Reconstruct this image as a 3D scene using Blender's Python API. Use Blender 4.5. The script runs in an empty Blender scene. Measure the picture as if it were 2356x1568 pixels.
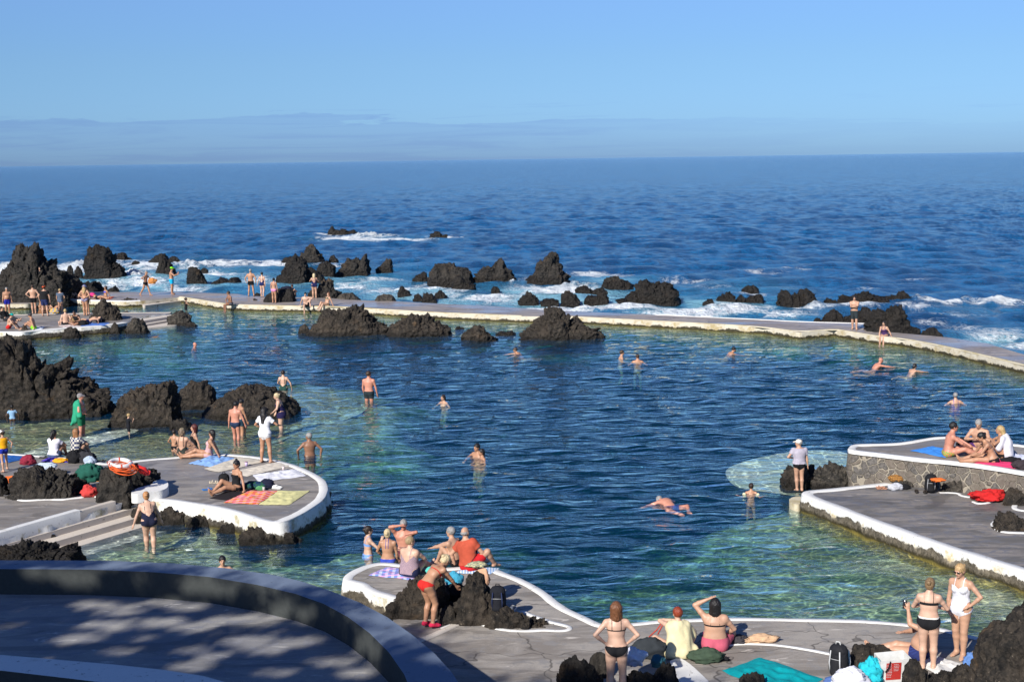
import bpy, math, random
import numpy as np
from mathutils import Vector, Matrix
random.seed(7); RNG = np.random.RandomState(11)
SC = bpy.context.scene
COL = SC.collection
R = math.radians
# ------------------------------------------------------------------ camera maths
FX = 3272.0; CX, CY = 1178.0, 784.0; HC = 9.6
PITCH = math.atan(418.0 / FX); ROLL = math.atan(34.0 / 2356.0)
_F = np.array([0, math.cos(PITCH), -math.sin(PITCH)])
_R0 = np.array([1.0, 0, 0]); _U0 = np.cross(_R0, _F)
_R = math.cos(ROLL) * _R0 - math.sin(ROLL) * _U0
_U = math.sin(ROLL) * _R0 + math.cos(ROLL) * _U0
CAM = np.array([0, 0, HC])

def ray(x, y):
    return _F + _R * ((x - CX) / FX) + _U * ((CY - y) / FX)
def at(x, y, z=0.0):
    r = ray(x, y); t = (z - HC) / r[2]
    return CAM + r * t
def at_plane(x, y, Y):
    r = ray(x, y); return CAM + r * (Y / r[1])
def proj(P):
    P = np.asarray(P, float) - CAM
    d = P @ _F
    return CX + FX * (P @ _R) / d, CY - FX * (P @ _U) / d

cam_data = bpy.data.cameras.new('camera'); cam = bpy.data.objects.new('camera', cam_data); COL.objects.link(cam)
M = Matrix(((_R[0], _U[0], -_F[0], 0), (_R[1], _U[1], -_F[1], 0), (_R[2], _U[2], -_F[2], HC), (0, 0, 0, 1)))
cam.matrix_world = M
cam_data.sensor_width = 36; cam_data.lens = 36 * FX / 2356.0; cam_data.clip_end = 120000; cam_data.clip_start = 0.5
SC.camera = cam

# ------------------------------------------------------------------ noise (numpy gradient noise)
_perm = RNG.permutation(256); _perm = np.concatenate([_perm, _perm, _perm])
_grad = RNG.normal(size=(256, 3)); _grad /= np.linalg.norm(_grad, axis=1)[:, None]
def noise3(p):
    p = np.asarray(p, float); i = np.floor(p).astype(np.int64); f = p - i; i &= 255
    u = f * f * f * (f * (f * 6 - 15) + 10); out = np.zeros(len(p))
    for dx in (0, 1):
        for dy in (0, 1):
            for dz in (0, 1):
                h = _perm[_perm[_perm[i[:, 0] + dx] + i[:, 1] + dy] + i[:, 2] + dz]
                g = _grad[h]
                w = (u[:, 0] if dx else 1 - u[:, 0]) * (u[:, 1] if dy else 1 - u[:, 1]) * (u[:, 2] if dz else 1 - u[:, 2])
                out += w * ((f[:, 0] - dx) * g[:, 0] + (f[:, 1] - dy) * g[:, 1] + (f[:, 2] - dz) * g[:, 2])
    return out * 1.6
def fbm(p, oct=4, ridged=False, gain=.5):
    s = np.zeros(len(p)); a = 1.0; q = np.array(p, float)
    for _ in range(oct):
        n = noise3(q)
        s += a * ((1 - 2 * np.abs(n)) if ridged else n); a *= gain; q = q * 2.03 + 17.3
    return s

def worley(p):
    p = np.asarray(p, float); i = np.floor(p).astype(np.int64); best = np.full(len(p), 9.); sec = np.full(len(p), 9.)
    for dx in (-1, 0, 1):
        for dy in (-1, 0, 1):
            for dz in (-1, 0, 1):
                c = i + np.array([dx, dy, dz]); ci = c & 255; h = _perm[_perm[_perm[ci[:, 0]] + ci[:, 1]] + ci[:, 2]]
                fp = c + .5 + _grad[h] * .45; d = np.linalg.norm(p - fp, axis=1)
                sec = np.where(d < best, best, np.minimum(sec, d)); best = np.minimum(best, d)
    return best, sec
# ------------------------------------------------------------------ object helpers
def new_mesh(name, V, Fc, mat=None, smooth=True, parent=None):
    V = np.asarray(V, dtype=np.float32).reshape(-1, 3)
    me = bpy.data.meshes.new(name)
    if isinstance(Fc, np.ndarray):
        n, k = Fc.shape
        me.vertices.add(len(V)); me.vertices.foreach_set('co', V.ravel())
        me.loops.add(n * k); me.loops.foreach_set('vertex_index', Fc.astype(np.int32).ravel())
        me.polygons.add(n); me.polygons.foreach_set('loop_start', np.arange(0, n * k, k, dtype=np.int32))
        me.polygons.foreach_set('loop_total', np.full(n, k, dtype=np.int32))
        me.update(calc_edges=True)
    else:
        me.from_pydata([tuple(map(float, v)) for v in V], [], [tuple(int(i) for i in f) for f in Fc])
    me.validate(clean_customdata=False)
    if smooth: me.polygons.foreach_set('use_smooth', np.ones(len(me.polygons), dtype=bool))
    if mat is not None: me.materials.append(mat)
    o = bpy.data.objects.new(name, me); COL.objects.link(o)
    if parent is not None: o.parent = parent
    return o
def tag(o, label=None, cat=None, group=None, kind=None):
    if label: o['label'] = label
    if cat: o['category'] = cat
    if group: o['group'] = group
    if kind: o['kind'] = kind
    return o
def empty(name, loc=(0, 0, 0)):
    o = bpy.data.objects.new(name, None); COL.objects.link(o); o.location = loc; o.empty_display_size = .2
    return o
def center_origin(o, c):
    c = Vector(c); o.data.transform(Matrix.Translation(-c)); o.location = c
    return o

class MB:
    """collects simple closed shapes"""
    def __init__(s): s.V = []; s.F = []
    def add(s, V, F):
        b = len(s.V); s.V += [tuple(v) for v in V]; s.F += [tuple(i + b for i in f) for f in F]
    def box(s, c, size, rot=None, bev=0.0):
        x, y, z = [d / 2 for d in size]; b = min(bev, x * .9, y * .9, z * .9)
        if b <= 0:
            V = [(sx * x, sy * y, sz * z) for sx in (-1, 1) for sy in (-1, 1) for sz in (-1, 1)]
            F = [(0, 1, 3, 2), (4, 6, 7, 5), (0, 4, 5, 1), (2, 3, 7, 6), (0, 2, 6, 4), (1, 5, 7, 3)]
        else:
            V = []; F = []
            prof = [(-z, b), (-z + b, 0), (z - b, 0), (z, b)]
            for (zz, ins) in prof:
                X = x - ins; Y = y - ins; c2 = b * .7
                for (px, py) in ((X - c2, -Y), (X, -Y + c2), (X, Y - c2), (X - c2, Y), (-X + c2, Y), (-X, Y - c2), (-X, -Y + c2), (-X + c2, -Y)):
                    V.append((px, py, zz))
            for r in range(3):
                for k in range(8):
                    F.append((r * 8 + k, r * 8 + (k + 1) % 8, r * 8 + 8 + (k + 1) % 8, r * 8 + 8 + k))
            F.append(tuple(range(7, -1, -1))); F.append(tuple(range(24, 32)))
        R3 = rot if rot is not None else Matrix.Identity(3)
        s.add([tuple(R3 @ Vector(v) + Vector(c)) for v in V], F)
    def tube(s, pts, r, n=8, closed=False):
        pts = [Vector(p) for p in pts]; N = len(pts)
        rr = r if isinstance(r, (list, tuple)) else [r] * N
        V = []; up = Vector((0, 0, 1)); prev = None
        for i, p in enumerate(pts):
            a = pts[(i - 1) % N] if (closed or i > 0) else p; b = pts[(i + 1) % N] if (closed or i < N - 1) else p
            t = (b - a).normalized() if (b - a).length > 1e-9 else Vector((0, 0, 1))
            if prev is None:
                q = t.cross(up)
                if q.length < 1e-3: q = t.cross(Vector((1, 0, 0)))
            else: q = t.cross(t.cross(prev)) * -1
            q.normalize(); prev = q.copy(); w = t.cross(q).normalized()
            for k in range(n):
                an = 2 * math.pi * k / n
                V.append(p + (q * math.cos(an) + w * math.sin(an)) * rr[i])
        F = []
        for i in range(N if closed else N - 1):
            j = (i + 1) % N
            for k in range(n): F.append((i * n + k, i * n + (k + 1) % n, j * n + (k + 1) % n, j * n + k))
        if not closed:
            F.append(tuple(range(n - 1, -1, -1))); F.append(tuple((N - 1) * n + k for k in range(n)))
        s.add(V, F)
    def build(s, name, mat, parent=None, smooth=True):
        return new_mesh(name, s.V, s.F, mat, smooth, parent)

# ------------------------------------------------------------------ materials
def mat_new(name):
    m = bpy.data.materials.new(name); m.use_nodes = True; nt = m.node_tree; nt.nodes.clear()
    out = nt.nodes.new('ShaderNodeOutputMaterial'); return m, nt, out
class NT:
    def __init__(s, nt): s.nt = nt
    def n(s, typ, **kw):
        nd = s.nt.nodes.new('ShaderNode' + typ)
        for k, v in kw.items():
            if hasattr(nd, k): setattr(nd, k, v)
        return nd
    def set(s, nd, **kw):
        for k, v in kw.items():
            k = k.replace('_', ' ')
            for i in nd.inputs:
                if i.name.lower() == k.lower():
                    if hasattr(v, 'is_output') or isinstance(v, bpy.types.NodeSocket): s.nt.links.new(v, i)
                    else: i.default_value = v
                    break
        return nd
    def link(s, a, b): s.nt.links.new(a, b)
    def math(s, op, a, b=None, c=None, clamp=False):
        nd = s.nt.nodes.new('ShaderNodeMath'); nd.operation = op; nd.use_clamp = clamp
        for i, v in enumerate((a, b, c)):
            if v is None: continue
            if isinstance(v, bpy.types.NodeSocket): s.link(v, nd.inputs[i])
            else: nd.inputs[i].default_value = v
        return nd.outputs[0]
    def mix(s, f, a, b, blend='MIX'):
        nd = s.nt.nodes.new('ShaderNodeMix'); nd.data_type = 'RGBA'; nd.blend_type = blend; nd.clamp_factor = True
        for i, v in ((0, f), (6, a), (7, b)):
            if isinstance(v, bpy.types.NodeSocket): s.link(v, nd.inputs[i])
            elif i == 0: nd.inputs[i].default_value = v
            else: nd.inputs[i].default_value = (*v, 1) if len(v) == 3 else v
        return nd.outputs[2]
    def ramp(s, f, lo, hi, smooth=True):
        nd = s.nt.nodes.new('ShaderNodeMapRange'); nd.interpolation_type = 'SMOOTHSTEP' if smooth else 'LINEAR'
        s.link(f, nd.inputs[0]); 
        for i, v in ((1, lo), (2, hi)):
            if isinstance(v, bpy.types.NodeSocket): s.link(v, nd.inputs[i])
            else: nd.inputs[i].default_value = v
        return nd.outputs[0]
    def coord(s, scale=(1, 1, 1), kind='geo', rot=(0, 0, 0)):
        if kind == 'geo': c = s.n('NewGeometry').outputs['Position']
        else: c = s.n('TexCoord').outputs['Object']
        mp = s.n('Mapping'); s.link(c, mp.inputs[0]); mp.inputs['Scale'].default_value = scale; mp.inputs['Rotation'].default_value = rot
        return mp.outputs[0]
    def noise(s, vec, scale=1, detail=4, rough=.55, dist=0):
        nd = s.n('TexNoise'); s.link(vec, nd.inputs['Vector']); nd.inputs['Scale'].default_value = scale
        nd.inputs['Detail'].default_value = detail; nd.inputs['Roughness'].default_value = rough; nd.inputs['Distortion'].default_value = dist
        return nd.outputs[0]
    def bump(s, h, strength=.3, dist=.05, normal=None):
        b = s.n('Bump'); s.link(h, b.inputs['Height']); b.inputs['Strength'].default_value = strength; b.inputs['Distance'].default_value = dist
        if normal is not None: s.link(normal, b.inputs['Normal'])
        return b.outputs[0]
    def bsdf(s, out, color, rough=.6, spec=.5, normal=None, **kw):
        b = s.n('BsdfPrincipled')
        for i, v in (('Base Color', color), ('Roughness', rough), ('Specular IOR Level', spec), ('Normal', normal)):
            if v is None: continue
            if isinstance(v, bpy.types.NodeSocket): s.link(v, b.inputs[i])
            else: b.inputs[i].default_value = (*v, 1) if isinstance(v, tuple) and len(v) == 3 else v
        for k, v in kw.items(): b.inputs[k.replace('_', ' ')].default_value = v
        if out is not None: s.link(b.outputs[0], out.inputs['Surface'])
        return b

_mc = {}
def m_rock(name='rock', tint=(1, 1, 1), wet=0.0):
    key = (name, tint, wet)
    if key in _mc: return _mc[key]
    m, nt, out = mat_new(name); N = NT(nt)
    v = N.coord(); a = N.noise(v, 1.1, 6, .65); b = N.noise(v, 7, 6, .7); 
    vo = N.n('TexVoronoi'); N.link(v, vo.inputs['Vector']); vo.inputs['Scale'].default_value = 4.5
    c = N.mix(N.ramp(a, .42, .68), tuple(.014 * t for t in tint), tuple(t * k for t, k in zip(tint, (.050, .042, .034))))
    c = N.mix(N.ramp(b, .35, .75), c, tuple(t * k for t, k in zip(tint, (.070, .061, .051))))
    c = N.mix(N.ramp(N.noise(v, 16, 3, .6), .62, .75), c, tuple(t * k for t, k in zip(tint, (.16, .14, .115))))
    c = N.mix(N.math('MULTIPLY', N.ramp(N.noise(v, .9, 4, .6), .60, .72), .55), c, tuple(t * k for t, k in zip(tint, (.13, .085, .045))))
    vm = N.n('VectorMath'); vm.operation = 'SCALE'
    h = N.math('ADD', N.math('MULTIPLY', b, 1.0), N.math('MULTIPLY', vo.outputs['Distance'], 1.4))
    h = N.math('ADD', h, N.math('MULTIPLY', N.noise(v, 22, 4, .7), .5))
    nrm = N.bump(h, 1.0, .11)
    # dark wet foot near the water line
    pos = N.n('NewGeometry').outputs['Position']; sp = N.n('SeparateXYZ'); N.link(pos, sp.inputs[0])
    zz = N.math('ADD', sp.outputs[2], N.math('MULTIPLY', b, .25))
    wetm = N.ramp(zz, .42, .18) if not wet else N.ramp(zz, .1 + wet, wet * .3)
    c = N.mix(wetm, c, (.018, .015, .012))
    rg = N.math('SUBTRACT', .88, N.math('MULTIPLY', wetm, .45))
    N.bsdf(out, c, rg, .25, nrm)
    _mc[key] = m; return m
def m_cloth(col, rough=.9, stripes=None, name='cloth', patt=None, scale=14, col2=None):
    key = ('c', tuple(col), stripes, patt, scale, col2)
    if key in _mc: return _mc[key]
    m, nt, out = mat_new(name); N = NT(nt)
    v = N.coord(kind='obj'); n = N.noise(v, 9, 4, .6)
    c = N.mix(N.ramp(n, .3, .75), tuple(k * .86 for k in col), tuple(min(1, k * 1.06) for k in col))
    if patt == 'stripe_z':
        w = N.n('TexWave'); w.bands_direction = 'Z'; N.link(v, w.inputs['Vector']); w.inputs['Scale'].default_value = scale
        c = N.mix(N.ramp(w.outputs['Fac'], .5, .62), c, col2)
    if patt == 'stripe_x':
        w = N.n('TexWave'); w.bands_direction = 'X'; N.link(v, w.inputs['Vector']); w.inputs['Scale'].default_value = scale
        c = N.mix(N.ramp(w.outputs['Fac'], .5, .62), c, col2)
    if patt == 'check':
        w = N.n('TexChecker'); N.link(v, w.inputs['Vector']); w.inputs['Scale'].default_value = scale
        c = N.mix(w.outputs['Fac'], c, col2)
    if patt == 'blob':
        w = N.n('TexVoronoi'); N.link(v, w.inputs['Vector']); w.inputs['Scale'].default_value = scale
        c = N.mix(N.ramp(w.outputs['Distance'], .35, .45), col2, c)
        c = N.mix(N.ramp(N.n('TexVoronoi').outputs['Distance'], 0, 1), c, c)
    if patt == 'zig':
        w = N.n('TexWave'); w.bands_direction = 'Z'; N.link(v, w.inputs['Vector']); w.inputs['Scale'].default_value = scale
        w2 = N.n('TexWave'); w2.wave_profile = 'TRI'; w2.bands_direction = 'X'; N.link(v, w2.inputs['Vector']); w2.inputs['Scale'].default_value = scale * .8
        N.link(N.math('MULTIPLY', w2.outputs['Fac'], 3.2), w.inputs['Phase Offset'])
        c = N.mix(N.ramp(w.outputs['Fac'], .45, .6), c, col2)
    if patt == 'plaid':
        w = N.n('TexWave'); w.bands_direction = 'X'; N.link(v, w.inputs['Vector']); w.inputs['Scale'].default_value = scale
        w2 = N.n('TexWave'); w2.bands_direction = 'Y'; N.link(v, w2.inputs['Vector']); w2.inputs['Scale'].default_value = scale
        w3 = N.n('TexWave'); w3.bands_direction = 'Z'; N.link(v, w3.inputs['Vector']); w3.inputs['Scale'].default_value = scale
        c = N.mix(N.math('MULTIPLY', N.ramp(w.outputs['Fac'], .45, .6), .6), c, col2)
        c = N.mix(N.math('MULTIPLY', N.ramp(N.math('MAXIMUM', w2.outputs['Fac'] if stripes == 'flat' else w3.outputs['Fac'], 0), .5, .7), .6), c, col2 if stripes != 'flat' else (.85, .35, .55))
    nrm = N.bump(N.noise(v, 60, 3, .6), .25, .01)
    N.bsdf(out, c, rough, .2, nrm)
    _mc[key] = m; return m
def m_plain(name, col, rough=.5, spec=.5, metallic=0, bump=.1, scale=30):
    key = ('p', name, tuple(col), rough)
    if key in _mc: return _mc[key]
    m, nt, out = mat_new(name); N = NT(nt); v = N.coord(kind='obj'); n = N.noise(v, scale, 4, .6)
    c = N.mix(N.ramp(n, .3, .7), tuple(k * .85 for k in col), col)
    b = N.bsdf(out, c, rough, spec, N.bump(n, bump, .01)); b.inputs['Metallic'].default_value = metallic
    _mc[key] = m; return m
def m_skin(col):
    key = ('s', tuple(col))
    if key in _mc: return _mc[key]
    m, nt, out = mat_new('skin'); N = NT(nt); v = N.coord(kind='obj')
    n = N.noise(v, 5, 4, .6); n2 = N.noise(v, 40, 2, .5)
    c = N.mix(N.ramp(n, .3, .7), tuple(k * .88 for k in col), tuple(min(1, k * 1.08) for k in col))
    b = N.bsdf(out, c, .48, .4, N.bump(N.noise(v, 16, 3, .5), .18, .02))
    b.inputs['Subsurface Weight'].default_value = .0
    _mc[key] = m; return m
def m_hair(col):
    key = ('h', tuple(col))
    if key in _mc: return _mc[key]
    m, nt, out = mat_new('hair'); N = NT(nt); v = N.coord((1, 1, .18), 'obj'); n = N.noise(v, 90, 4, .6, .3)
    c = N.mix(N.ramp(n, .3, .7), tuple(k * .55 for k in col), tuple(min(1, k * 1.25) for k in col))
    N.bsdf(out, c, .45, .4, N.bump(n, .7, .012)); _mc[key] = m; return m

def m_concrete(name, c1, c2, c3, rough=.85, wet=0, cracks=False):
    if name in _mc: return _mc[name]
    m, nt, out = mat_new(name); N = NT(nt)
    v = N.coord((.5, 1.6, 1)); a = N.noise(v, .9, 7, .68, .6); b = N.noise(N.coord((1, 1.3, 1)), 3.3, 6, .7, .3); g = N.noise(N.coord(), 45, 3, .6)
    c = N.mix(N.ramp(a, .42, .58), c1, c2); c = N.mix(N.math('MULTIPLY', N.ramp(b, .5, .62), .8), c, c3)
    c = N.mix(N.math('MULTIPLY', N.ramp(g, .3, .8), .25), c, tuple(k * .55 for k in c1))
    st = N.noise(N.coord((1.2, 3.5, 1)), 1.0, 5, .6, 1.2)
    c = N.mix(N.math('MULTIPLY', N.ramp(st, .62, .70), .6), c, tuple(min(.8, k * 2.0) for k in c2))
    st2 = N.noise(N.coord((.25, .7, 1)), 1.0, 5, .6, 2.0)
    c = N.mix(N.math('MULTIPLY', N.ramp(st2, .56, .62), .5), c, tuple(k * .55 for k in c1))
    if cracks:
        vo = N.n('TexVoronoi'); vo.feature = 'DISTANCE_TO_EDGE'; dn = N.n('TexNoise'); N.link(N.coord(), dn.inputs['Vector']); dn.inputs['Scale'].default_value = 1.5
        mx = N.n('VectorMath'); mx.operation = 'MULTIPLY_ADD'; N.link(dn.outputs['Color'], mx.inputs[0]); mx.inputs[1].default_value = (.5, .5, .5); N.link(N.coord((.35, .5, 1)), mx.inputs[2])
        N.link(mx.outputs[0], vo.inputs['Vector']); vo.inputs['Scale'].default_value = .9
        c = N.mix(N.math('MULTIPLY', N.ramp(vo.outputs['Distance'], .012, .0), .8), c, tuple(k * .3 for k in c1))
    rg = rough if not wet else N.math('SUBTRACT', rough, N.math('MULTIPLY', N.ramp(N.noise(N.coord((.25, .5, 1)), .6, 4, .6), .42, .60), wet))
    N.bsdf(out, c, rg, .5 if wet else .3, N.bump(N.math('ADD', g, N.math('MULTIPLY', b, 2.0)), .25 if not wet else .08, .02)); _mc[name] = m; return m
def m_paint(name='white_paint', base=(.78, .77, .74), dirt=(.45, .42, .36), amt=.5, stain=None):
    if name in _mc: return _mc[name]
    m, nt, out = mat_new(name); N = NT(nt)
    a = N.noise(N.coord(), 2.6, 6, .7, .2); g = N.noise(N.coord(), 30, 4, .65)
    c = N.mix(N.math('MULTIPLY', N.ramp(a, .55, .78), amt), base, dirt)
    c = N.mix(N.math('MULTIPLY', N.ramp(g, .58, .75), amt * .6), c, tuple(k * .5 for k in dirt))
    c = N.mix(N.math('MULTIPLY', N.ramp(N.noise(N.coord(), 7, 5, .75), .62, .66), .75), c, tuple(k * .45 for k in dirt))
    if stain: c = N.mix(N.ramp(N.noise(N.coord((.5, .8, 2)), 1.7, 5, .65), .42, .66), c, stain)
    N.bsdf(out, c, .75, .3, N.bump(g, .3, .015)); _mc[name] = m; return m
def m_side(name, ztop, paint=.26, white=(.78, .77, .73), rockc=(.11, .095, .075), stain=(.35, .30, .16), blue=None):
    """side of a deck: ragged lower edge of the white paint over lava masonry"""
    m, nt, out = mat_new(name); N = NT(nt)
    pos = N.n('NewGeometry').outputs['Position']; sp = N.n('SeparateXYZ'); N.link(pos, sp.inputs[0]); z = sp.outputs[2]
    a = N.noise(N.coord(), 1.6, 5, .65); b = N.noise(N.coord(), 9, 5, .7)
    edge = N.math('ADD', N.math('MULTIPLY', N.math('SUBTRACT', a, .5), .5), N.math('MULTIPLY', N.math('SUBTRACT', b, .5), .22))
    f = N.ramp(N.math('ADD', z, edge), ztop - paint - .025, ztop - paint + .025)
    vo = N.n('TexVoronoi'); N.link(N.coord(), vo.inputs['Vector']); vo.inputs['Scale'].default_value = 3.2
    rc = N.mix(N.ramp(b, .35, .7), tuple(k * .5 for k in rockc), rockc)
    rc = N.mix(N.math('MULTIPLY', N.ramp(a, .5, .7), .6), rc, tuple(min(.6, k * 2.0) for k in rockc))
    rc = N.mix(N.ramp(N.math('ADD', z, N.math('MULTIPLY', b, .18)), .24, .10), rc, (.035, .028, .010))
    rc = N.mix(N.ramp(z, .03, -.06), rc, (.20, .16, .035))
    wc = N.mix(N.math('MULTIPLY', N.ramp(N.math('ADD', a, N.math('MULTIPLY', b, .3)), .62, .85), .9), white, stain)
    c = N.mix(f, rc, wc)
    h = N.math('ADD', N.math('MULTIPLY', N.math('ADD', vo.outputs['Distance'], b), N.math('SUBTRACT', 1.15, f)), N.math('MULTIPLY', f, 1.0))
    N.bsdf(out, c, .85, .3, N.bump(h, .9, .08)); return m
# ------------------------------------------------------------------ light
SUN_EL = R(32); SH = np.array([.50, .866]); SH /= np.linalg.norm(SH)          # shadows fall to the right and away
Ld = np.array([SH[0] * math.cos(SUN_EL), SH[1] * math.cos(SUN_EL), -math.sin(SUN_EL)])   # travel of light
sd = bpy.data.lights.new('sun', 'SUN'); so = bpy.data.objects.new('sun', sd); COL.objects.link(so)
sd.energy = 4.6; sd.angle = R(.53); sd.color = (1.0, .955, .88)
so.rotation_euler = Vector(Ld).to_track_quat('-Z', 'Y').to_euler(); so.location = (-20, -30, 40)
w = bpy.data.worlds.new('World'); SC.world = w; w.use_nodes = True; wt = w.node_tree; wt.nodes.clear(); N = NT(wt)
sky = wt.nodes.new('ShaderNodeTexSky'); sky.sky_type = 'NISHITA'; sky.sun_disc = False
sky.sun_elevation = SUN_EL; sdir = -Ld; sky.sun_rotation = math.atan2(sdir[0], sdir[1])
sky.air_density = 1.0; sky.dust_density = 0.35; sky.ozone_density = 3.0; sky.altitude = 0
tc = wt.nodes.new('ShaderNodeTexCoord'); sx = wt.nodes.new('ShaderNodeSeparateXYZ'); wt.links.new(tc.outputs['Generated'], sx.inputs[0])
el = sx.outputs[2]
mp = wt.nodes.new('ShaderNodeMapping'); wt.links.new(tc.outputs['Generated'], mp.inputs[0]); mp.inputs['Scale'].default_value = (1, 1, 9)
n1 = N.noise(mp.outputs[0], 5, 6, .6, .4)
mp2 = wt.nodes.new('ShaderNodeMapping'); wt.links.new(tc.outputs['Generated'], mp2.inputs[0]); mp2.inputs['Scale'].default_value = (1, 1, 22)
n2 = N.noise(mp2.outputs[0], 7, 6, .65, .6)
# thin far bank of mauve cloud low over the horizon
hgt = N.math('ADD', N.math('SUBTRACT', .0245, N.math('MULTIPLY', sx.outputs[0], .018)), N.math('MULTIPLY', N.math('SUBTRACT', n1, .46), .060))
band = N.ramp(el, N.math('ADD', hgt, .0006), N.math('SUBTRACT', hgt, .0012))
side = N.ramp(N.math('ADD', sx.outputs[0], N.math('MULTIPLY', n1, .25)), .38, .12)
dens = N.math('MULTIPLY', N.math('MULTIPLY', band, N.math('ADD', .25, N.math('MULTIPLY', side, .75))), N.math('ADD', .48, N.math('MULTIPLY', N.ramp(n2, .40, .62), .42)))
wisp = N.math('MULTIPLY', N.math('MULTIPLY', N.ramp(n2, .55, .68), N.math('MULTIPLY', N.ramp(el, .012, .024), N.ramp(el, .048, .032))), .4)
dens = N.math('MAXIMUM', dens, wisp)
hs = wt.nodes.new('ShaderNodeHueSaturation'); wt.links.new(sky.outputs[0], hs.inputs['Color']); hs.inputs['Saturation'].default_value = 1.12
SKYC = N.mix(N.ramp(el, .0, .075), (.315, .565, 1.16), (.39, .565, .90))
SKYC = N.mix(N.ramp(el, .05, .20), SKYC, (.72, .76, 1.0))
SKYC = N.mix(N.ramp(el, .24, .75), SKYC, (.34, .43, .70))
skyc = N.mix(1.0, hs.outputs[0], SKYC, 'MULTIPLY')
cl = N.mix(1.0, skyc, (.80, .79, .92), 'MULTIPLY')
fin = N.mix(dens, skyc, cl)
bg = wt.nodes.new('ShaderNodeBackground'); wt.links.new(fin, bg.inputs[0]); bg.inputs[1].default_value = .085
wo = wt.nodes.new('ShaderNodeOutputWorld'); wt.links.new(bg.outputs[0], wo.inputs[0])
SC.view_settings.view_transform = 'Standard'; SC.view_settings.look = 'None'; SC.view_settings.gamma = 1; SC.view_settings.exposure = .55
SC.render.engine = 'CYCLES'; SC.cycles.max_bounces = 8; SC.cycles.transparent_max_bounces = 24; SC.cycles.use_denoising = True
SC.cycles.caustics_reflective = False; SC.cycles.caustics_refractive = False

# ------------------------------------------------------------------ sea wall lines (picture position of its edges at its top)
ZW = .36; ZSEA = -.22
W_IN = [(-120, 700), (60, 699), (147, 689), (283, 694), (323, 692), (345, 690), (413, 683), (440, 687), (500, 697), (535, 701), (680, 704), (765, 705), (900, 713), (1000, 719), (1100, 725), (1200, 731), (1314, 728.5), (1461, 736), (1632, 745), (1754, 752), (1839, 764), (1919, 757), (1953, 763), (2021, 774), (2075, 779), (2148, 792), (2221, 808), (2356, 840), (2460, 868)]
W_OUT = [(-120, 670), (60, 671), (260, 671.5), (400, 671.5), (470, 673), (546, 676), (568, 680), (640, 684), (700, 684), (767, 686), (805, 689.6), (915, 693), (1025, 699), (1135, 704), (1245, 712), (1302, 715), (1510, 724), (1754, 735), (1841, 740), (1995, 744), (2050, 764), (2119, 770), (2184, 776), (2269, 789), (2356, 815), (2460, 850)]
W_IN[15] = (1200, 727)
W_IN[14] = (1100, 723)
def az_line(pts, z, n=1600):
    P = np.array([at(x, y, z) for x, y in pts]); az = np.arctan2(P[:, 0], P[:, 1]); r = np.hypot(P[:, 0], P[:, 1]); o = np.argsort(az)
    return az[o], r[o]
_ai, _ri = az_line(W_IN, ZW); _ao, _ro = az_line(W_OUT, ZW)
def wall_mid(az): return .5 * (np.interp(az, _ai, _ri) + np.interp(az, _ao, _ro))

# ------------------------------------------------------------------ wave field
def waves(X, Y, comps):
    Z = np.zeros_like(X)
    for (A, L, th, ph) in comps:
        k = 2 * math.pi / L
        q = k * (X * math.sin(th) + Y * math.cos(th)) + ph
        Z += A * (1 - 2 * np.abs(np.sin(q * .5)) ** 1.3) * .8
    return Z
rs = random.Random(5)
pool_c = [(.0075 * (L / 1.2) ** .8, L, rs.gauss(0.25, .55), rs.uniform(0, 6.28)) for L in [rs.uniform(.8, 2.6) for _ in range(26)]]
sea_c = [(.016 * (L / 2.0) ** .9, L, rs.gauss(0.3, .6), rs.uniform(0, 6.28)) for L in [rs.uniform(1.8, 9) for _ in range(34)]] + [(.05, 17, .2, 1.), (.05, 23, -.25, 2.), (.04, 31, .5, .3)]

def fan(az0, az1, na, rfun0, rfun1, nr, power=1.0, inv=True):
    az = np.linspace(az0, az1, na); r0 = rfun0(az); r1 = rfun1(az); t = np.linspace(0, 1, nr)[:, None]
    rr = 1 / ((1 - t) / r0[None] + t / r1[None]) if inv else r0[None] * (1 - t) + r1[None] * t
    X = rr * np.sin(az)[None]; Y = rr * np.cos(az)[None]
    idx = np.arange(nr * na).reshape(nr, na)
    Fq = np.stack([idx[:-1, :-1], idx[:-1, 1:], idx[1:, 1:], idx[1:, :-1]], -1).reshape(-1, 4)
    return X.ravel(), Y.ravel(), Fq
def to_px(X, Y, Z): return proj(np.stack([X, Y, Z], -1))

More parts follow.
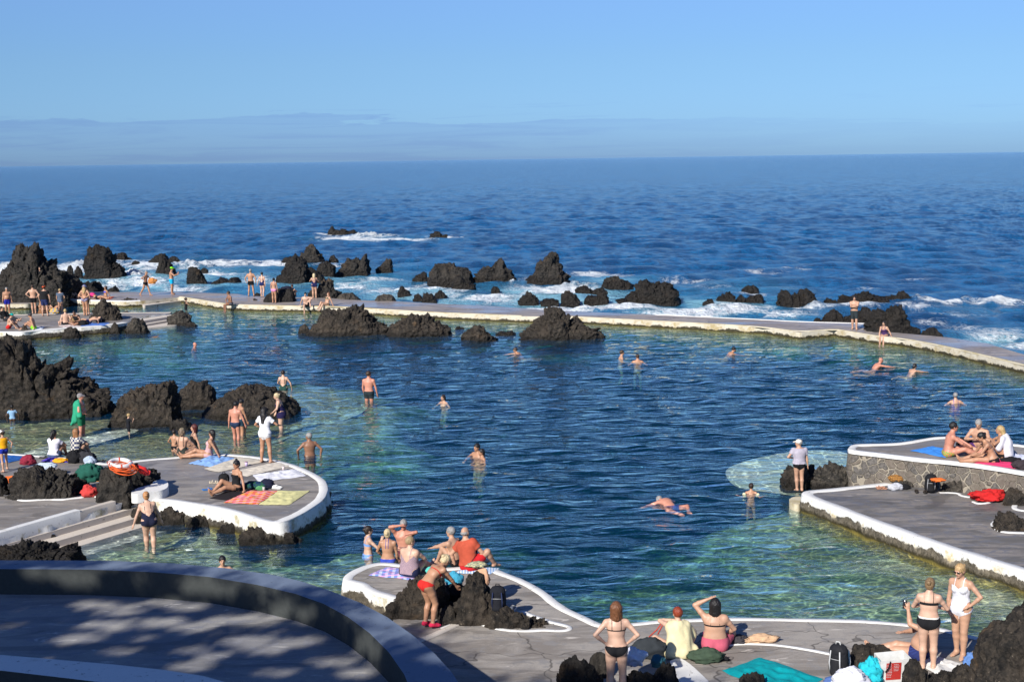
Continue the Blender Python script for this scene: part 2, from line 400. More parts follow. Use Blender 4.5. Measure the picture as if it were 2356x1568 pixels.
# ---- sea
def splat(px, py, items, warp=0):
    out = np.zeros_like(px)
    for (x, y, rx, ry, s) in items:
        out = np.maximum(out, s * np.exp(-(((px - x) / rx) ** 2 + ((py - y) / ry) ** 2)))
    return out
FOAM = [(15, 620, 40, 22, 1.0), (170, 612, 60, 10, .95), (250, 600, 40, 8, .8), (330, 606, 60, 10, .9), (310, 630, 40, 12, .95), (440, 604, 60, 8, .85), (560, 602, 120, 7, .75), (500, 626, 80, 10, .75), (345, 645, 60, 12, .75), (600, 640, 80, 10, .6), (250, 650, 60, 14, .7),
        (430, 660, 70, 10, .6), (640, 600, 70, 6, .7), (760, 610, 50, 8, .6), (800, 655, 90, 12, .65), (870, 640, 80, 10, .5), (900, 665, 90, 14, .68), (1010, 660, 90, 14, .72), (1130, 680, 130, 15, .74), (1280, 660, 110, 14, .8), (1250, 640, 60, 8, .9), (1370, 625, 90, 9, .72), (1420, 700, 150, 14, .84), (1300, 706, 150, 8, .9),
        (1580, 712, 130, 12, .82), (1700, 705, 110, 12, .8), (1640, 655, 90, 7, .45), (1800, 718, 90, 10, .68), (1580, 640, 80, 8, .52), (1750, 622, 80, 6, .48), (1830, 612, 50, 5, .55), (1720, 668, 60, 4, .6),
        (800, 546, 70, 5, .95), (900, 548, 110, 4, .82), (1020, 543, 60, 3.5, .75), (760, 537, 40, 3, .7), (850, 540, 80, 3, .6),
        (2280, 692, 90, 6, .95), (2180, 692, 80, 5, .75), (1960, 700, 90, 5, .75), (2100, 700, 60, 5, .6), (2290, 760, 90, 20, .55), (2350, 790, 60, 14, .66), (2240, 740, 90, 12, .42), (2150, 730, 60, 9, .45), (2330, 740, 50, 8, .42), (1860, 700, 60, 6, .6), (2200, 715, 130, 16, .36), (2150, 700, 180, 18, .30), (1990, 655, 60, 4, .45), (2100, 640, 60, 3, .35)]
AER = [(350, 640, 400, 38, .95), (760, 650, 260, 38, .8), (1000, 680, 260, 28, .95), (1300, 680, 260, 34, 1.1), (1600, 704, 260, 28, 1.0), (1800, 722, 130, 14, .7), (560, 610, 200, 10, .6), (870, 546, 160, 6, .6), (2290, 775, 120, 34, .8), (2250, 705, 130, 16, .3), (1400, 640, 110, 12, .8), (1700, 660, 160, 20, .4)]
X, Y, Fq = fan(-R(29), R(29), 900, lambda a: wall_mid(a), lambda a: np.full_like(a, 60000.), 420)
rad = np.hypot(X, Y); amp = np.clip(1.2 - rad / 900, 0, 1)
px, py = to_px(X, Y, np.full_like(X, ZSEA))
foam = splat(px, py, FOAM); aer = splat(px, py, AER)
Zs = ZSEA + waves(X, Y, sea_c) * amp * np.clip((rad - wall_mid(np.arctan2(X, Y))) / 8, .12, 1) + np.clip(foam - .35, 0, 1) * .42 * noise3(np.stack([X * .9, Y * .6, X * 0], -1)) * (amp > .3)
BRK = [(15, 624, 22, 12, 1.1), (60, 640, 10, 6, .5), (308, 630, 26, 9, .7), (190, 606, 40, 6, .55), (440, 606, 60, 4, .45), (1180, 648, 10, 4, .5), (1330, 655, 60, 5, .4), (2270, 690, 90, 3.5, .35), (2130, 690, 50, 3.5, .4), (850, 541, 60, 2.5, .8), (1650, 703, 40, 4, .35), (1870, 697, 20, 3, .4), (2330, 770, 50, 6, .35)]
brk = splat(px, py, BRK); Zs = Zs + brk * (.35 + .9 * np.abs(fbm(np.stack([X * 1.1, Y * .8, X * 0], -1), 4))); foam = np.maximum(foam, np.clip(brk * 1.3, 0, 1.15))
sea = new_mesh('sea', np.stack([X, Y, Zs], -1), Fq); tag(sea, kind='structure')
for nm, arr in (('foam', foam), ('aer', aer)):
    at_ = sea.data.attributes.new(nm, 'FLOAT', 'POINT'); at_.data.foreach_set('value', arr.astype(np.float32))
m, nt, out = mat_new('sea_water'); N = NT(nt)
fa = N.n('Attribute'); fa.attribute_name = 'foam'; ae = N.n('Attribute'); ae.attribute_name = 'aer'
v1 = N.coord((.22, .13, 1), rot=(0, 0, .1)); v2 = N.coord((.75, .34, 1), rot=(0, 0, -.1))
nA = N.noise(v1, 1.0, 7, .62, .8); nB = N.noise(v2, 1.3, 6, .7, 1.6); nC = N.noise(N.coord((.09, .03, 1)), 1.0, 8, .75, .5)
fo = N.math('MULTIPLY', fa.outputs['Fac'], 1.0)
# lacy foam: ridged noise thresholded by the local amount
rdg = N.math('ABSOLUTE', N.math('SUBTRACT', nB, .5)); rdg = N.math('SUBTRACT', 1, N.math('MULTIPLY', rdg, 5.5), clamp=True)
rdg2 = N.math('ABSOLUTE', N.math('SUBTRACT', nA, .5)); rdg2 = N.math('SUBTRACT', 1, N.math('MULTIPLY', rdg2, 7), clamp=True)
val = N.math('ADD', N.math('MULTIPLY', rdg, .42), N.math('ADD', N.math('MULTIPLY', rdg2, .38), N.math('MULTIPLY', nA, .35)))
fm = N.ramp(N.math('ADD', val, N.math('MULTIPLY', fo, .95)), 1.0, 1.45)
fm = N.math('MULTIPLY', fm, N.ramp(fo, .05, .4))
aem = N.math('MULTIPLY', ae.outputs['Fac'], N.ramp(nA, .18, .52))
nD = N.noise(N.coord((.50, .10, 1), rot=(0, 0, .02)), 1.0, 6, .75, .3)
deep = N.mix(N.ramp(N.math('ADD', N.math('MULTIPLY', nC, .35), N.math('MULTIPLY', nD, .65)), .44, .57), (.004, .052, .155), (.009, .112, .285))
bc = N.mix(aem, deep, (.06, .25, .38)); bc = N.mix(N.math('MULTIPLY', N.ramp(N.math('ADD', aem, N.math('MULTIPLY', fo, .3)), .5, 1.0), .75), bc, (.24, .46, .55))
bc = N.mix(fm, bc, (.80, .85, .88))
rg = N.math('ADD', .13, N.math('MULTIPLY', fm, .6))
cd = N.n('CameraData')
hb = N.math('ADD', N.noise(N.coord((1.1, 2.3, 1), rot=(0, 0, .2)), .55, 5, .65, .3), N.math('ADD', N.math('MULTIPLY', N.noise(N.coord((.25, .55, 1), rot=(0, 0, -.1)), .5, 6, .68), 2.6), N.math('MULTIPLY', N.noise(N.coord((.05, .10, 1)), .5, 8, .72), 5.)))
hb = N.math('ADD', hb, N.math('ADD', N.math('MULTIPLY', N.math('MULTIPLY', fm, nB), .6), N.math('ADD', N.math('MULTIPLY', nC, 5.), N.math('MULTIPLY', nD, 3.))))
b = N.bsdf(out, bc, rg, .27, N.bump(hb, .85, .36)); b.inputs['IOR'].default_value = 1.33
sea.data.materials.append(m)

# ---- pool floor depth (picture position, depth)
DEP = [(-100, 1010, .3), (0, 1000, .3), (0, 975, .3), (100, 975, .3), (200, 980, .3), (100, 1000, .25), (200, 1010, .25), (300, 1030, .3), (380, 1030, .3), (450, 1000, .35), (520, 1020, .4), (560, 990, .4), (400, 1000, .35), (350, 1010, .3), (600, 1010, .6), (300, 990, .4), (620, 980, .45), (680, 950, .5), (740, 930, .42), (800, 925, .5), (850, 935, .8), (760, 960, .55), (850, 980, 1.2), (820, 1020, 1.5), (700, 1010, .9), (660, 1045, 1.0), (720, 1040, 1.5), (800, 1080, 2.4),
       (700, 895, .45), (640, 875, .8), (600, 850, 2.2), (500, 860, 2.4), (400, 860, 2.4), (300, 860, 2.3), (200, 820, 2.2), (100, 790, 1.0), (200, 785, .8), (320, 770, .6), (400, 762, .7), (450, 770, 1.8), (250, 800, 2.0), (600, 780, 2.5), (800, 820, 2.8), (1000, 850, 2.8), (1000, 950, 2.8), (1200, 850, 2.8), (1400, 850, 2.8), (1600, 850, 2.8), (1800, 850, 2.8), (2000, 850, 2.6), (2200, 880, 2.6), (2400, 900, 2.6), (2000, 950, 2.8), (2300, 960, 2.8),
       (1000, 1060, 2.8), (1200, 1000, 2.9), (1400, 1000, 2.9), (1600, 980, 2.9), (1800, 980, 2.9), (1200, 1100, 2.9), (1400, 1150, 2.6), (1550, 1080, 2.6), (1000, 1150, 2.6), (850, 1130, 2.6), (800, 1180, 2.3), (1300, 1250, 2.4), (1200, 1250, 2.4), (1000, 1230, 1.9), (930, 1230, 1.3), (850, 1240, 1.15), (780, 1250, 1.1), (700, 1270, 1.0), (620, 1250, 1.2), (500, 1240, .6), (420, 1220, .45), (380, 1240, .55), (500, 1290, .8), (600, 1300, .8), (700, 1310, .65), (780, 1320, .6), (760, 1300, .7), (300, 1290, .6), (850, 1275, .8), (450, 1205, .35), (650, 1225, 1.3), (730, 1220, 1.9),
       (1400, 1300, 1.9), (1300, 1340, 1.9), (1250, 1330, 2.0), (1500, 1330, 1.35), (1400, 1380, 1.5), (1600, 1250, 1.9), (1550, 1180, 2.2), (1700, 1180, 1.3), (1780, 1170, .9), (1850, 1190, .8), (1900, 1220, .8), (1800, 1250, 1.1), (2000, 1260, .6), (2100, 1290, .5), (2200, 1320, .4), (2300, 1350, .35), (2356, 1370, .3), (1900, 1290, 1.1), (1700, 1330, 1.2), (1600, 1380, 1.1), (1800, 1370, .95), (1950, 1370, .85), (2050, 1400, .7), (2200, 1400, .6), (2300, 1420, .5), (1700, 1410, 1.0), (1500, 1410, 1.2), (1450, 1420, 1.6),
       (350, 700, .7), (430, 700, .45), (480, 706, .5), (560, 712, 1.2), (420, 720, 1.2), (300, 705, .9), (700, 722, 1.8), (900, 726, 2.0), (1300, 745, 1.8), (1700, 765, 1.6), (1850, 774, .8), (1950, 774, .6), (2030, 787, 1.0), (1900, 784, 2.0), (1700, 790, 2.6), (1800, 800, 2.7), (2000, 810, 2.7), (2150, 806, 1.8), (2300, 840, 2.2), (550, 740, 2.2), (1660, 1100, 2.6), (1600, 1130, 2.5), (1900, 1005, 2.8), (2100, 985, 2.8), (1750, 1020, 2.7), (60, 730, 1.5), (200, 705, 1.2)]
DP = np.array([[*at(x, y, 0)[:2], d] for x, y, d in DEP])
def depth_at(X, Y):
    # weights use distances compressed with range so the picture spacing is respected
    sx = X / Y; sy = HC / Y * 3.2; px_ = DP[:, 0] / DP[:, 1]; py_ = HC / DP[:, 1] * 3.2
    num = np.zeros_like(X); den = np.zeros_like(X)
    for i in range(len(DP)):
        w_ = 1 / (((sx - px_[i]) ** 2 + (sy - py_[i]) ** 2) + 2e-5) ** 2.0
        num += w_ * DP[i, 2]; den += w_
    return num / den
X, Y, Fq = fan(-R(27), R(27), 420, lambda a: np.full_like(a, 20.), wall_mid, 320)
dep = depth_at(X, Y); P3 = np.stack([X, Y, X * 0], -1)
dep = dep * (1 + .14 * fbm(P3 * .8, 4)) + .12 * fbm(P3 * 2.1, 3, True)
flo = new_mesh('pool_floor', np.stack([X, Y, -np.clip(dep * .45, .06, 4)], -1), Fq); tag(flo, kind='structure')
m, nt, out = mat_new('pool_bed'); N = NT(nt)
a = N.noise(N.coord(), .55, 6, .65, .4); bb = N.noise(N.coord(), 2.6, 6, .7); d = N.noise(N.coord(), .22, 3, .5)
c = N.mix(N.ramp(a, .38, .64), (.24, .22, .10), (.52, .48, .30)); c = N.mix(N.math('MULTIPLY', N.ramp(bb, .48, .66), .8), c, (.09, .10, .04)); 
sp = N.n('SeparateXYZ'); N.link(N.n('NewGeometry').outputs['Position'], sp.inputs[0])
lf = N.math('MULTIPLY', N.ramp(sp.outputs[0], -4.5, -9.), N.ramp(sp.outputs[1], 39., 42.))
c = N.mix(N.math('MULTIPLY', lf, .75), c, (.34, .27, .12))
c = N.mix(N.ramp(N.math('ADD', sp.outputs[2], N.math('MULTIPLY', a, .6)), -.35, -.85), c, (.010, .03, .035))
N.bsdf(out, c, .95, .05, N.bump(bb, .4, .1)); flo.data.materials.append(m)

# ---- pool water
X, Y, Fq = fan(-R(26), R(26), 760, lambda a: np.full_like(a, 20.5), wall_mid, 620)
azs = np.arctan2(X, Y); rad = np.hypot(X, Y); edge = np.clip((wall_mid(azs) - rad) / 10, .25, 1)
calm = 1 - .62 * np.exp(-(((X + 10) / 9) ** 2 + ((Y - 44) / 6) ** 2)) - .45 * np.exp(-(((X + 20) / 9) ** 2 + ((Y - 82) / 12) ** 2))
Zw = waves(X, Y, pool_c) * edge * calm
pw = new_mesh('pool_water', np.stack([X, Y, Zw], -1), Fq); tag(pw, kind='structure')
m, nt, out = mat_new('pool_water'); N = NT(nt)
sN = N.noise(N.coord((.85, 2.5, 1), rot=(0, 0, .18)), .9, 2, .45, .4); s2 = N.noise(N.coord((.6, 1.7, 1), rot=(0, 0, -.28)), .8, 2, .45, .35)
s3 = N.noise(N.coord((2.2, 5, 1)), 1.1, 3, .55, .4)
hh = N.math('ADD', N.math('ADD', sN, N.math('MULTIPLY', s2, 1.1)), N.math('MULTIPLY', s3, .22))
nrm = N.bump(hh, .85, .165)
dt = N.n('VectorMath'); dt.operation = 'DOT_PRODUCT'; N.link(nrm, dt.inputs[0]); N.link(N.n('NewGeometry').outputs['Incoming'], dt.inputs[1])
ca = N.math('MAXIMUM', N.math('SUBTRACT', 1, N.math('ABSOLUTE', dt.outputs['Value'])), 0)
frv = N.math('MINIMUM', N.math('ADD', .02, N.math('MULTIPLY', N.math('POWER', ca, 5.0), .86)), 1.0)
gl = N.n('BsdfGlossy'); gl.inputs['Color'].default_value = (.86, .97, 1, 1); gl.inputs['Roughness'].default_value = .02; N.link(nrm, gl.inputs['Normal'])
# caustics painted into the water's transparent colour: bright web, dimmer cells
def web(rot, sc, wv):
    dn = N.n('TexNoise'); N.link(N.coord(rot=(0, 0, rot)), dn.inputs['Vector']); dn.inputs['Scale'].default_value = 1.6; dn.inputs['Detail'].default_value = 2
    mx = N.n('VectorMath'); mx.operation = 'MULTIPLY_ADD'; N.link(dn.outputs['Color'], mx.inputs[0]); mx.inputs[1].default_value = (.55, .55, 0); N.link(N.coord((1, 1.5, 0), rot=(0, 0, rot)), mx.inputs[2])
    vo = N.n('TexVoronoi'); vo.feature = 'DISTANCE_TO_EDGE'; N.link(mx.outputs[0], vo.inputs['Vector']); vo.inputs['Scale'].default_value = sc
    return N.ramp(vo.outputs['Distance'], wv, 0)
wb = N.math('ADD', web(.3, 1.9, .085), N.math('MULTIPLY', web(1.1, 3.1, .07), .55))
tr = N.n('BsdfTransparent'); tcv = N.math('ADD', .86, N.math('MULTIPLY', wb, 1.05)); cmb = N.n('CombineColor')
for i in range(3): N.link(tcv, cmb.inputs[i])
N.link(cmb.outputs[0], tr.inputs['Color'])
df = N.n('BsdfDiffuse'); df.inputs['Color'].default_value = (.003, .052, .128, 1)
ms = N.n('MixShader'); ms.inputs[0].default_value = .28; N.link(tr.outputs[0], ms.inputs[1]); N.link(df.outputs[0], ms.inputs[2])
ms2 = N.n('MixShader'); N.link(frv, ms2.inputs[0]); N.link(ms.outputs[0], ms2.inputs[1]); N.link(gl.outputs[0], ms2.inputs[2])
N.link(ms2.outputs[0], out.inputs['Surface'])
va = N.n('VolumeAbsorption'); va.inputs['Color'].default_value = (.42, .75, .68, 1); va.inputs['Density'].default_value = .72
N.link(va.outputs[0], out.inputs['Volume'])
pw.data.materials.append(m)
# ------------------------------------------------------------------ flat works: decks, rims, sides
def resample(P, step, closed=False):
    P = [np.array(p, float) for p in P]
    if closed: P = P + [P[0]]
    out = []
    for a, b in zip(P[:-1], P[1:]):
        n = max(1, int(np.linalg.norm(b - a) / step))
        for k in range(n): out.append(a + (b - a) * k / n)
    if not closed: out.append(P[-1])
    return np.array(out)
def smooth_line(P, it=2, closed=False):
    P = np.array(P, float)
    for _ in range(it):
        if closed:
            Q = np.roll(P, -1, 0); P = np.stack([.75 * P + .25 * Q, .25 * P + .75 * Q], 1).reshape(-1, P.shape[1])
        else:
            A, B = P[:-1], P[1:]; mid = np.stack([.75 * A + .25 * B, .25 * A + .75 * B], 1).reshape(-1, P.shape[1]); P = np.vstack([P[:1], mid, P[-1:]])
    return P
def tri_poly(P2, z):
    from mathutils.geometry import tessellate_polygon
    return tessellate_polygon([[Vector((p[0], p[1], 0)) for p in P2]])
def slab(name, poly, z, mat, parent=None, smooth_it=0, bottom=None, sidemat=None, rough=.05, px=True, kind='structure'):
    """flat slab; outline given in picture position at height z"""
    P = np.array([at(x, y, z)[:2] for x, y in poly]) if px else np.array(poly, float)
    if smooth_it: P = smooth_line(P, smooth_it, True)
    area = .5 * np.sum(P[:, 0] * np.roll(P[:, 1], -1) - np.roll(P[:, 0], -1) * P[:, 1])
    if area < 0: P = P[::-1]
    T = tri_poly(P, z)
    V = [(p[0], p[1], z) for p in P]; F = [tuple(t) for t in T]
    # make all top faces look up
    F2 = []
    for t in F:
        a, b, c = [P[i] for i in t]
        F2.append(t if (b[0] - a[0]) * (c[1] - a[1]) - (b[1] - a[1]) * (c[0] - a[0]) > 0 else t[::-1])
    top = new_mesh(name, V, F2, mat, False, parent)
    if kind and parent is None: top['kind'] = kind
    if bottom is not None:
        S = resample(P, .22, True); n = len(S); nz = 9; zs = np.linspace(z, bottom, nz)
        tg = np.roll(S, -1, 0) - np.roll(S, 1, 0); nr = np.stack([tg[:, 1], -tg[:, 0]], 1); nr /= np.linalg.norm(nr, axis=1)[:, None] + 1e-9
        VV = []
        for k, zz in enumerate(zs):
            q = np.stack([S[:, 0], S[:, 1], np.full(n, zz)], 1)
            dsp = (fbm(q * 1.9, 3) * rough * 1.6 + fbm(q * 5, 2, True) * rough * .5) if k > 0 else np.zeros(n)
            dsp = dsp * min(1, (z - zz) / .3)
            VV.append(np.stack([S[:, 0] + nr[:, 0] * dsp, S[:, 1] + nr[:, 1] * dsp, np.full(n, zz)], 1))
        VV = np.concatenate(VV); i0 = np.arange(n); F = []
        for k in range(nz - 1):
            a = k * n + i0; b = k * n + (i0 + 1) % n; F.append(np.stack([a, a + n, b + n, b], 1))
        so_ = new_mesh('side', VV, np.concatenate(F), sidemat or mat, True, top)
    return top
def ribbon(name, line, z, wid, mat, parent=None, h=.02, inward=1, px=True, sm=2, closed=False, wvar=.12, drop=.0, lift=.004):
    """painted kerb band that follows a line; wid metres to one side"""
    P = np.array([at(x, y, z)[:2] for x, y in line]) if px else np.array(line, float)
    P = smooth_line(P, sm, closed); P = resample(P, .18, closed); n = len(P)
    if closed: tg = np.roll(P, -1, 0) - np.roll(P, 1, 0)
    else: tg = np.gradient(P, axis=0)
    nr = np.stack([-tg[:, 1], tg[:, 0]], 1); nr /= np.linalg.norm(nr, axis=1)[:, None] + 1e-9; nr *= inward
    q = np.stack([P[:, 0], P[:, 1], P[:, 0] * 0], 1)
    wv = wid * (1 + wvar * fbm(q * 1.3, 3)); jit = fbm(q * 3.0 + 9, 3) * .02
    o = P - nr * (.0 + np.abs(jit))[:, None]; i = P + nr * wv[:, None]
    zt = z + h
    rows = [np.column_stack([o, np.full(n, z - drop)]), np.column_stack([o, np.full(n, zt - .012)]), np.column_stack([o + nr * .012, np.full(n, zt)]), np.column_stack([i - nr * .01, np.full(n, zt)]), np.column_stack([i, np.full(n, zt - h + lift)])]
    V = np.concatenate(rows); F = []; idx = np.arange(n if closed else n - 1); nx = (idx + 1) % n
    for k in range(4): F.append(np.stack([k * n + idx, k * n + nx, (k + 1) * n + nx, (k + 1) * n + idx], 1))
    F = np.concatenate(F)
    if inward < 0: F = F[:, ::-1]
    return new_mesh(name, V, F, mat, False, parent)

CON = m_concrete('deck_concrete', (.185, .166, .148), (.30, .27, .238), (.205, .198, .20), wet=.38)
CON2 = m_concrete('pale_concrete', (.36, .335, .31), (.44, .41, .37), (.33, .33, .35))
CONW = m_concrete('wall_top_concrete', (.24, .205, .185), (.36, .31, .27), (.25, .245, .27), rough=.62, wet=.40, cracks=True)
WHT = m_paint(base=(.70, .69, .66), amt=.75); WHY = m_paint('yellowed_paint', (.56, .50, .37), (.30, .22, .09), .8, (.40, .33, .18))
STEP = m_paint('step_concrete', (.56, .50, .43), (.36, .31, .25), .6)

# ---- sea wall (a walkway between pool and sea)
wp = [at(x, y, ZW)[:2] for x, y in W_IN]; wq = [at(x, y, ZW)[:2] for x, y in W_OUT]
SIDE_W = m_side('sea_wall_side', ZW, .24, (.56, .51, .41), (.10, .09, .06), (.36, .28, .13))
sw = slab('sea_wall', [tuple(p) for p in wp] + [tuple(p) for p in wq[::-1]], ZW, CONW, None, 0, -1.2, SIDE_W, .025, px=False, kind=None)
tag(sw, 'long low pale concrete sea wall walkway between pool and open sea', 'sea wall')
ribbon('rim', W_IN[6:16], ZW, .30, WHY, sw, .03, 1, sm=1, drop=.02)
ribbon('rim', W_IN[16:], ZW, .2, WHY, sw, .03, 1, sm=1, drop=.02)
ribbon('rim', W_IN[2:5], ZW, .5, WHT, sw, .03, 1, sm=1, drop=.02)
ribbon('rim', [(x, y) for x, y in W_OUT[16:20]], ZW, .14, WHT, sw, .03, -1, sm=1, drop=.1)

# ---- far left deck
Z1 = .45
T1 = [(-130, 762), (50, 765), (67, 762.5), (147, 755.5), (182, 753.5), (255, 747.5), (293, 742), (306, 731), (395, 718.5), (276, 719), (212, 720), (147, 721.6), (26, 724), (-130, 726)]
d1 = slab('far_terrace', T1, Z1, CON, None, 0, -1.0, m_side('far_terrace_side', Z1, .17), .1); 
ribbon('rim', T1[:7], Z1, .42, WHT, d1, .02, 1, drop=.02)
ribbon('rim', [(26, 724), (147, 721.6), (212, 720), (276, 719), (395, 718.5)], Z1, .25, STEP, d1, .02, -1, drop=.1)
for k, (poly, z) in enumerate([([(308, 731.5), (394, 720.5), (396, 727), (316, 740)], .33), ([(316, 740), (396, 728), (398, 735), (322, 748)], .17), ([(322, 748), (398, 736), (420, 743), (408, 747), (330, 755)], .05)]):
    s_ = slab('stair_tread', poly, z, STEP, d1, 0, -.4, STEP, .01)
# walkway strip in front of far wall
s_ = slab('wall_foot_step', [(323, 693), (413, 684), (419, 691), (330, 703)], .12, STEP, None, 0, -.5, STEP, .01)

# ---- middle-left deck
Z2 = .5
T2 = [(-130, 1038), (37, 1044), (110, 1051), (170, 1054), (226, 1059), (240, 1067), (291, 1062), (341, 1056), (408, 1051), (450, 1046), (502, 1043), (549, 1046), (599, 1051), (639, 1059), (682, 1070), (709, 1082), (735, 1095), (749, 1106), (755, 1121), (752, 1137), (742, 1152), (718, 1168), (691, 1184), (665, 1195), (645, 1202), (622, 1204), (599, 1200), (562, 1188), (535, 1178), (489, 1168), (420, 1157), (376, 1151), (320, 1150), (292, 1152), (266, 1160), (182, 1184), (0, 1237), (-130, 1275)]
SIDE2 = m_side('terrace_side', Z2, .30)
d2 = slab('left_terrace', T2, Z2, CON, None, 0, -2.4, SIDE2, .13)
ribbon('rim', T2[4:34], Z2, .24, WHT, d2, .015, -1, drop=.03)
ribbon('rim', T2[:5], Z2, .12, WHT, d2, .02, -1, drop=.1)
ribbon('kerb', [(-130, 1275), (0, 1237), (100, 1208), (184, 1184)], Z2, .2, WHT, d2, .14, 1, sm=0, drop=.2)
ribbon('kerb', [(184, 1184), (230, 1170), (266, 1160)], Z2, .16, STEP, d2, .10, 1, sm=0, drop=.2)
kerb_lines = [[(29, 1138), (32, 1148), (48, 1153), (75, 1152), (110, 1149), (140, 1151), (170, 1147), (192, 1145), (196, 1143)], [(208, 1142), (222, 1143), (228, 1150), (236, 1156), (262, 1155)], [(-20, 1143), (10, 1137), (28, 1129)]]
for l in kerb_lines: ribbon('painted_border', l, Z2, .15, WHT, d2, .02, 1, drop=0)
# curved low bench
bp = [(302, 1150), (345, 1143), (375, 1139), (388, 1131), (386, 1119), (372, 1113), (352, 1116), (352, 1125), (330, 1130), (302, 1138)]
ben = slab('curved_bench', [(x, y - 12) for x, y in bp], Z2 + .24, WHT, None, 2, Z2 - .02, WHT, .015, kind=None); tag(ben, 'low curved white painted bench beside the rock with the lifebuoy', 'bench')
# stairs into the water
def lerp2(a, b, t): return (a[0] + (b[0] - a[0]) * t, a[1] + (b[1] - a[1]) * t)
def w2(x, y, z): return at(x, y, z)[:2]
L0, R0_ = w2(-100, 1272, .3), w2(272, 1168, .3)
dirv = np.array(R0_) - np.array(L0); dirv /= np.linalg.norm(dirv); nrm_ = np.array([dirv[1], -dirv[0]])
if nrm_[1] > 0: nrm_ = -nrm_
st = empty('pool_stairs', (*R0_, 0)); tag(st, 'wide pale concrete steps leading down into the water', 'stairs')
for k in range(9):
    z = .31 - .16 * k; o0 = .02 + .40 * k - .02; o1 = .02 + .40 * (k + 1)
    ext = .45 + .20 * k
    a = np.array(L0) + nrm_ * o0; b = np.array(R0_) + dirv * ext * (1 if k < 3 else 1.0) + nrm_ * o0; c = np.array(R0_) + dirv * ext + nrm_ * o1; d_ = np.array(L0) + nrm_ * o1
    o = slab('step', [tuple(a), tuple(b), tuple(c), tuple(d_)], z, STEP, st, 0, -2.0, STEP, .008, px=False)
    o.location = Vector((-R0_[0], -R0_[1], 0))

# ---- centre peninsula and front deck
Z3 = .5
EDGE3 = [(905, 1379), (880, 1371), (859, 1366), (838, 1356), (828, 1346), (812, 1342), (790, 1337), (789, 1330), (798, 1319), (831, 1303), (868, 1294), (896, 1294), (930, 1299), (980, 1306), (1042, 1306), (1070, 1302), (1134, 1306), (1145, 1310), (1170, 1321), (1201, 1332), (1228, 1345), (1253, 1360), (1270, 1373), (1286, 1386), (1305, 1399), (1324, 1408), (1353, 1421), (1383, 1436), (1405, 1437), (1449, 1434), (1494, 1429), (1535, 1425), (1613, 1423), (1678, 1420), (1788, 1422.5), (1958, 1424.5), (2033, 1429.5), (2104, 1436), (2160, 1443), (2206, 1455), (2260, 1468), (2330, 1490), (2480, 1560)]
T3 = EDGE3 + [(2480, 1900), (850, 1900), (850, 1500), (905, 1440)]
CON3 = m_concrete('front_concrete', (.235, .208, .18), (.35, .318, .28), (.25, .238, .228), cracks=True)
SIDE3 = m_side('front_terrace_side', Z3, .20, rockc=(.15, .125, .09))
d3 = slab('front_terrace', T3, Z3, CON3, None, 0, -2.2, SIDE3, .12)
ribbon('rim', EDGE3[:29], Z3, .21, WHT, d3, .015, -1, drop=.02)
ribbon('rim', EDGE3[28:], Z3, .17, WHT, d3, .015, -1, drop=.02)
ribbon('painted_border', [(1010, 1446), (1045, 1432), (1062, 1424), (1080, 1428), (1110, 1434), (1140, 1444), (1175, 1449), (1215, 1450), (1250, 1447), (1285, 1450), (1306, 1448), (1305, 1442), (1290, 1438), (1262, 1432), (1235, 1422), (1212, 1414), (1200, 1408)], Z3, .10, WHT, d3, .02, -1)
ribbon('painted_border', [(1668, 1484), (1690, 1480), (1730, 1479), (1790, 1482), (1850, 1491), (1905, 1501), (1935, 1508)], Z3, .09, WHT, d3, .02, -1)
ribbon('painted_border', [(950, 1475), (985, 1462), (1030, 1442), (1062, 1424)], Z3, .16, STEP, d3, .03, -1)
o = slab('painted_ramp', [(1535, 1521), (1562, 1511), (1580, 1520), (1602, 1538), (1640, 1575), (1590, 1600), (1555, 1560), (1550, 1545)], Z3 + .05, WHT, None, 1, Z3 - .1, WHT, .01)

# ---- right decks
Z5 = .4
T5 = [(1844, 1135), (1853, 1129), (1901, 1125), (1960, 1119), (2013, 1113), (2090, 1104), (2480, 1100), (2480, 1356), (2356, 1316), (2210, 1273), (2110, 1239), (2019, 1206), (1935, 1175), (1867, 1149), (1846, 1140)]
CON5 = m_concrete('right_concrete', (.12, .112, .105), (.24, .215, .195), (.135, .14, .165), wet=.42)
d5 = slab('right_terrace', T5, Z5, CON5, None, 0, -1.6, m_side('right_terrace_side', Z5, .17, rockc=(.20, .17, .125), stain=(.45, .34, .14)), .09)
ribbon('rim', [T5[i] for i in (5, 4, 3, 2, 1, 0, 14, 13, 12, 11, 10, 9, 8, 7)], Z5, .30, WHT, d5, .015, 1, drop=.02)
ribbon('painted_border', [(2160, 1132), (2180, 1132), (2208, 1134), (2216, 1141), (2248, 1144), (2262, 1143)], Z5, .10, WHT, d5, .02, -1)
ribbon('painted_border', [(2236, 1154), (2246, 1159), (2270, 1159), (2290, 1153)], Z5, .09, WHT, d5, .02, 1)
ribbon('painted_border', [(2316, 1148), (2330, 1155), (2342, 1160), (2338, 1170), (2356, 1174), (2400, 1176)], Z5, .14, WHT, d5, .02, -1)
ribbon('painted_border', [(2286, 1198), (2278, 1205), (2284, 1216), (2300, 1224), (2330, 1227), (2400, 1228)], Z5, .14, WHT, d5, .02, 1)
Z6 = 1.2
T6 = [(1951, 1033), (1960, 1024), (1985, 1022.5), (2046, 1022), (2092, 1017), (2138, 1008), (2171, 1005), (2220, 1008), (2318, 1021), (2480, 1040), (2480, 1110), (2356, 1088), (2294, 1077), (2202, 1064), (2110, 1056.5), (2037, 1047), (1965, 1039), (1953, 1037)]
m, nt, out = mat_new('rubble_masonry_'); N = NT(nt)
dn = N.n('TexNoise'); N.link(N.coord(), dn.inputs['Vector']); dn.inputs['Scale'].default_value = 2.5
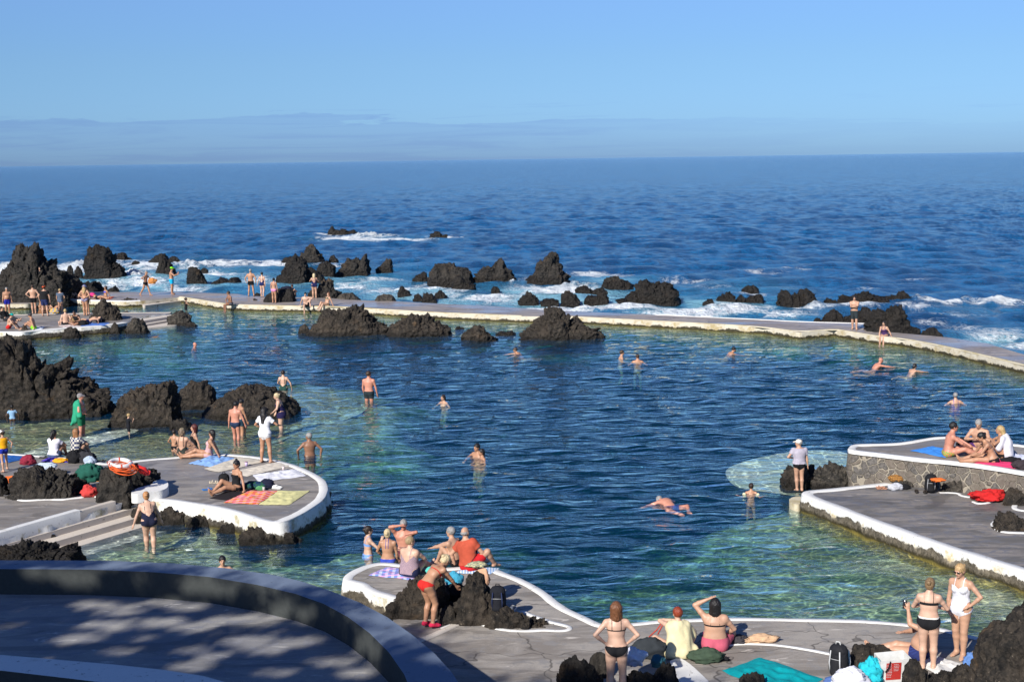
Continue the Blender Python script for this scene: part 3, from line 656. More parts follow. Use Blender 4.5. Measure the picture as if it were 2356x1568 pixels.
mx = N.n('VectorMath'); mx.operation = 'MULTIPLY_ADD'; N.link(dn.outputs['Color'], mx.inputs[0]); mx.inputs[1].default_value = (.22, .22, .22); N.link(N.coord(), mx.inputs[2])
vo = N.n('TexVoronoi'); vo.feature = 'DISTANCE_TO_EDGE'; N.link(mx.outputs[0], vo.inputs['Vector']); vo.inputs['Scale'].default_value = 4.0
vc = N.n('TexVoronoi'); N.link(mx.outputs[0], vc.inputs['Vector']); vc.inputs['Scale'].default_value = 4.0
sc_ = N.mix(N.ramp(N.noise(N.coord(), 14, 5, .7), .35, .7), (.07, .065, .06), (.17, .155, .14)); sb = N.n('SeparateColor'); N.link(vc.outputs['Color'], sb.inputs[0])
sc_ = N.mix(N.math('MULTIPLY', sb.outputs[0], .55), sc_, (.20, .16, .12)); ms_ = N.ramp(N.math('ADD', vo.outputs['Distance'], N.math('MULTIPLY', N.math('SUBTRACT', N.noise(N.coord(), 2.2, 4, .6), .5), .22)), .03, .075)
c = N.mix(ms_, (.29, .255, .20), sc_)
N.bsdf(out, c, .9, .2, N.bump(N.math('ADD', N.math('MULTIPLY', ms_, 1.0), N.math('MULTIPLY', N.noise(N.coord(), 18, 4, .7), .35)), .9, .05)); RUB = m
P6 = np.array([at(x, y, Z6)[:2] for x, y in T6])
d6 = slab('upper_terrace', T6, Z6, CON, None, 0, None)
wl = slab('stone_wall', T6, Z6 - .012, RUB, None, 0, -1.2, RUB, .05, kind=None); tag(wl, 'rubble wall of dark lava stones in pale mortar carrying the upper terrace', 'stone wall')
ribbon('rim', [T6[i] for i in range(10)], Z6, .20, WHT, d6, .03, -1, drop=.05)
ribbon('rim', [T6[i] for i in (10, 11, 12, 13, 14, 15, 16, 17, 0)], Z6, .22, WHT, d6, .02, -1, drop=.07)

# ---- shallow shelves under water
SHELF = m_paint('submerged_shelf', (.62, .62, .48), (.30, .28, .15), .6); DKS = m_plain('submerged_side', (.02, .03, .03), .9, .1)
slab('shallow_shelf', [(1668, 1090), (1672, 1078), (1690, 1068), (1740, 1053), (1800, 1041), (1850, 1036), (1945, 1034), (2000, 1080), (1960, 1130), (1850, 1142), (1800, 1136), (1740, 1128), (1700, 1122), (1680, 1110)], -.20, SHELF, None, 2, -2.8, DKS, .03)
slab('shallow_path', [(37, 1047), (110, 1023), (200, 1003), (290, 984), (330, 990), (230, 1018), (170, 1035), (110, 1056)], -.08, SHELF, None, 1, -1, DKS, .03)
slab('landing_step', [(1812, 1150), (1826, 1141), (1846, 1141), (1844, 1158), (1830, 1160)], .12, WHY, None, 1, -1, WHY, .02)
slab('shallow_ledge', [(560, 1010), (700, 935), (840, 925), (850, 940), (800, 965), (700, 990), (610, 1030)], -.30, SHELF, None, 2, -2.4, DKS, .05)

# ---- foreground shaded terrace
Z7 = 1.5; Z7T = 2.0
OUT7 = [(-150, 1288), (0, 1288), (120, 1288), (260, 1289), (400, 1295), (520, 1306), (620, 1320), (690, 1335), (760, 1358), (830, 1386), (890, 1418), (950, 1460), (1000, 1502), (1040, 1546), (1075, 1600), (1130, 1760)]
INN7 = [(-150, 1307), (0, 1308), (200, 1309), (350, 1315), (480, 1326), (590, 1344), (680, 1365), (745, 1388), (800, 1418), (850, 1455), (895, 1500), (930, 1550), (950, 1600), (960, 1760)]
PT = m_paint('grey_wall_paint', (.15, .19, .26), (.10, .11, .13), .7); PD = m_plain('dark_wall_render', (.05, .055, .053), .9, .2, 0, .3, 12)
fw = slab('curved_parapet', OUT7 + INN7[::-1], Z7T, PT, None, 0, None, kind=None); tag(fw, 'curved grey parapet wall round the shaded foreground terrace', 'parapet')
def curtain(name, line, zref, z0, z1, mat, parent, flip=False):
    P = np.array([at(x, y, zref)[:2] for x, y in line]); P = resample(P, .3); n = len(P)
    V = np.concatenate([np.column_stack([P, np.full(n, z0)]), np.column_stack([P, np.full(n, z1)])]); i = np.arange(n - 1)
    F = np.stack([i, i + 1, i + 1 + n, i + n], 1); F = F[:, ::-1] if flip else F
    return new_mesh(name, V, F, mat, True, parent)
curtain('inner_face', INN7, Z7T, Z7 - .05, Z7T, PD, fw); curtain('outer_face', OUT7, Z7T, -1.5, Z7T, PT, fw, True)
Pfl = [tuple(at(x, y - 10, Z7T)[:2]) for x, y in INN7]
FLM = m_concrete('shaded_floor_concrete', (.24, .235, .235), (.34, .325, .30), (.26, .26, .28))
fl7 = slab('foreground_terrace', [(-40, Pfl[0][1] - 1.)] + Pfl + [(Pfl[-1][0] + 1, -12.), (-40, -12.)], Z7, FLM, None, 0, None, px=False)
NW = [(-150, 1492), (0, 1505), (130, 1516), (260, 1527), (380, 1540), (470, 1554), (540, 1574), (600, 1600), (640, 1700)]
NWI = [(-150, 1528), (0, 1541), (130, 1556), (230, 1568), (330, 1585), (420, 1610), (440, 1700)]
nw = slab('near_parapet', NW + NWI[::-1], 1.95, WHT, None, 0, None, kind=None); tag(nw, 'low white topped curved wall at the bottom left corner', 'parapet')
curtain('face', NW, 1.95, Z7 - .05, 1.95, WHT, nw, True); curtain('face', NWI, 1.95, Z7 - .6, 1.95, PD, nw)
# ------------------------------------------------------------------ rocks
def rock(label, base_y, pts, z0=ZSEA, ratio=.75, mat=None, name='rock', rough=1.0, seed=None, cat='rock', group=None, far=0, name_parent=None, pw_=.55):
    xs = [p[0] for p in pts]; xm = .5 * (xs[0] + xs[-1])
    Yf = at(xm, base_y, z0)[1]
    wid = (xs[-1] - xs[0]) / FX * Yf; dh = wid * ratio * .5
    Yc = Yf + dh
    W = np.array([at_plane(x, y, Yc)[[0, 2]] for x, y in pts])
    zb = z0 - .35
    W = np.vstack([[W[0, 0] - .02 * wid, zb], W, [W[-1, 0] + .02 * wid, zb]])
    Hh = W[:, 1].max() - zb
    seg = np.hypot(np.diff(W[:, 0]), np.diff(W[:, 1])); s = np.concatenate([[0], np.cumsum(seg)])
    pxs = (xs[-1] - xs[0]) * .4346
    nu = int(np.clip(pxs * 2.2, 30, 260)); nv = int(np.clip(nu * .62, 18, 130))
    t = np.linspace(0, s[-1], nu); PX = np.interp(t, s, W[:, 0]); PZ = np.interp(t, s, W[:, 1])
    th = np.linspace(0, math.pi, nv)[:, None]
    hr = np.clip((PZ - zb) / Hh, 0, 1)
    Dp = dh * (.25 + .75 * np.sqrt(np.clip(hr * 1.3, 0, 1)))
    sd_ = (hash(label) % 1000) if seed is None else seed
    sd_ = sum(ord(c) * (i + 3) for i, c in enumerate(label)) % 977
    lean = fbm(np.column_stack([PX * 1.1 / max(wid, .5) * 4 + sd_, PX * 0, PX * 0]), 2) * dh * .5
    Yv = Yc + lean[None] * np.sin(th) - np.cos(th) * Dp[None]
    Zv = zb + (PZ - zb)[None] * np.sin(th) ** pw_
    Xv = np.repeat(PX[None], nv, 0)
    V = np.stack([Xv, Yv, Zv], -1).reshape(-1, 3)
    # outward direction estimate
    C = np.array([.5 * (W[0, 0] + W[-1, 0]), Yc, zb + Hh * .25])
    D = V - C; D /= np.linalg.norm(D, axis=1)[:, None] + 1e-9
    sz = min(wid, Hh * 1.6) ; f1 = 2.2 / sz; q = V + sd_ * 1.7
    warp = np.stack([noise3(q * f1 * 2 + 5), noise3(q * f1 * 2 + 55), noise3(q * f1 * 2 + 95)], -1) * sz * .12
    big = fbm((q + warp) * f1 * np.array([1.2, 1, .8]), 3, True) - .6
    mid = fbm((q + warp) * f1 * 3.2, 3, True) - .6
    fine = fbm((q) * f1 * 9, 2, True)
    am = rough * sz * np.clip(np.sin(th) * 1.6, .25, 1).repeat(nu, 1).reshape(-1)
    w1, w1b = worley((q + warp) * f1 * np.array([2.6, 2.6, 1.7])); w2, w2b = worley((q + warp * .5) * f1 * np.array([6.5, 6.5, 4.5]))
    dsp = am * (.060 * (big - .25) + .020 * mid + .016 * (fine - .6) + .15 * (.45 - w1) - .04 * np.clip(.16 - (w1b - w1), 0, 1) * 4 + .055 * (.42 - w2) - .02 * np.clip(.2 - (w2b - w2), 0, 1) * 3 - .012)
    V = V + D * dsp[:, None]
    V[:, 2] += am * .02 * fine
    idx = np.arange(nv * nu).reshape(nv, nu)
    Fq = np.stack([idx[:-1, :-1], idx[:-1, 1:], idx[1:, 1:], idx[1:, :-1]], -1).reshape(-1, 4)
    o = new_mesh(name, V, Fq, mat or RK, True)
    center_origin(o, (C[0], Yc, z0))
    if name_parent is None: tag(o, label, cat, group)
    return o
RK = m_rock('lava_rock', (.85, .85, .85)); RKB = m_rock('brown_lava_rock', (1.08, 1.0, .92)); RKD = m_rock('black_lava_rock', (.5, .5, .52)); RKG = m_rock('grey_lava_rock', (1.5, 1.48, 1.42))
g_sea = 'lava rocks standing in the surf beyond the sea wall'
S = lambda lab, by, pts, **k: rock(lab, by, pts, mat=k.pop('mat', RKD), group=g_sea, **k)
S('small jagged reef farthest out, left of two in white foam', 537, [(755, 533), (763, 519), (770, 528), (783, 529), (792, 527), (800, 533), (812, 529), (825, 536)], ratio=.4)
S('small low reef far out at the right end of the foam streak', 546, [(988, 541), (1000, 533), (1010, 532), (1018, 541), (1028, 539)], ratio=.4)
S('huge craggy black rock rising behind the far terrace at the left edge', 716, [(-60, 690), (-20, 660), (9, 640), (22, 615), (28, 596), (35, 573), (44, 571), (53, 573), (62, 576), (73, 570), (84, 566), (94, 568), (101, 577), (103, 590), (113, 602), (125, 614), (139, 620), (156, 624), (164, 636), (170, 660), (172, 690), (160, 705), (150, 716)], mat=RK, ratio=.6)
S('low black rocks on the seaward side, right foot of the huge left rock', 672, [(140, 668), (150, 640), (165, 640), (178, 650), (190, 649), (205, 652), (220, 648), (230, 658), (237, 670)])
S('tall black rock with a slanting right shoulder and waterfall at its left', 641, [(198, 638), (202, 589), (207, 570), (220, 566), (235, 571), (246, 570), (258, 581), (262, 598), (267, 606), (285, 617), (289, 630), (293, 640)])
S('little pointed rock in the white water, left of the tall slanting rock', 637, [(169, 636), (172, 622), (180, 611), (188, 622), (191, 636)])
S('tiny dark rock in the falling foam beside the huge left rock', 624, [(154, 622), (157, 612), (163, 609), (168, 618)])
S('small dark rock just above the wall beside the seated blue bikini', 668, [(246, 668), (255, 662), (265, 657), (273, 667)])
S('flat black reef in the surf behind the tall slanting rock', 595, [(262, 594), (270, 585), (280, 581), (288, 583), (293, 592), (303, 595)])
S('tiny rock awash left of the lime cap', 604, [(304, 603), (312, 599), (321, 603)])
S('dark rock with sloping left side, farther one behind the lime cap', 602, [(343, 601), (352, 594), (360, 588), (370, 584), (380, 585), (385, 595), (386, 601)])
S('rounded dark rock at the right of the lime cap, far side', 602, [(388, 600), (392, 591), (402, 590), (410, 595), (414, 601)])
S('upright dark rock directly behind the lime cap', 627, [(358, 626), (364, 615), (368, 598), (372, 590), (380, 596), (390, 603), (398, 612), (403, 626)])
S('boxy black rock in the surf right of the man in blue shorts', 647, [(432, 646), (433, 618), (440, 615), (450, 615), (460, 622), (466, 632), (474, 643), (477, 647)])
S('tiny rock behind the boxy black rock', 621, [(463, 620), (468, 615), (478, 620)])
S('two low humps of rock left of the man in dark shorts on the wall', 650, [(488, 649), (500, 645), (508, 638), (516, 640), (525, 645), (533, 638), (545, 638), (554, 649)])
S('small rock on the sea edge behind the black block on the wall', 681, [(585, 679), (590, 673), (598, 675), (606, 680)])
S('sharp triangular peak, tallest of the centre left rock cluster', 606, [(688, 604), (693, 585), (700, 578), (708, 566), (717, 562), (724, 568), (733, 580), (740, 590), (746, 604)], mat=RK)
S('flat brown ledge left of the triangular peak', 600, [(648, 599), (655, 592), (668, 591), (678, 598)])
S('knobbly black rock in front of the triangular peak', 620, [(653, 616), (663, 603), (672, 590), (681, 584), (690, 592), (700, 597), (708, 610), (710, 619)])
S('broad black rock in shade, nearest of the centre left cluster', 646, [(637, 644), (640, 633), (647, 629), (654, 617), (660, 620), (668, 610), (680, 604), (695, 608), (704, 618), (707, 643)])
S('black rock between the broad one and the blonde woman on the wall', 643, [(698, 641), (704, 625), (712, 615), (720, 618), (728, 622), (738, 627), (746, 641)])
S('rounded dark rock behind the blonde woman in navy', 634, [(726, 626), (733, 612), (742, 603), (752, 600), (762, 605), (770, 614), (769, 630)])
S('small pointed rock right of the triangular peak', 601, [(756, 600), (760, 590), (768, 586), (773, 592), (779, 600)])
S('lumpy rock with a thin fin at its right end', 630, [(776, 628), (785, 615), (795, 604), (806, 595), (820, 594), (830, 600), (835, 590), (840, 588), (846, 598), (850, 615), (848, 626)], mat=RK)
S('lone shark fin shaped rock in open surf', 624, [(866, 620), (875, 612), (882, 602), (890, 595), (900, 595), (903, 612), (904, 622)], mat=RK)
S('small rock at the left foot of the big boulder', 645, [(948, 644), (957, 635), (966, 632), (973, 625), (981, 626), (986, 643)])
S('big broad rounded boulder in the middle of the surf', 651, [(985, 649), (988, 630), (994, 618), (1005, 608), (1018, 606), (1030, 608), (1045, 606), (1050, 613), (1062, 613), (1075, 616), (1082, 628), (1090, 645)], mat=RK, rough=.6)
S('craggy lump in front of the big boulder', 661, [(1041, 658), (1046, 644), (1052, 634), (1062, 636), (1070, 646), (1080, 652), (1093, 655)])
S('double peaked rock right of the big boulder', 648, [(1090, 645), (1095, 632), (1106, 622), (1117, 614), (1120, 611), (1133, 614), (1140, 605), (1150, 600), (1158, 605), (1165, 617), (1175, 627), (1181, 635), (1183, 645)], mat=RK)
S('tall pyramid shaped rock with a notched tip', 649, [(1210, 646), (1214, 637), (1228, 634), (1234, 615), (1240, 605), (1247, 597), (1257, 594), (1265, 588), (1268, 583), (1275, 580), (1280, 590), (1287, 595), (1291, 606), (1292, 625), (1303, 630), (1308, 645)], mat=RK)
S('small pointed rock with a low tail just beyond the wall, left of three', 678, [(915, 674), (921, 661), (926, 657), (932, 665), (941, 670), (946, 677)])
S('round rock close to the wall, left of a touching pair', 692, [(950, 691), (953, 680), (962, 675), (972, 682), (974, 691)])
S('blocky rock close to the wall, right of a touching pair', 693, [(972, 692), (974, 676), (984, 674), (995, 677), (1003, 687), (1006, 692)])
S('small crested rock behind the touching pair', 682, [(998, 681), (1005, 672), (1012, 666), (1020, 672), (1028, 681)])
S('tiny rock alone in turquoise water below the double peaked rock', 667, [(1130, 666), (1135, 658), (1145, 660), (1150, 667)])
S('mound of rock near the wall below the pyramid rock', 693, [(1194, 691), (1200, 682), (1210, 674), (1222, 674), (1232, 680), (1239, 691)], mat=RK)
S('flat rock awash right of the mound near the wall', 694, [(1244, 693), (1255, 688), (1270, 686), (1285, 691)])
S('jagged square rock right of the flat one awash', 694, [(1291, 692), (1293, 675), (1303, 669), (1312, 672), (1325, 678), (1333, 692)])
S('low flat reef, left half, behind the jagged square rock', 670, [(1324, 666), (1335, 658), (1345, 657), (1355, 663), (1363, 669)])
S('low flat reef, right half, behind the jagged square rock', 671, [(1364, 670), (1370, 664), (1385, 662), (1397, 669)])
S('rock rising to the right, left neighbour of the castle rock', 692, [(1346, 691), (1350, 682), (1360, 680), (1372, 682), (1378, 675), (1388, 672), (1396, 680), (1399, 691)])
S('long brown humped rock behind the castle rock in white water', 658, [(1386, 656), (1392, 642), (1405, 637), (1420, 637), (1435, 645), (1450, 650), (1457, 656)], mat=RK)
S('castle shaped black rock with three blunt towers', 694, [(1423, 692), (1432, 688), (1442, 689), (1448, 679), (1455, 672), (1464, 673), (1466, 660), (1472, 650), (1486, 645), (1494, 652), (1508, 652), (1513, 650), (1522, 653), (1530, 650), (1543, 657), (1552, 668), (1559, 680), (1563, 692)])
S('tiny flat rock alone in the swell right of centre', 665, [(1708, 664), (1718, 657), (1735, 657), (1744, 663)])
S('little low rock at the left end of the long reef', 697, [(1617, 696), (1628, 688), (1638, 687), (1642, 694)])
S('jagged reef rock with a square crest, first of the long reef', 693, [(1648, 692), (1656, 680), (1668, 676), (1675, 671), (1682, 672), (1692, 685)])
S('low jagged reef rock, second of the long reef', 692, [(1693, 690), (1705, 677), (1715, 688), (1725, 682), (1740, 679), (1748, 676), (1755, 688)])
S('spiky black rock with several teeth before the standing man', 698, [(1791, 696), (1794, 678), (1803, 670), (1812, 670), (1820, 682), (1832, 675), (1835, 684), (1842, 668), (1855, 666), (1868, 675), (1877, 685), (1882, 697)])
S('two tiny knobs of rock left of the standing man', 695, [(1896, 694), (1903, 685), (1912, 687), (1925, 693)])
S('long black reef behind the standing man', 699, [(1927, 696), (1935, 687), (1946, 681), (1960, 684), (1975, 676), (1990, 671), (2003, 677), (2013, 684), (2020, 680), (2035, 684), (2044, 696)])
S('humped reef rock right of the long black reef', 694, [(2034, 692), (2040, 681), (2055, 679), (2065, 681), (2070, 671), (2080, 670), (2088, 680), (2098, 690)])
S('last tiny reef rock on the right before the breaking wave', 690, [(2104, 690), (2115, 682), (2125, 683), (2136, 690)])
S('tiny black knob on the outer wall edge at the left of the dome', 741, [(1871, 739), (1877, 731), (1886, 731), (1890, 739)])
S('black dome shaped rock on the outer wall edge', 742, [(1889, 740), (1900, 722), (1912, 714), (1925, 714), (1935, 722), (1940, 740)])
S('black rock climbing to the right behind the standing man', 744, [(1938, 742), (1950, 730), (1965, 722), (1980, 715), (1988, 707), (1998, 708), (2002, 722), (2012, 727), (2018, 742)])
S('biggest black rock on the wall, beside the woman stepping in', 768, [(1995, 757), (2003, 735), (2010, 718), (2022, 712), (2035, 720), (2045, 713), (2060, 707), (2075, 712), (2083, 722), (2090, 740), (2100, 748), (2113, 764)], z0=ZW - .1, ratio=.55)
S('smooth black boulder on the wall at the far right', 774, [(2115, 772), (2125, 760), (2140, 753), (2155, 755), (2163, 765), (2169, 774)], z0=ZW - .1, rough=.5)
S('dark block topped with grey cement on the wall, clothes on top', 696, [(606, 695), (612, 680), (630, 668), (640, 665), (670, 665), (676, 672), (679, 694)], z0=ZW - .02, rough=.35, ratio=.6)
S('grey pitted rock on the wall behind the blonde woman', 688, [(708, 685), (712, 670), (727, 668), (735, 655), (745, 645), (755, 642), (765, 650), (770, 665), (780, 675), (785, 686)], z0=ZW - .1, mat=RK)
S('smooth grey hump on the wall, left of two', 691, [(771, 690), (782, 678), (790, 674), (810, 674), (820, 681), (830, 690)], z0=ZW - .1, mat=RKG, rough=.45)
S('smooth grey hump on the wall, right of two', 696, [(860, 695), (868, 681), (880, 677), (895, 677), (905, 681), (913, 694)], z0=ZW - .1, mat=RKG, rough=.45)
Pg = 'brown lava rocks standing in the calm pool'
Pr = lambda lab, by, pts, **k: rock(lab, by, pts, z0=k.pop('z0', 0), mat=k.pop('mat', RKB), group=k.pop('group', Pg), **k)
Pr('small round rock at the left end of the long pool ridge', 766, [(685, 764), (690, 752), (700, 745), (708, 750), (714, 763)])
Pr('long craggy ridge of brown rock, highest left part', 771, [(710, 767), (716, 750), (730, 742), (735, 726), (745, 712), (757, 710), (762, 716), (775, 713), (790, 708), (800, 703), (812, 706), (825, 708), (833, 705), (845, 712), (857, 722), (865, 735), (880, 748), (896, 755), (900, 769)], ratio=.45)
Pr('flat topped brown rock joined to the right end of the ridge', 772, [(890, 770), (900, 752), (915, 742), (920, 732), (935, 735), (942, 725), (955, 722), (970, 724), (985, 723), (990, 735), (1005, 740), (1020, 752), (1035, 757), (1041, 768)], ratio=.45)
Pr('low sloping rock between the ridge and the pyramid in the pool', 784, [(1064, 782), (1068, 766), (1085, 757), (1090, 751), (1105, 749), (1114, 755), (1116, 765), (1130, 775), (1142, 781)])
Pr('tiny brown rock tip behind the low sloping rock', 756, [(1047, 755), (1054, 750), (1067, 754)])
Pr('flat rock awash left of the pool pyramid', 769, [(1141, 768), (1152, 762), (1165, 763), (1175, 761), (1187, 768)])
Pr('large brown pyramid of rock with a craggy right flank', 781, [(1195, 773), (1205, 762), (1220, 752), (1232, 745), (1247, 730), (1258, 718), (1270, 711), (1280, 708), (1290, 712), (1296, 722), (1305, 727), (1310, 740), (1322, 735), (1335, 740), (1342, 750), (1355, 753), (1370, 758), (1380, 770)], ratio=.5)
Pr('massive dark crag in the shallow pool at the left edge', 962, [(-120, 800), (-60, 790), (-30, 782), (0, 776), (30, 772), (50, 775), (62, 778), (68, 790), (72, 812), (85, 820), (100, 835), (106, 848), (118, 846), (132, 846), (145, 858), (155, 853), (165, 850), (172, 862), (176, 874), (185, 874), (200, 879), (210, 888), (216, 905), (222, 903), (232, 910), (245, 922), (248, 940), (252, 958)], mat=m_rock('dark_brown_rock', (.92, .86, .80)), ratio=.4, pw_=.4)
Pr('big cracked rock with a knob on top behind the toddler', 981, [(266, 965), (268, 935), (280, 918), (290, 900), (298, 896), (312, 898), (330, 890), (350, 888), (364, 890), (375, 882), (388, 878), (398, 887), (405, 900), (406, 930), (404, 950), (400, 975)])
Pr('rounded brown rock in the middle of three by the shallows', 942, [(400, 936), (408, 908), (425, 890), (440, 879), (455, 877), (470, 878), (480, 888), (490, 900), (496, 920), (494, 938)], rough=.6)
Pr('broad cracked dome of rock behind the wading men', 963, [(463, 957), (480, 940), (500, 922), (520, 908), (537, 897), (560, 889), (580, 888), (605, 889), (625, 895), (645, 903), (660, 915), (675, 930), (684, 945), (684, 958)], rough=.55)
Pr('small low rock between the cracked rock and the boy', 986, [(390, 982), (398, 970), (410, 965), (425, 966), (438, 975), (441, 984)])
Pr('tiny dark rock in the far corner of the pool', 703, [(353, 702), (358, 699), (364, 702)])
Pr('low rock beside the back rim of the far terrace', 720, [(281, 719), (290, 715), (302, 719)])
T1g = 'lava rocks built into the far terrace'
Pr('dark rock in the front rim of the far terrace by the lime shorts', 778, [(40, 778), (46, 760), (52, 748), (56, 745), (62, 752), (68, 764), (72, 776)], group=T1g)
Pr('rock set in the white rim below the man in black shorts', 778, [(146, 772), (150, 756), (160, 753), (175, 753), (180, 765), (185, 776)], group=T1g)
Pr('thin upright rock in the rim near the far steps', 768, [(252, 766), (258, 748), (263, 740), (270, 745), (277, 762)], group=T1g)
Pr('rounded boulder at the foot of the far steps, left side', 766, [(291, 764), (297, 745), (304, 735), (315, 729), (325, 735), (335, 748), (343, 763)], group=T1g, mat=RKG)
Pr('large boulder at the right end of the far steps', 749, [(386, 746), (390, 728), (400, 718), (412, 715), (425, 718), (435, 728), (440, 745)], group=T1g, mat=RKG)
Pr('small boulder touching the right side of the large one at the steps', 751, [(428, 749), (437, 740), (448, 742), (454, 750)], group=T1g)
Pr('brown crag on the far terrace right of the sunhat couple', 738, [(209, 734), (216, 726), (220, 710), (222, 698), (232, 691), (245, 692), (253, 700), (256, 707), (265, 706), (275, 718), (280, 736)], z0=Z1, group=T1g)
Pr('dark rocks under the white far landing', 703, [(276, 700), (284, 688), (295, 686), (305, 688), (312, 690), (316, 685), (322, 693), (326, 702)], group=T1g)
Pr('row of dark stones under the back rim of the small bay', 702, [(148, 701), (152, 692), (180, 694), (210, 693), (240, 695), (270, 694), (281, 700)], group=T1g, ratio=.2)
T2g = 'lava rocks on the left terrace'
Pr('long knobbly dark rock on the left terrace', 1149, [(29, 1140), (33, 1120), (38, 1100), (48, 1085), (65, 1078), (80, 1073), (95, 1078), (110, 1085), (120, 1085), (135, 1090), (150, 1098), (165, 1095), (180, 1105), (190, 1120), (202, 1143)], z0=Z2, group=T2g, mat=RK)
RQ = Pr('rounded dark rock carrying the lifebuoy', 1156, [(226, 1138), (229, 1098), (238, 1080), (250, 1070), (265, 1072), (280, 1078), (292, 1084), (302, 1100), (308, 1140)], z0=Z2, group=T2g, mat=RK, ratio=.8)
Pr('dark rock behind the curved bench holding the red rescue float', 1128, [(284, 1112), (292, 1084), (305, 1082), (318, 1084), (330, 1094), (340, 1081), (350, 1082), (360, 1091), (367, 1104), (369, 1118)], z0=Z2, group=T2g, mat=RK, ratio=.7)
Pr('dark rock cut by the left picture edge on the left terrace', 1142, [(-40, 1130), (-20, 1085), (0, 1092), (8, 1095), (15, 1110), (22, 1130)], z0=Z2, group=T2g, mat=RKD)
for i, (by, pts, lab) in enumerate([(1204, [(300, 1196), (306, 1172), (320, 1162), (345, 1160), (362, 1172), (370, 1198)], 'brown rock at the foot of the white wall behind the bather on the steps'), (1206, [(362, 1204), (372, 1176), (390, 1168), (410, 1170), (425, 1182), (436, 1206)], 'second brown rock along the foot of the white terrace wall'), (1212, [(428, 1210), (438, 1190), (455, 1184), (480, 1192), (500, 1202), (512, 1216)], 'square grey rock along the foot of the white terrace wall'), (1224, [(500, 1220), (512, 1208), (530, 1204), (545, 1208), (556, 1216), (562, 1228)], 'low rock below the sloping white wall'), (1250, [(552, 1236), (562, 1222), (580, 1214), (605, 1214), (630, 1216), (655, 1222), (675, 1230), (685, 1246)], 'dark wet rock under the rounded tip of the left terrace')]):
    Pr(lab, by, pts, group='rocks along the foot of the left terrace', ratio=.35, mat=RKB)
Pr('black shaded rock pile behind the curved parapet at lower left', 1318, [(-60, 1275), (0, 1262), (30, 1259), (55, 1256), (75, 1258), (100, 1258), (120, 1268), (135, 1265), (150, 1261), (165, 1265), (175, 1275), (178, 1300)], z0=.3, mat=RKD)
T3g = 'lava rocks on the front terrace'
MR = Pr('brown crag in front of the bending woman in red', 1436, [(880, 1425), (886, 1396), (896, 1385), (910, 1378), (925, 1368), (938, 1352), (943, 1335), (950, 1325), (965, 1320), (980, 1318), (1000, 1322), (1018, 1332), (1030, 1350), (1040, 1375), (1050, 1410)], z0=Z3 - .1, group=T3g, ratio=.5, pw_=.45)
MR2 = Pr('pointed brown crag with a beige towel on its side', 1440, [(1040, 1432), (1048, 1390), (1060, 1368), (1070, 1345), (1080, 1325), (1100, 1318), (1112, 1325), (1122, 1348), (1132, 1372), (1145, 1400), (1160, 1430)], z0=Z3, group=T3g, ratio=.6, pw_=.45)
Pr('low brown rock tapering to the right under backpack and shoes', 1447, [(1115, 1443), (1128, 1408), (1150, 1398), (1180, 1400), (1200, 1412), (1225, 1426), (1255, 1434), (1285, 1441), (1299, 1447)], z0=Z3, group=T3g, ratio=.35)
Pr('small rock between the two brown crags', 1438, [(1006, 1434), (1015, 1400), (1030, 1392), (1045, 1398), (1056, 1434)], z0=Z3, group=T3g)
Pr('black shaded rock at the left of the standing woman in black bikini', 1640, [(1272, 1600), (1283, 1560), (1290, 1530), (1300, 1518), (1320, 1513), (1345, 1515), (1360, 1530), (1385, 1560), (1400, 1600)], z0=.4, group=T3g, mat=RKD, ratio=.6)
Pr('grey topped rock behind the hip of the standing woman', 1560, [(1352, 1545), (1358, 1515), (1366, 1503), (1378, 1499), (1392, 1502), (1402, 1515), (1408, 1545)], z0=.5, group=T3g, mat=RK)
Pr('black shaded rock under the dark backpack', 1650, [(1436, 1600), (1440, 1560), (1455, 1545), (1480, 1548), (1500, 1552), (1525, 1530), (1542, 1524), (1552, 1540), (1560, 1580), (1575, 1620)], z0=.3, group=T3g, mat=RKD, ratio=.6)
Pr('black rock tip in front of the teal towel', 1600, [(1696, 1590), (1705, 1560), (1718, 1552), (1730, 1548), (1748, 1549), (1760, 1562), (1772, 1590)], z0=.4, group=T3g, mat=RKD)
Pr('flat topped boulder beside the big hiking backpack', 1550, [(1957, 1535), (1962, 1500), (1970, 1487), (1985, 1482), (2010, 1484), (2035, 1486), (2050, 1495), (2063, 1520)], z0=Z3, group=T3g, mat=RKB, rough=.6)
Pr('pointed brown rock at the bottom edge beside the shopping bag', 1620, [(2074, 1600), (2080, 1550), (2090, 1525), (2100, 1514), (2110, 1518), (2120, 1535), (2135, 1552), (2150, 1580)], z0=Z3 - .1, group=T3g, mat=RKB)
Pr('jagged double rock at the bottom edge by the white sheet', 1620, [(2130, 1600), (2140, 1560), (2155, 1552), (2175, 1543), (2195, 1552), (2210, 1535), (2225, 1529), (2240, 1545), (2256, 1570), (2262, 1600)], z0=Z3 - .1, group=T3g, mat=RKB)
Pr('very large smooth dark rock filling the bottom right corner', 1680, [(2246, 1640), (2247, 1510), (2255, 1485), (2268, 1464), (2285, 1447), (2310, 1427), (2330, 1407), (2345, 1396), (2360, 1386), (2400, 1368), (2470, 1370), (2560, 1420), (2600, 1600)], z0=.4, group=T3g, mat=RKB, rough=.45, ratio=.5)
T5g = 'lava rocks by the right terrace'
Pr('dark rock standing in the water beside the white capped man', 1118, [(1798, 1110), (1804, 1088), (1818, 1072), (1832, 1080), (1845, 1078), (1860, 1070), (1872, 1066), (1877, 1080), (1884, 1110)], group=T5g, mat=RKB)
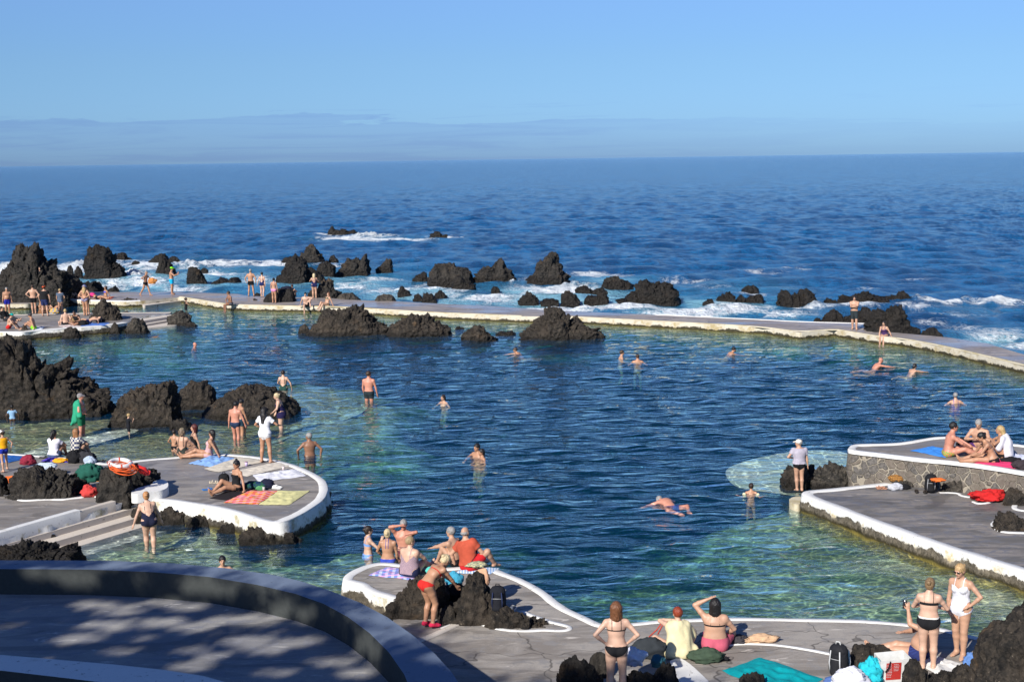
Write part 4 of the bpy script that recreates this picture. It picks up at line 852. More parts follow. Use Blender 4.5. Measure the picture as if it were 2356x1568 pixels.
Pr('grey brown rock joining the stone wall to the white capped man', 1126, [(1862, 1122), (1868, 1095), (1885, 1080), (1900, 1072), (1922, 1066), (1935, 1070), (1945, 1075), (1958, 1071), (1972, 1078), (1982, 1088), (2000, 1100), (2018, 1118)], group=T5g, mat=RKG, ratio=.35)
Pr('rough brown outcrop inside a white outline at the right edge', 1223, [(2286, 1208), (2291, 1194), (2300, 1185), (2315, 1181), (2335, 1184), (2350, 1194), (2372, 1215)], z0=Z5, group=T5g)
Pr('small brown stone under the red cloth', 1155, [(2246, 1154), (2256, 1146), (2270, 1145), (2284, 1154)], z0=Z5, group=T5g)
for i, (x, w_, h_, lab) in enumerate([(2075, 60, 16, 'flat grey ledge at the foot of the stone wall near the sandals'), (2200, 80, 26, 'grey rock at the foot of the stone wall right of the backpack'), (2335, 60, 40, 'brown pitted rock at the foot of the wall by the right edge'), (2275, 50, 22, 'low pitted rock at the wall foot behind the red cloth')]):
    by = {2075: 1121, 2200: 1133, 2335: 1163, 2275: 1145}[x]
    Pr(lab, by, [(x - w_ / 2, by - 2), (x - w_ * .35, by - h_ * .8), (x - w_ * .1, by - h_), (x + w_ * .2, by - h_ * .9), (x + w_ * .4, by - h_ * .6), (x + w_ / 2, by - 2)], z0=Z5, group=T5g, mat=RKG if i < 2 else RKB, ratio=.3)
# ------------------------------------------------------------------ signed-distance bodies, polygonised into one continuous surface
def surf_nets(Fd, org, h):
    sg = Fd < 0; n = np.array(Fd.shape)
    cshape = tuple(n - 1); acc = np.zeros((np.prod(cshape), 3)); cnt = np.zeros(np.prod(cshape)); quads = []
    str_ = np.array([cshape[1] * cshape[2], cshape[2], 1])
    for ax in range(3):
        sl0 = [slice(None)] * 3; sl1 = [slice(None)] * 3; sl0[ax] = slice(0, -1); sl1[ax] = slice(1, None)
        a = Fd[tuple(sl0)]; b = Fd[tuple(sl1)]; cr = sg[tuple(sl0)] != sg[tuple(sl1)]
        I = np.argwhere(cr)
        if len(I) == 0: continue
        fa = a[cr]; fb = b[cr]; t = fa / (fa - fb)
        P = I.astype(float); P[:, ax] += t
        e1, e2 = (ax + 1) % 3, (ax + 2) % 3; ids = []
        for d1, d2 in ((1, 1), (0, 1), (0, 0), (1, 0)):
            c = I.copy(); c[:, e1] -= d1; c[:, e2] -= d2; ci = c @ str_
            for k in range(3): acc[:, k] += np.bincount(ci, P[:, k], len(cnt))
            cnt += np.bincount(ci, minlength=len(cnt)); ids.append(ci)
        q = np.stack(ids, 1); neg = fa < 0
        q[~neg] = q[~neg][:, ::-1]; quads.append(q)
    q = np.concatenate(quads); used = cnt > 0; mp = -np.ones(len(cnt), int); mp[used] = np.arange(used.sum())
    V = acc[used] / cnt[used][:, None] * h + org
    return V, mp[q]
class Prim:
    __slots__ = ('a', 'b', 'ra', 'rb', 'fr', 'k', 'kind', 'r3')
    def __init__(s, a, b, ra, rb, k=.02, fr=None, kx=1.0): s.a, s.b, s.ra, s.rb, s.k, s.fr, s.kind, s.r3 = np.array(a, float), np.array(b, float), ra, rb, k, (fr, kx), 0, 0
class Ell:
    __slots__ = ('c', 'r', 'M', 'k')
    def __init__(s, c, r, M=None, k=.02): s.c, s.r, s.M, s.k = np.array(c, float), np.array(r, float), (np.eye(3) if M is None else np.array(M)), k
def prim_d(p, P):
    if isinstance(p, Ell):
        q = (P - p.c) @ p.M.T / p.r; l = np.sqrt((q * q).sum(-1)) + 1e-9
        g = np.sqrt(((q / p.r) ** 2).sum(-1)) + 1e-9
        return l * (l - 1) / g
    fr, kx = p.fr
    pa = P - p.a; ba = p.b - p.a; L2 = ba @ ba + 1e-12
    t = np.clip((pa @ ba) / L2, 0, 1); d = pa - t[..., None] * ba
    if fr is not None and kx != 1.0:
        lx = d @ fr; d2 = (d * d).sum(-1) - lx * lx + (lx / kx) ** 2; l = np.sqrt(np.maximum(d2, 0))
    else: l = np.sqrt((d * d).sum(-1))
    return l - (p.ra + t * (p.rb - p.ra))
def prim_bb(p):
    if isinstance(p, Ell):
        r = p.r.max(); return p.c - r, p.c + r
    r = max(p.ra, p.rb) * max(1, p.fr[1]); return np.minimum(p.a, p.b) - r, np.maximum(p.a, p.b) + r
def sdf_mesh(prims, h, cuts=()):
    bb = [prim_bb(p) for p in prims]; lo = np.min([b[0] for b in bb], 0) - 4 * h; hi = np.max([b[1] for b in bb], 0) + 4 * h
    n = np.ceil((hi - lo) / h).astype(int) + 1; Fd = np.full(tuple(n), .5, np.float64)
    ax = [lo[i] + h * np.arange(n[i]) for i in range(3)]
    def run(p, b, op):
        m = 2.5 * h + p.k * 1.2
        i0 = np.maximum(0, np.floor((b[0] - m - lo) / h).astype(int)); i1 = np.minimum(n, np.ceil((b[1] + m - lo) / h).astype(int) + 1)
        if (i1 <= i0).any(): return
        sl = tuple(slice(i0[i], i1[i]) for i in range(3))
        G = np.stack(np.meshgrid(ax[0][sl[0]], ax[1][sl[1]], ax[2][sl[2]], indexing='ij'), -1)
        d = prim_d(p, G); cur = Fd[sl]; k = p.k
        if op == 'u':
            hh = np.maximum(k - np.abs(d - cur), 0) / k; Fd[sl] = np.minimum(d, cur) - hh * hh * k * .25
        else:
            d = -d; hh = np.maximum(k - np.abs(d - cur), 0) / k; Fd[sl] = np.maximum(d, cur) + hh * hh * k * .25
    for p, b in zip(prims, bb): run(p, b, 'u')
    for p in cuts: run(p, prim_bb(p), 'c')
    Fd[0] = Fd[-1] = .5; Fd[:, 0] = Fd[:, -1] = .5; Fd[:, :, 0] = Fd[:, :, -1] = .5
    return surf_nets(Fd, lo, h)
def vnormals(V, F):
    a = V[F[:, 2]] - V[F[:, 0]]; b = V[F[:, 3]] - V[F[:, 1]]; nf = np.cross(a, b); n = np.zeros_like(V)
    for k in range(4):
        for c in range(3): n[:, c] += np.bincount(F[:, k], nf[:, c], len(V))
    return n / (np.linalg.norm(n, axis=1)[:, None] + 1e-12)
def lap(V, F, it=1, w=.5):
    E = np.concatenate([F[:, [0, 1]], F[:, [1, 2]], F[:, [2, 3]], F[:, [3, 0]]]); E = np.concatenate([E, E[:, ::-1]])
    cnt = np.bincount(E[:, 0], minlength=len(V))[:, None] + 1e-9
    for _ in range(it):
        s = np.stack([np.bincount(E[:, 0], V[E[:, 1], c], len(V)) for c in range(3)], 1) / cnt
        V = V * (1 - w) + s * w
    return V
def sub_mesh(V, F, keep):
    fk = keep[F].all(1); F2 = F[fk]; u = np.unique(F2)
    if len(u) == 0: return None, None
    mp = -np.ones(len(V), int); mp[u] = np.arange(len(u)); return u, mp[F2]

def norm(v): v = np.asarray(v, float); return v / (np.linalg.norm(v) + 1e-12)
def rotm(axis, deg):
    axis = norm(axis); a = R(deg); K = np.array([[0, -axis[2], axis[1]], [axis[2], 0, -axis[0]], [-axis[1], axis[0], 0]])
    return np.eye(3) + math.sin(a) * K + (1 - math.cos(a)) * K @ K
def ik(a, t, l1, l2, hint):
    a = np.array(a, float); t = np.array(t, float); d = t - a; L = np.linalg.norm(d); mx = (l1 + l2) * .998
    if L > mx: t = a + d / L * mx; d = t - a; L = mx
    if L < abs(l1 - l2) + .02: L = abs(l1 - l2) + .02
    u = norm(d); x = (l1 * l1 - l2 * l2 + L * L) / (2 * L); y = math.sqrt(max(l1 * l1 - x * x, 0))
    hv = np.array(hint, float); hv = hv - u * (hv @ u); hv = norm(hv)
    return a + u * x + hv * y, t
STAND = dict(hip=(0, 0, .905), lean=2, LF=(-.10, .02, .075), RF=(.10, .0, .075))
def mk(base, **k): d = dict(base); d.update(k); return d
SIT_L = dict(hip=(0, 0, .10), lean=-12, LF=(-.10, .80, .06), RF=(.12, .78, .06), LK=(-.2, .3, 1), RK=(.2, .3, 1), LH=(-.30, -.28, .06), RH=(.30, -.28, .06), LE=(-1, -1, 0), RE=(1, -1, 0), toes=(0, .5, .85))   # legs out, leaning back on hands
SIT_K = dict(hip=(0, 0, .10), lean=8, LF=(-.10, .46, .06), RF=(.12, .44, .06), LK=(-.2, .4, 1), RK=(.2, .4, 1), LH=(-.12, .42, .35), RH=(.12, .42, .35), LE=(-1, 0, -.4), RE=(1, 0, -.4))   # knees up
SIT_X = dict(hip=(0, 0, .10), lean=12, LF=(.10, .34, .06), RF=(-.10, .30, .06), LK=(-1, .5, .3), RK=(1, .5, .3), LH=(-.15, .32, .28), RH=(.15, .32, .28), LE=(-1, -.2, -.3), RE=(1, -.2, -.3))  # cross-legged
SIT_D = dict(hip=(0, 0, .11), lean=4, LF=(-.10, .50, -.32), RF=(.10, .46, -.34), LK=(0, 1, 1), RK=(0, 1, 1), LH=(-.26, .02, .06), RH=(.26, .02, .06), LE=(-1, -.6, 0), RE=(1, -.6, 0))  # legs dangling
DOWN = dict(LH=(-.27, .05, .80), RH=(.27, .05, .80), LE=(-.6, -1, 0), RE=(.6, -1, 0))
HIPS = dict(LH=(-.19, .02, 1.00), RH=(.19, .02, 1.00), LE=(-1, -.45, 0), RE=(1, -.45, 0), hand_in=1)
SWIM = dict(hip=(0, -.42, -.42), lean=46, LF=(-.14, -1.2, -.35), RF=(.14, -1.15, -.45), LH=(-.36, .36, -.20), RH=(.34, .40, -.14), LE=(-1, 0, -.3), RE=(1, 0, -.3), head=-34, toes=(0, -1, -.2))
NECK = dict(hip=(0, 0, -.62), lean=8, LF=(-.14, .1, -1.40), RF=(.14, -.1, -1.40), LH=(-.32, .30, -.40), RH=(.34, .28, -.38), LE=(-1, -.2, -.5), RE=(1, -.2, -.5))
SKINS = dict(pale=(.53, .33, .235), fair=(.46, .265, .175), tan=(.40, .21, .125), brown=(.25, .125, .075), red=(.50, .22, .15), dark=(.10, .055, .035))
HAIRS = dict(black=(.012, .010, .010), brown=(.05, .028, .016), dbrown=(.025, .015, .011), blonde=(.42, .29, .13), lblonde=(.58, .46, .27), red=(.22, .055, .025), auburn=(.16, .065, .028), grey=(.28, .27, .26), white=(.6, .58, .55), ginger=(.30, .14, .06))
NPEOPLE = [0]
def person(label, px, py, z, yaw, pose, H=1.7, top=None, sex='m', fat=1.0, skin='fair', hair=('short', 'brown'), wear=(), h=None, cap=None, extra=None, group=None, glasses=False, dz=0, scale_head=1.0, face=True, nm='person'):
    """px, py: picture position of the ground contact at height z (metres); yaw: 0 looks out to sea, 90 to the right, 180 at the camera"""
    P0 = at(px, py, z); P0 = np.array([P0[0], P0[1], z + dz])
    if top is not None:
        Pt = at_plane(px if not isinstance(top, tuple) else top[0], top if not isinstance(top, tuple) else top[1], P0[1]); H = (Pt[2] - P0[2]) * 1.0
        if pose.get('fullh'): H = H / pose['fullh']
    S = H / 1.7
    if h is None:
        ppm = FX / P0[1] * .4346; h = float(np.clip(.50 / ppm, .0095, .026))
    hs = h / S
    fem = sex == 'f'; kid = H < 1.45
    g = lambda k, d=None: pose.get(k, d)
    # spine
    hip = np.array(g('hip')); lean = g('lean', 0); side = g('side', 0); tw = g('twist', 0)
    Mp = rotm((0, 1, 0), side * .5) @ rotm((1, 0, 0), -lean * .55) if g('pel') is None else rotm((1, 0, 0), -g('pel'))
    if g('pyaw'): Mp = rotm((0, 0, 1), -g('pyaw')) @ Mp
    Mc = rotm((0, 0, 1), -tw) @ rotm((0, 1, 0), side) @ rotm((1, 0, 0), -lean * 1.05)
    pu, pr, pf = Mp[:, 2], Mp[:, 0], Mp[:, 1]; cu, cr, cf = Mc[:, 2], Mc[:, 0], Mc[:, 1]
    mu, mr_, mf = norm(pu + cu), norm(pr + cr), norm(pf + cf)
    waist = hip + pu * .15; rib = waist + mu * .14; chest = rib + cu * .11; nb = chest + cu * .12
    shw = (.165 if fem else .185) * (.95 if kid else 1); hw = .088
    head_p = lean * .3 - g('head', 0); hy = g('hyaw', 0)
    Mh = rotm((0, 0, 1), -(tw + hy)) @ rotm((0, 1, 0), g('hside', side * .3)) @ rotm((1, 0, 0), -head_p)
    if lean > 45: Mh = rotm((0, 0, 1), -(tw + hy)) @ rotm((1, 0, 0), -(lean + g('head', 0)))
    if g('lying'): Mh = Mc @ rotm((0, 0, 1), -hy)
    hu, hr_, hf = Mh[:, 2], Mh[:, 0], Mh[:, 1]
    ht = nb + norm(cu + hu) * .065; hc = ht + hu * (.098 if not kid else .105) + hf * .018
    hk = 1.0 * scale_head * (1.22 if H < 1.2 else (1.1 if kid else 1.0))
    sL = chest + cu * .055 - cr * shw; sR = chest + cu * .055 + cr * shw
    hL = hip - pr * hw; hR = hip + pr * hw
    kL, fL = ik(hL, g('LF'), .42, .41, g('LK', (-.1, 1, 0))); kR, fR = ik(hR, g('RF'), .42, .41, g('RK', (.1, 1, 0)))
    eL, wL = ik(sL, g('LH', DOWN['LH']), .28, .245, g('LE', (-1, -.5, 0))); eR, wR = ik(sR, g('RH', DOWN['RH']), .28, .245, g('RE', (1, -.5, 0)))
    ft = fat; wt = 1 + (ft - 1) * 1.25; mus = .92 if fem else 1.0
    if kid: mus *= .82
    pm = []
    # torso (elliptic capsules)
    if fem: T = [(hip - pu * .02, .112, 1.42), (hip + pu * .08, .098, 1.50), (waist, .086, 1.38), (rib, .092, 1.42), (chest, .098, 1.45), (chest + cu * .055, .070, 1.75)]
    else: T = [(hip - pu * .02, .102, 1.42), (hip + pu * .08, .094, 1.48), (waist, .092, 1.45), (rib, .103, 1.48), (chest, .112, 1.52), (chest + cu * .055, .078, 1.95)]
    frs = [pr, pr, mr_, mr_, cr, cr]
    for i in range(5):
        f_i = wt if i in (1, 2) else (ft if i in (0, 3) else 1 + (ft - 1) * .6)
        f_j = wt if i + 1 in (1, 2) else (ft if i + 1 in (0, 3) else 1 + (ft - 1) * .6)
        kk = .5 * (T[i][2] + T[i + 1][2]); kx_ = kk
        pm.append(Prim(T[i][0], T[i + 1][0], T[i][1] * f_i * (.85 if kid else 1), T[i + 1][1] * f_j * (.85 if kid else 1), .05, norm(frs[i] + frs[i + 1]), kx_))
    if ft > 1.12 and not fem: pm.append(Ell(waist + mf * .045 * ft + pu * .01, (.13 * ft, .115 * ft, .13), np.array([mr_, mf, mu]), .06))
    if ft > 1.12 and fem: pm.append(Ell(waist + mf * .03, (.13 * ft, .10 * ft, .12), np.array([mr_, mf, mu]), .06))
    # trapezius, neck, head
    pm.append(Prim(sL * .6 + nb * .4 - cu * .0, nb + cu * .01, .040 * mus, .048 * mus, .05)); pm.append(Prim(sR * .6 + nb * .4, nb + cu * .01, .040 * mus, .048 * mus, .05))
    pm.append(Prim(nb - cu * .03, ht + hu * .02, .056 * mus, .052 * mus, .03))
    HM = np.array([hr_, hf, hu])
    hd = lambda x, y, z_: hc + (hr_ * x + hf * y + hu * z_) * hk
    pm += [Ell(hd(0, -.012, .022), np.array((.074, .094, .094)) * hk, HM, .02), Ell(hd(0, .028, -.035), np.array((.057, .062, .078)) * hk, HM, .03),
           Prim(hd(0, .088, .005), hd(0, .108, -.020), .010 * hk, .016 * hk, .012), Ell(hd(0, .072, -.088), np.array((.024, .022, .02)) * hk, HM, .02),
           Ell(hd(-.076, -.008, -.01), np.array((.012, .022, .033)) * hk, HM, .006), Ell(hd(.076, -.008, -.01), np.array((.012, .022, .033)) * hk, HM, .006),
           Prim(hd(-.03, .082, .026), hd(.03, .082, .026), .014 * hk, .014 * hk, .012), Prim(hd(-.016, .086, -.052), hd(.016, .086, -.052), .010 * hk, .010 * hk, .008)]
    # arms
    for s, sh, e, wr in ((-1, sL, eL, wL), (1, sR, eR, wR)):
        fa = 1 + (ft - 1) * .7; m_ = mus * fa
        pm.append(Ell(sh + cu * -.005, (.058 * m_, .058 * m_, .060 * m_), np.array([cr, cf, cu]), .045))
        mid = sh * .55 + e * .45
        pm += [Prim(sh, mid, .050 * m_, .046 * m_, .03), Prim(mid, e, .046 * m_, .037 * m_, .015)]
        m2 = e * .7 + wr * .3; pm += [Prim(e, m2, .037 * m_, .040 * m_, .015), Prim(m2, wr, .040 * m_, .024 * m_, .015)]
        fd = norm(wr - e)
        hdv = g('LD' if s < 0 else 'RD')
        if hdv is not None: fd = norm(np.array(hdv, float) + fd * .15)
        elif g('hand_in'): fd = norm(np.array((-s * .75, .55, -.45)))
        elif wr[2] < .12 and hip[2] < .3 and hip[2] > 0: fd = norm(np.array((s * .3, fd[1] * .6 + .25, -.05)))
        thumb = norm(np.cross(fd, np.array((0, 0, 1.0))) * s + np.array((0, .5, .1))); thumb = norm(thumb - fd * (thumb @ fd)); pn = norm(np.cross(fd, thumb)) * s
        kn = wr + fd * .085
        pm.append(Prim(wr + fd * .02, kn, .020, .021, .012, thumb, 1.75))
        for i, (o, l) in enumerate(((.030, .070), (.010, .080), (-.010, .074), (-.029, .058))):
            b = kn + thumb * o; sp_ = norm(fd + thumb * o * 2.5); c1 = b + sp_ * l * .5; c2 = c1 + norm(sp_ + pn * .45 * (1 if i % 2 else .8)) * l * .5
            rf = max(.0085, hs * .55)
            pm += [Prim(b - fd * .01, c1, rf * 1.05, rf, .004), Prim(c1, c2, rf, rf * .85, .004)]
        tb = wr + fd * .03 + thumb * .022; t1 = tb + norm(fd * .7 + thumb) * .04; t2 = t1 + norm(fd + thumb * .35) * .032
        rf = max(.0095, hs * .55); pm += [Prim(tb, t1, rf * 1.3, rf, .008), Prim(t1, t2, rf, rf * .85, .004)]
    # legs
    for s, hj, kn, an in ((-1, hL, kL, fL), (1, hR, kR, fR)):
        fa = (1 + (ft - 1) * .8) * (1.13 if fem else 1.07) * (.85 if kid else 1)
        mid = hj * .6 + kn * .4
        pm += [Prim(hj, mid, .092 * fa, .076 * fa, .045), Prim(mid, kn, .076 * fa, .054 * fa, .02)]
        bk = norm(np.cross(norm(an - kn), pr)) ; 
        thd = norm(kn - hj); shd = norm(an - kn); back = norm(-thd * .0 + (shd * (thd @ shd) - thd)) if abs(thd @ shd) < .995 else -pf
        if np.dot(back, -pf) < -.5 and g('lying') is None: back = back
        m2 = kn * .68 + an * .32 - (-back if False else back) * -.012
        pm += [Prim(kn, m2, .053 * fa, .056 * fa, .02), Prim(m2, an + shd * -.02, .056 * fa, .034 * fa, .02), Prim(an - shd * .03, an, .034 * fa, .036, .015)]
        buttc = hj - pf * .052 + pr * s * .0 - pu * .015 + (thd + pu) * .0
        rb_ = (.088 if fem else .076) * ft * (.8 if kid else 1); pm.append(Ell(buttc, (rb_, rb_ * .95, rb_ * 1.02), np.array([pr, pf, pu]), .03))
        # foot
        toes = g('toes'); 
        if toes is not None: fdv = norm(np.array(toes, float) + np.array((s * .12, 0, 0)))
        else:
            fw = norm(np.array((kn[0] - hj[0] + s * .02, max(.25, kn[1] - hj[1]) + .35, 0)))
            tgt = g('LT' if s < 0 else 'RT'); fdv = norm(tgt) if tgt is not None else norm(np.array((s * .18, 1, -.06)))
        dn = norm(shd - fdv * (shd @ fdv))
        heel = an - fdv * .045 + dn * .030; ball = an + fdv * .125 + dn * .045; toe = an + fdv * .175 + dn * .050
        sid = norm(np.cross(fdv, dn))
        pm += [Prim(heel, ball, .031, .024, .02, sid, 1.35), Prim(an, ball, .034, .020, .03, sid, 1.3), Prim(ball, toe, .022, .014, .01, sid, 1.9)]
    if fem and not kid:
        for s in (-1, 1): pm.append(Ell(chest - cu * .055 + cr * s * .072 + cf * (.078 + .03 * (ft - 1)), np.array((.060, .056, .060)) * (.95 + .7 * (ft - 1)), np.array([cr, cf, cu]), .025))
    elif not kid:
        for s in (-1, 1): pm.append(Ell(chest - cu * .02 + cr * s * .075 + cf * .07, (.075, .045, .06), np.array([cr, cf, cu]), .04))
    V, Fq = sdf_mesh(pm, hs); V = lap(V, Fq, 1, .4); Nn = vnormals(V, Fq)
    # region labels
    bones = [('t', hip - pu * .06, nb, .13), ('h', ht + hu * .05, hc, .09), ('uaL', sL, eL, .048), ('faL', eL, wL, .036), ('haL', wL, wL + norm(wL - eL) * .1, .03), ('uaR', sR, eR, .048), ('faR', eR, wR, .036), ('haR', wR, wR + norm(wR - eR) * .1, .03),
             ('thL', hL, kL, .08), ('shL', kL, fL, .05), ('thR', hR, kR, .08), ('shR', kR, fR, .05), ('foL', fL, fL + np.array((0, .1, -.03)), .04), ('foR', fR, fR + np.array((0, .1, -.03)), .04)]
    Dm = []; Tm = []
    for nme, a, b, r in bones:
        ba = b - a; t = np.clip((V - a) @ ba / (ba @ ba), 0, 1); Dm.append(np.linalg.norm(V - a - t[:, None] * ba, axis=1) - r); Tm.append(t)
    lab = np.argmin(Dm, 0); tt = np.array(Tm)[lab, np.arange(len(V))]; names = [b[0] for b in bones]
    L = {n_: lab == i for i, n_ in enumerate(names)}
    # curved torso coordinates
    sp_pts = [hip - pu * .3, hip, waist, rib, chest, nb, nb + cu * .1]; sp_len = [-.3, 0, .15, .29, .40, .52, .62]; sf = [pf, pf, mf, mf, cf, cf, cf]; sr_ = [pr, pr, mr_, mr_, cr, cr, cr]
    best = np.full(len(V), 9.); lz = np.zeros(len(V)); lx = np.zeros(len(V)); ly = np.zeros(len(V))
    for i in range(6):
        a, b = sp_pts[i], sp_pts[i + 1]; ba = b - a; t = np.clip((V - a) @ ba / (ba @ ba), 0, 1); q = V - a - t[:, None] * ba; d = np.linalg.norm(q, axis=1); u_ = d < best
        best = np.where(u_, d, best); lz = np.where(u_, sp_len[i] + t * (sp_len[i + 1] - sp_len[i]), lz); ff = sf[i]; rr_ = sr_[i]
        lx = np.where(u_, q @ rr_, lx); ly = np.where(u_, q @ ff, ly)
    leg = L['thL'] | L['thR']; tors = L['t']; arm = L['uaL'] | L['uaR']
    root = empty(nm, tuple(P0)); root.rotation_euler = (0, 0, -R(yaw)); root.scale = (S, S, S)
    SK = m_skin(SKINS[skin] if isinstance(skin, str) else skin)
    bd = new_mesh('body', V, Fq, SK, True, root)
    def garment(name, mask, off, mat, sm=0, drop=None):
        u, F2 = sub_mesh(V, Fq, mask)
        if u is None: return None
        VV = V[u] + Nn[u] * max(off, hs * .45)
        if sm: VV = lap(VV, F2, sm, .5) + Nn[u] * .003
        if drop is not None: VV = drop(VV, u)
        return new_mesh(name, VV, F2, mat, True, root)
    nearhip = (lz < .12) & (best < .22 * ft)
    for wr_ in wear:
        kd, col = wr_[0], wr_[1]; o = wr_[2] if len(wr_) > 2 else {}
        mat = m_cloth(col, **o.get('m', {})) if isinstance(col, tuple) else col
        topz = o.get('top', .07)
        if kd == 'trunks':      # swim shorts reaching down the thigh
            ln = o.get('len', .5); msk = ((tors & (lz < topz)) | (leg & (tt < ln)))
            garment('shorts', msk, .012 if ln > .3 else .005, mat, 2 if ln > .3 else 1)
        elif kd == 'briefs':    # bikini bottom
            wd = o.get('w', .185) * ft; bt = topz - o.get('deep', .21)
            k_ = np.clip((topz - lz) / (topz - bt), 0, 1); lim = wd * (1 - k_ ** (2.1)) + .012
            limf = wd * (1 - k_ ** 1.1) + .012
            msk = (tors | leg) & (lz < topz) & (lz > -.3) & (np.abs(lx) < np.where(ly < 0, lim, limf)) & (tt < .35)
            garment('bikini_bottom', msk | (tors & (lz < topz) & (lz > topz - .05)), .004, mat)
        elif kd == 'bra':
            zb = o.get('z', .325); band = tors & (lz > zb) & (lz < zb + o.get('h', .03))
            cup = (tors | arm) & (ly > .03) & (lz > zb) & (lz < zb + .115) & (np.abs(np.abs(lx) - .072) < .085 * (1 - np.clip((lz - zb - .03) / .1, 0, 1)) + .01)
            st_ = (tors | arm) & (np.abs(np.abs(lx) - (.075 if o.get('halter') is None else .03)) < max(.007, hs * .7)) & (lz > zb)
            if o.get('strapless'): st_ &= False
            garment('bikini_top', band | cup | st_, .004, mat)
        elif kd == 'suit':      # one-piece swimsuit
            tb = o.get('low', .24); k_ = np.clip((.02 - lz) / .16, 0, 1); wd = .25 * ft
            bot = (tors | leg) & (lz < .04) & (np.abs(lx) < np.where(ly < 0, wd * (1 - k_ ** 2), wd * (1 - k_ ** 1.3)) + .014) & (tt < .3) & (lz > -.3)
            back = (ly < .02) & (lz < tb + np.abs(lx) * .95)
            frn = (ly >= .02) & (lz < .42 - np.clip(.07 - np.abs(lx), 0, 1) * .6)
            mid = tors & (lz > -.02) & (back | frn) & (lz < .44)
            st_ = (tors | arm) & (np.abs(np.abs(lx) - .078) < max(.010, hs * .8)) & (lz > .2)
            if o.get('strapless'): st_ &= False; mid = tors & (lz > -.02) & (lz < .38)
            garment('swimsuit', bot | mid | st_, .004, mat)
            if o.get('skirt'):
                msk = (tors & (lz < .08)) | (leg & (tt < o['skirt']))
                def fl(VV, u): 
                    d = V[u] - hip; out_ = d - pu * (d @ pu)[:, None]; dd = np.clip(-(d @ pu), 0, 1)
                    return VV + out_ / (np.linalg.norm(out_, axis=1)[:, None] + 1e-6) * (dd * .22)[:, None]
                garment('skirt', msk, .02, mat, 4, fl)
        elif kd == 'tee':
            sl_ = o.get('sleeve', .55); b0 = o.get('bottom', .0)
            msk = (tors & (lz > b0) & (lz < .515)) | (arm & (tt < sl_)) | (leg & (lz > b0) & (tt < .1) & (lz > -.02))
            garment('shirt', msk, o.get('off', .016), mat, 3)
        elif kd == 'wrap':      # sarong or pink wrap round hips
            msk = (tors & (lz < o.get('topz', .12))) | (leg & (tt < o.get('len', .3)))
            garment('wrap', msk, .012, mat, 3)
        elif kd == 'wetsuit':
            msk = tors | (arm & (tt < .95)) | (leg & (tt < .95)); msk &= ~L['h']; garment('wetsuit', msk & (lz < .53), .006, mat, 1)
        elif kd == 'pants':
            msk = (tors & (lz < .08)) | leg | ((L['shL'] | L['shR']) & (tt < .9)); garment('trousers', msk, .014, mat, 2)
        elif kd == 'shoes':
            msk = L['foL'] | L['foR'] | ((L['shL'] | L['shR']) & (tt > .95)); garment('shoes', msk, .008, mat, 1)
        elif kd == 'band':
            garment('waistband', tors & (lz > o.get('lo', .07)) & (lz < o.get('hi', .115)), .007, mat)
        elif kd == 'vest':
            msk = tors & (lz > .05) & (lz < .50) & (np.abs(lx) < .15 * ft); garment('life_vest', msk, .03, mat, 3)
        elif kd == 'floats':
            mb = MB()
            for e_, s_ in ((eL, sL), (eR, sR)):
                c_ = s_ * .5 + e_ * .5; ax_ = norm(e_ - s_); mb.tube([Vector(c_ - ax_ * .05), Vector(c_ - ax_ * .03), Vector(c_ + ax_ * .03), Vector(c_ + ax_ * .05)], [.05, .085, .085, .05], 12)
            mb.build('arm_floats', mat, root)
    # hair
    hty, hcol = hair; HC_ = HAIRS.get(hcol, hcol); hp = []
    face_cut = [Ell(hd(0, .085, -.045), np.array((.070, .075, .085)) * hk, HM, .012)]
    if hty in ('short', 'buzz'): e_ = .006 if hty == 'buzz' else .014; hp = [Ell(hd(0, -.020, .030), np.array((.074 + e_, .093 + e_, .090 + e_)) * hk, HM, .02)]; face_cut = [Ell(hd(0, .075, -.055), np.array((.085, .095, .088)) * hk, HM, .012), Ell(hd(0, -.01, -.12), np.array((.1, .12, .085)) * hk, HM, .01)]
    elif hty == 'bald': hp = []
    elif hty == 'ring': hp = [Ell(hd(0, -.030, -.005), np.array((.082, .088, .055)) * hk, HM, .02)]; face_cut = [Ell(hd(0, .06, -.0), np.array((.12, .09, .12)) * hk, HM, .01)]
    elif hty in ('bun', 'pony', 'knot', 'wet', 'long', 'bob', 'curly'):
        hp = [Ell(hd(0, -.022, .028), np.array((.086, .106, .102)) * hk, HM, .02), Ell(hd(0, -.06, -.02), np.array((.074, .06, .08)) * hk, HM, .03)]
        if hty == 'bun': hp.append(Ell(hd(0, -.125, .03), np.array((.042, .038, .042)) * hk, HM, .008))
        if hty == 'knot': hp.append(Ell(hd(0, -.045, .135), np.array((.036, .036, .036)) * hk, HM, .008))
        if hty == 'pony': hp += [Prim(hd(0, -.115, .04), hd(0, -.15, -.08), .028, .036, .01), Prim(hd(0, -.15, -.08), hd(0, -.12, -.24), .036, .014, .01)]
        if hty == 'wet': hp += [Prim(hd(0, -.075, -.02), hd(.01, -.085, -.20), .055, .024, .02, hr_, 1.2)]
        if hty == 'long': hp += [Prim(hd(0, -.06, .0), nb - cf * .075 + hu * .03, .078, .07, .03, hr_, 1.1), Prim(nb - cf * .075 + hu * .03, chest - cf * .13 - cu * .06, .062, .028, .03, hr_, 1.9)]
        if hty == 'bob': hp += [Prim(hd(-.05, -.03, .02), hd(-.062, -.035, -.15), .05, .042, .03), Prim(hd(.05, -.03, .02), hd(.062, -.035, -.15), .05, .042, .03), Prim(hd(0, -.06, .02), hd(0, -.07, -.155), .07, .055, .03, hr_, 1.2)]
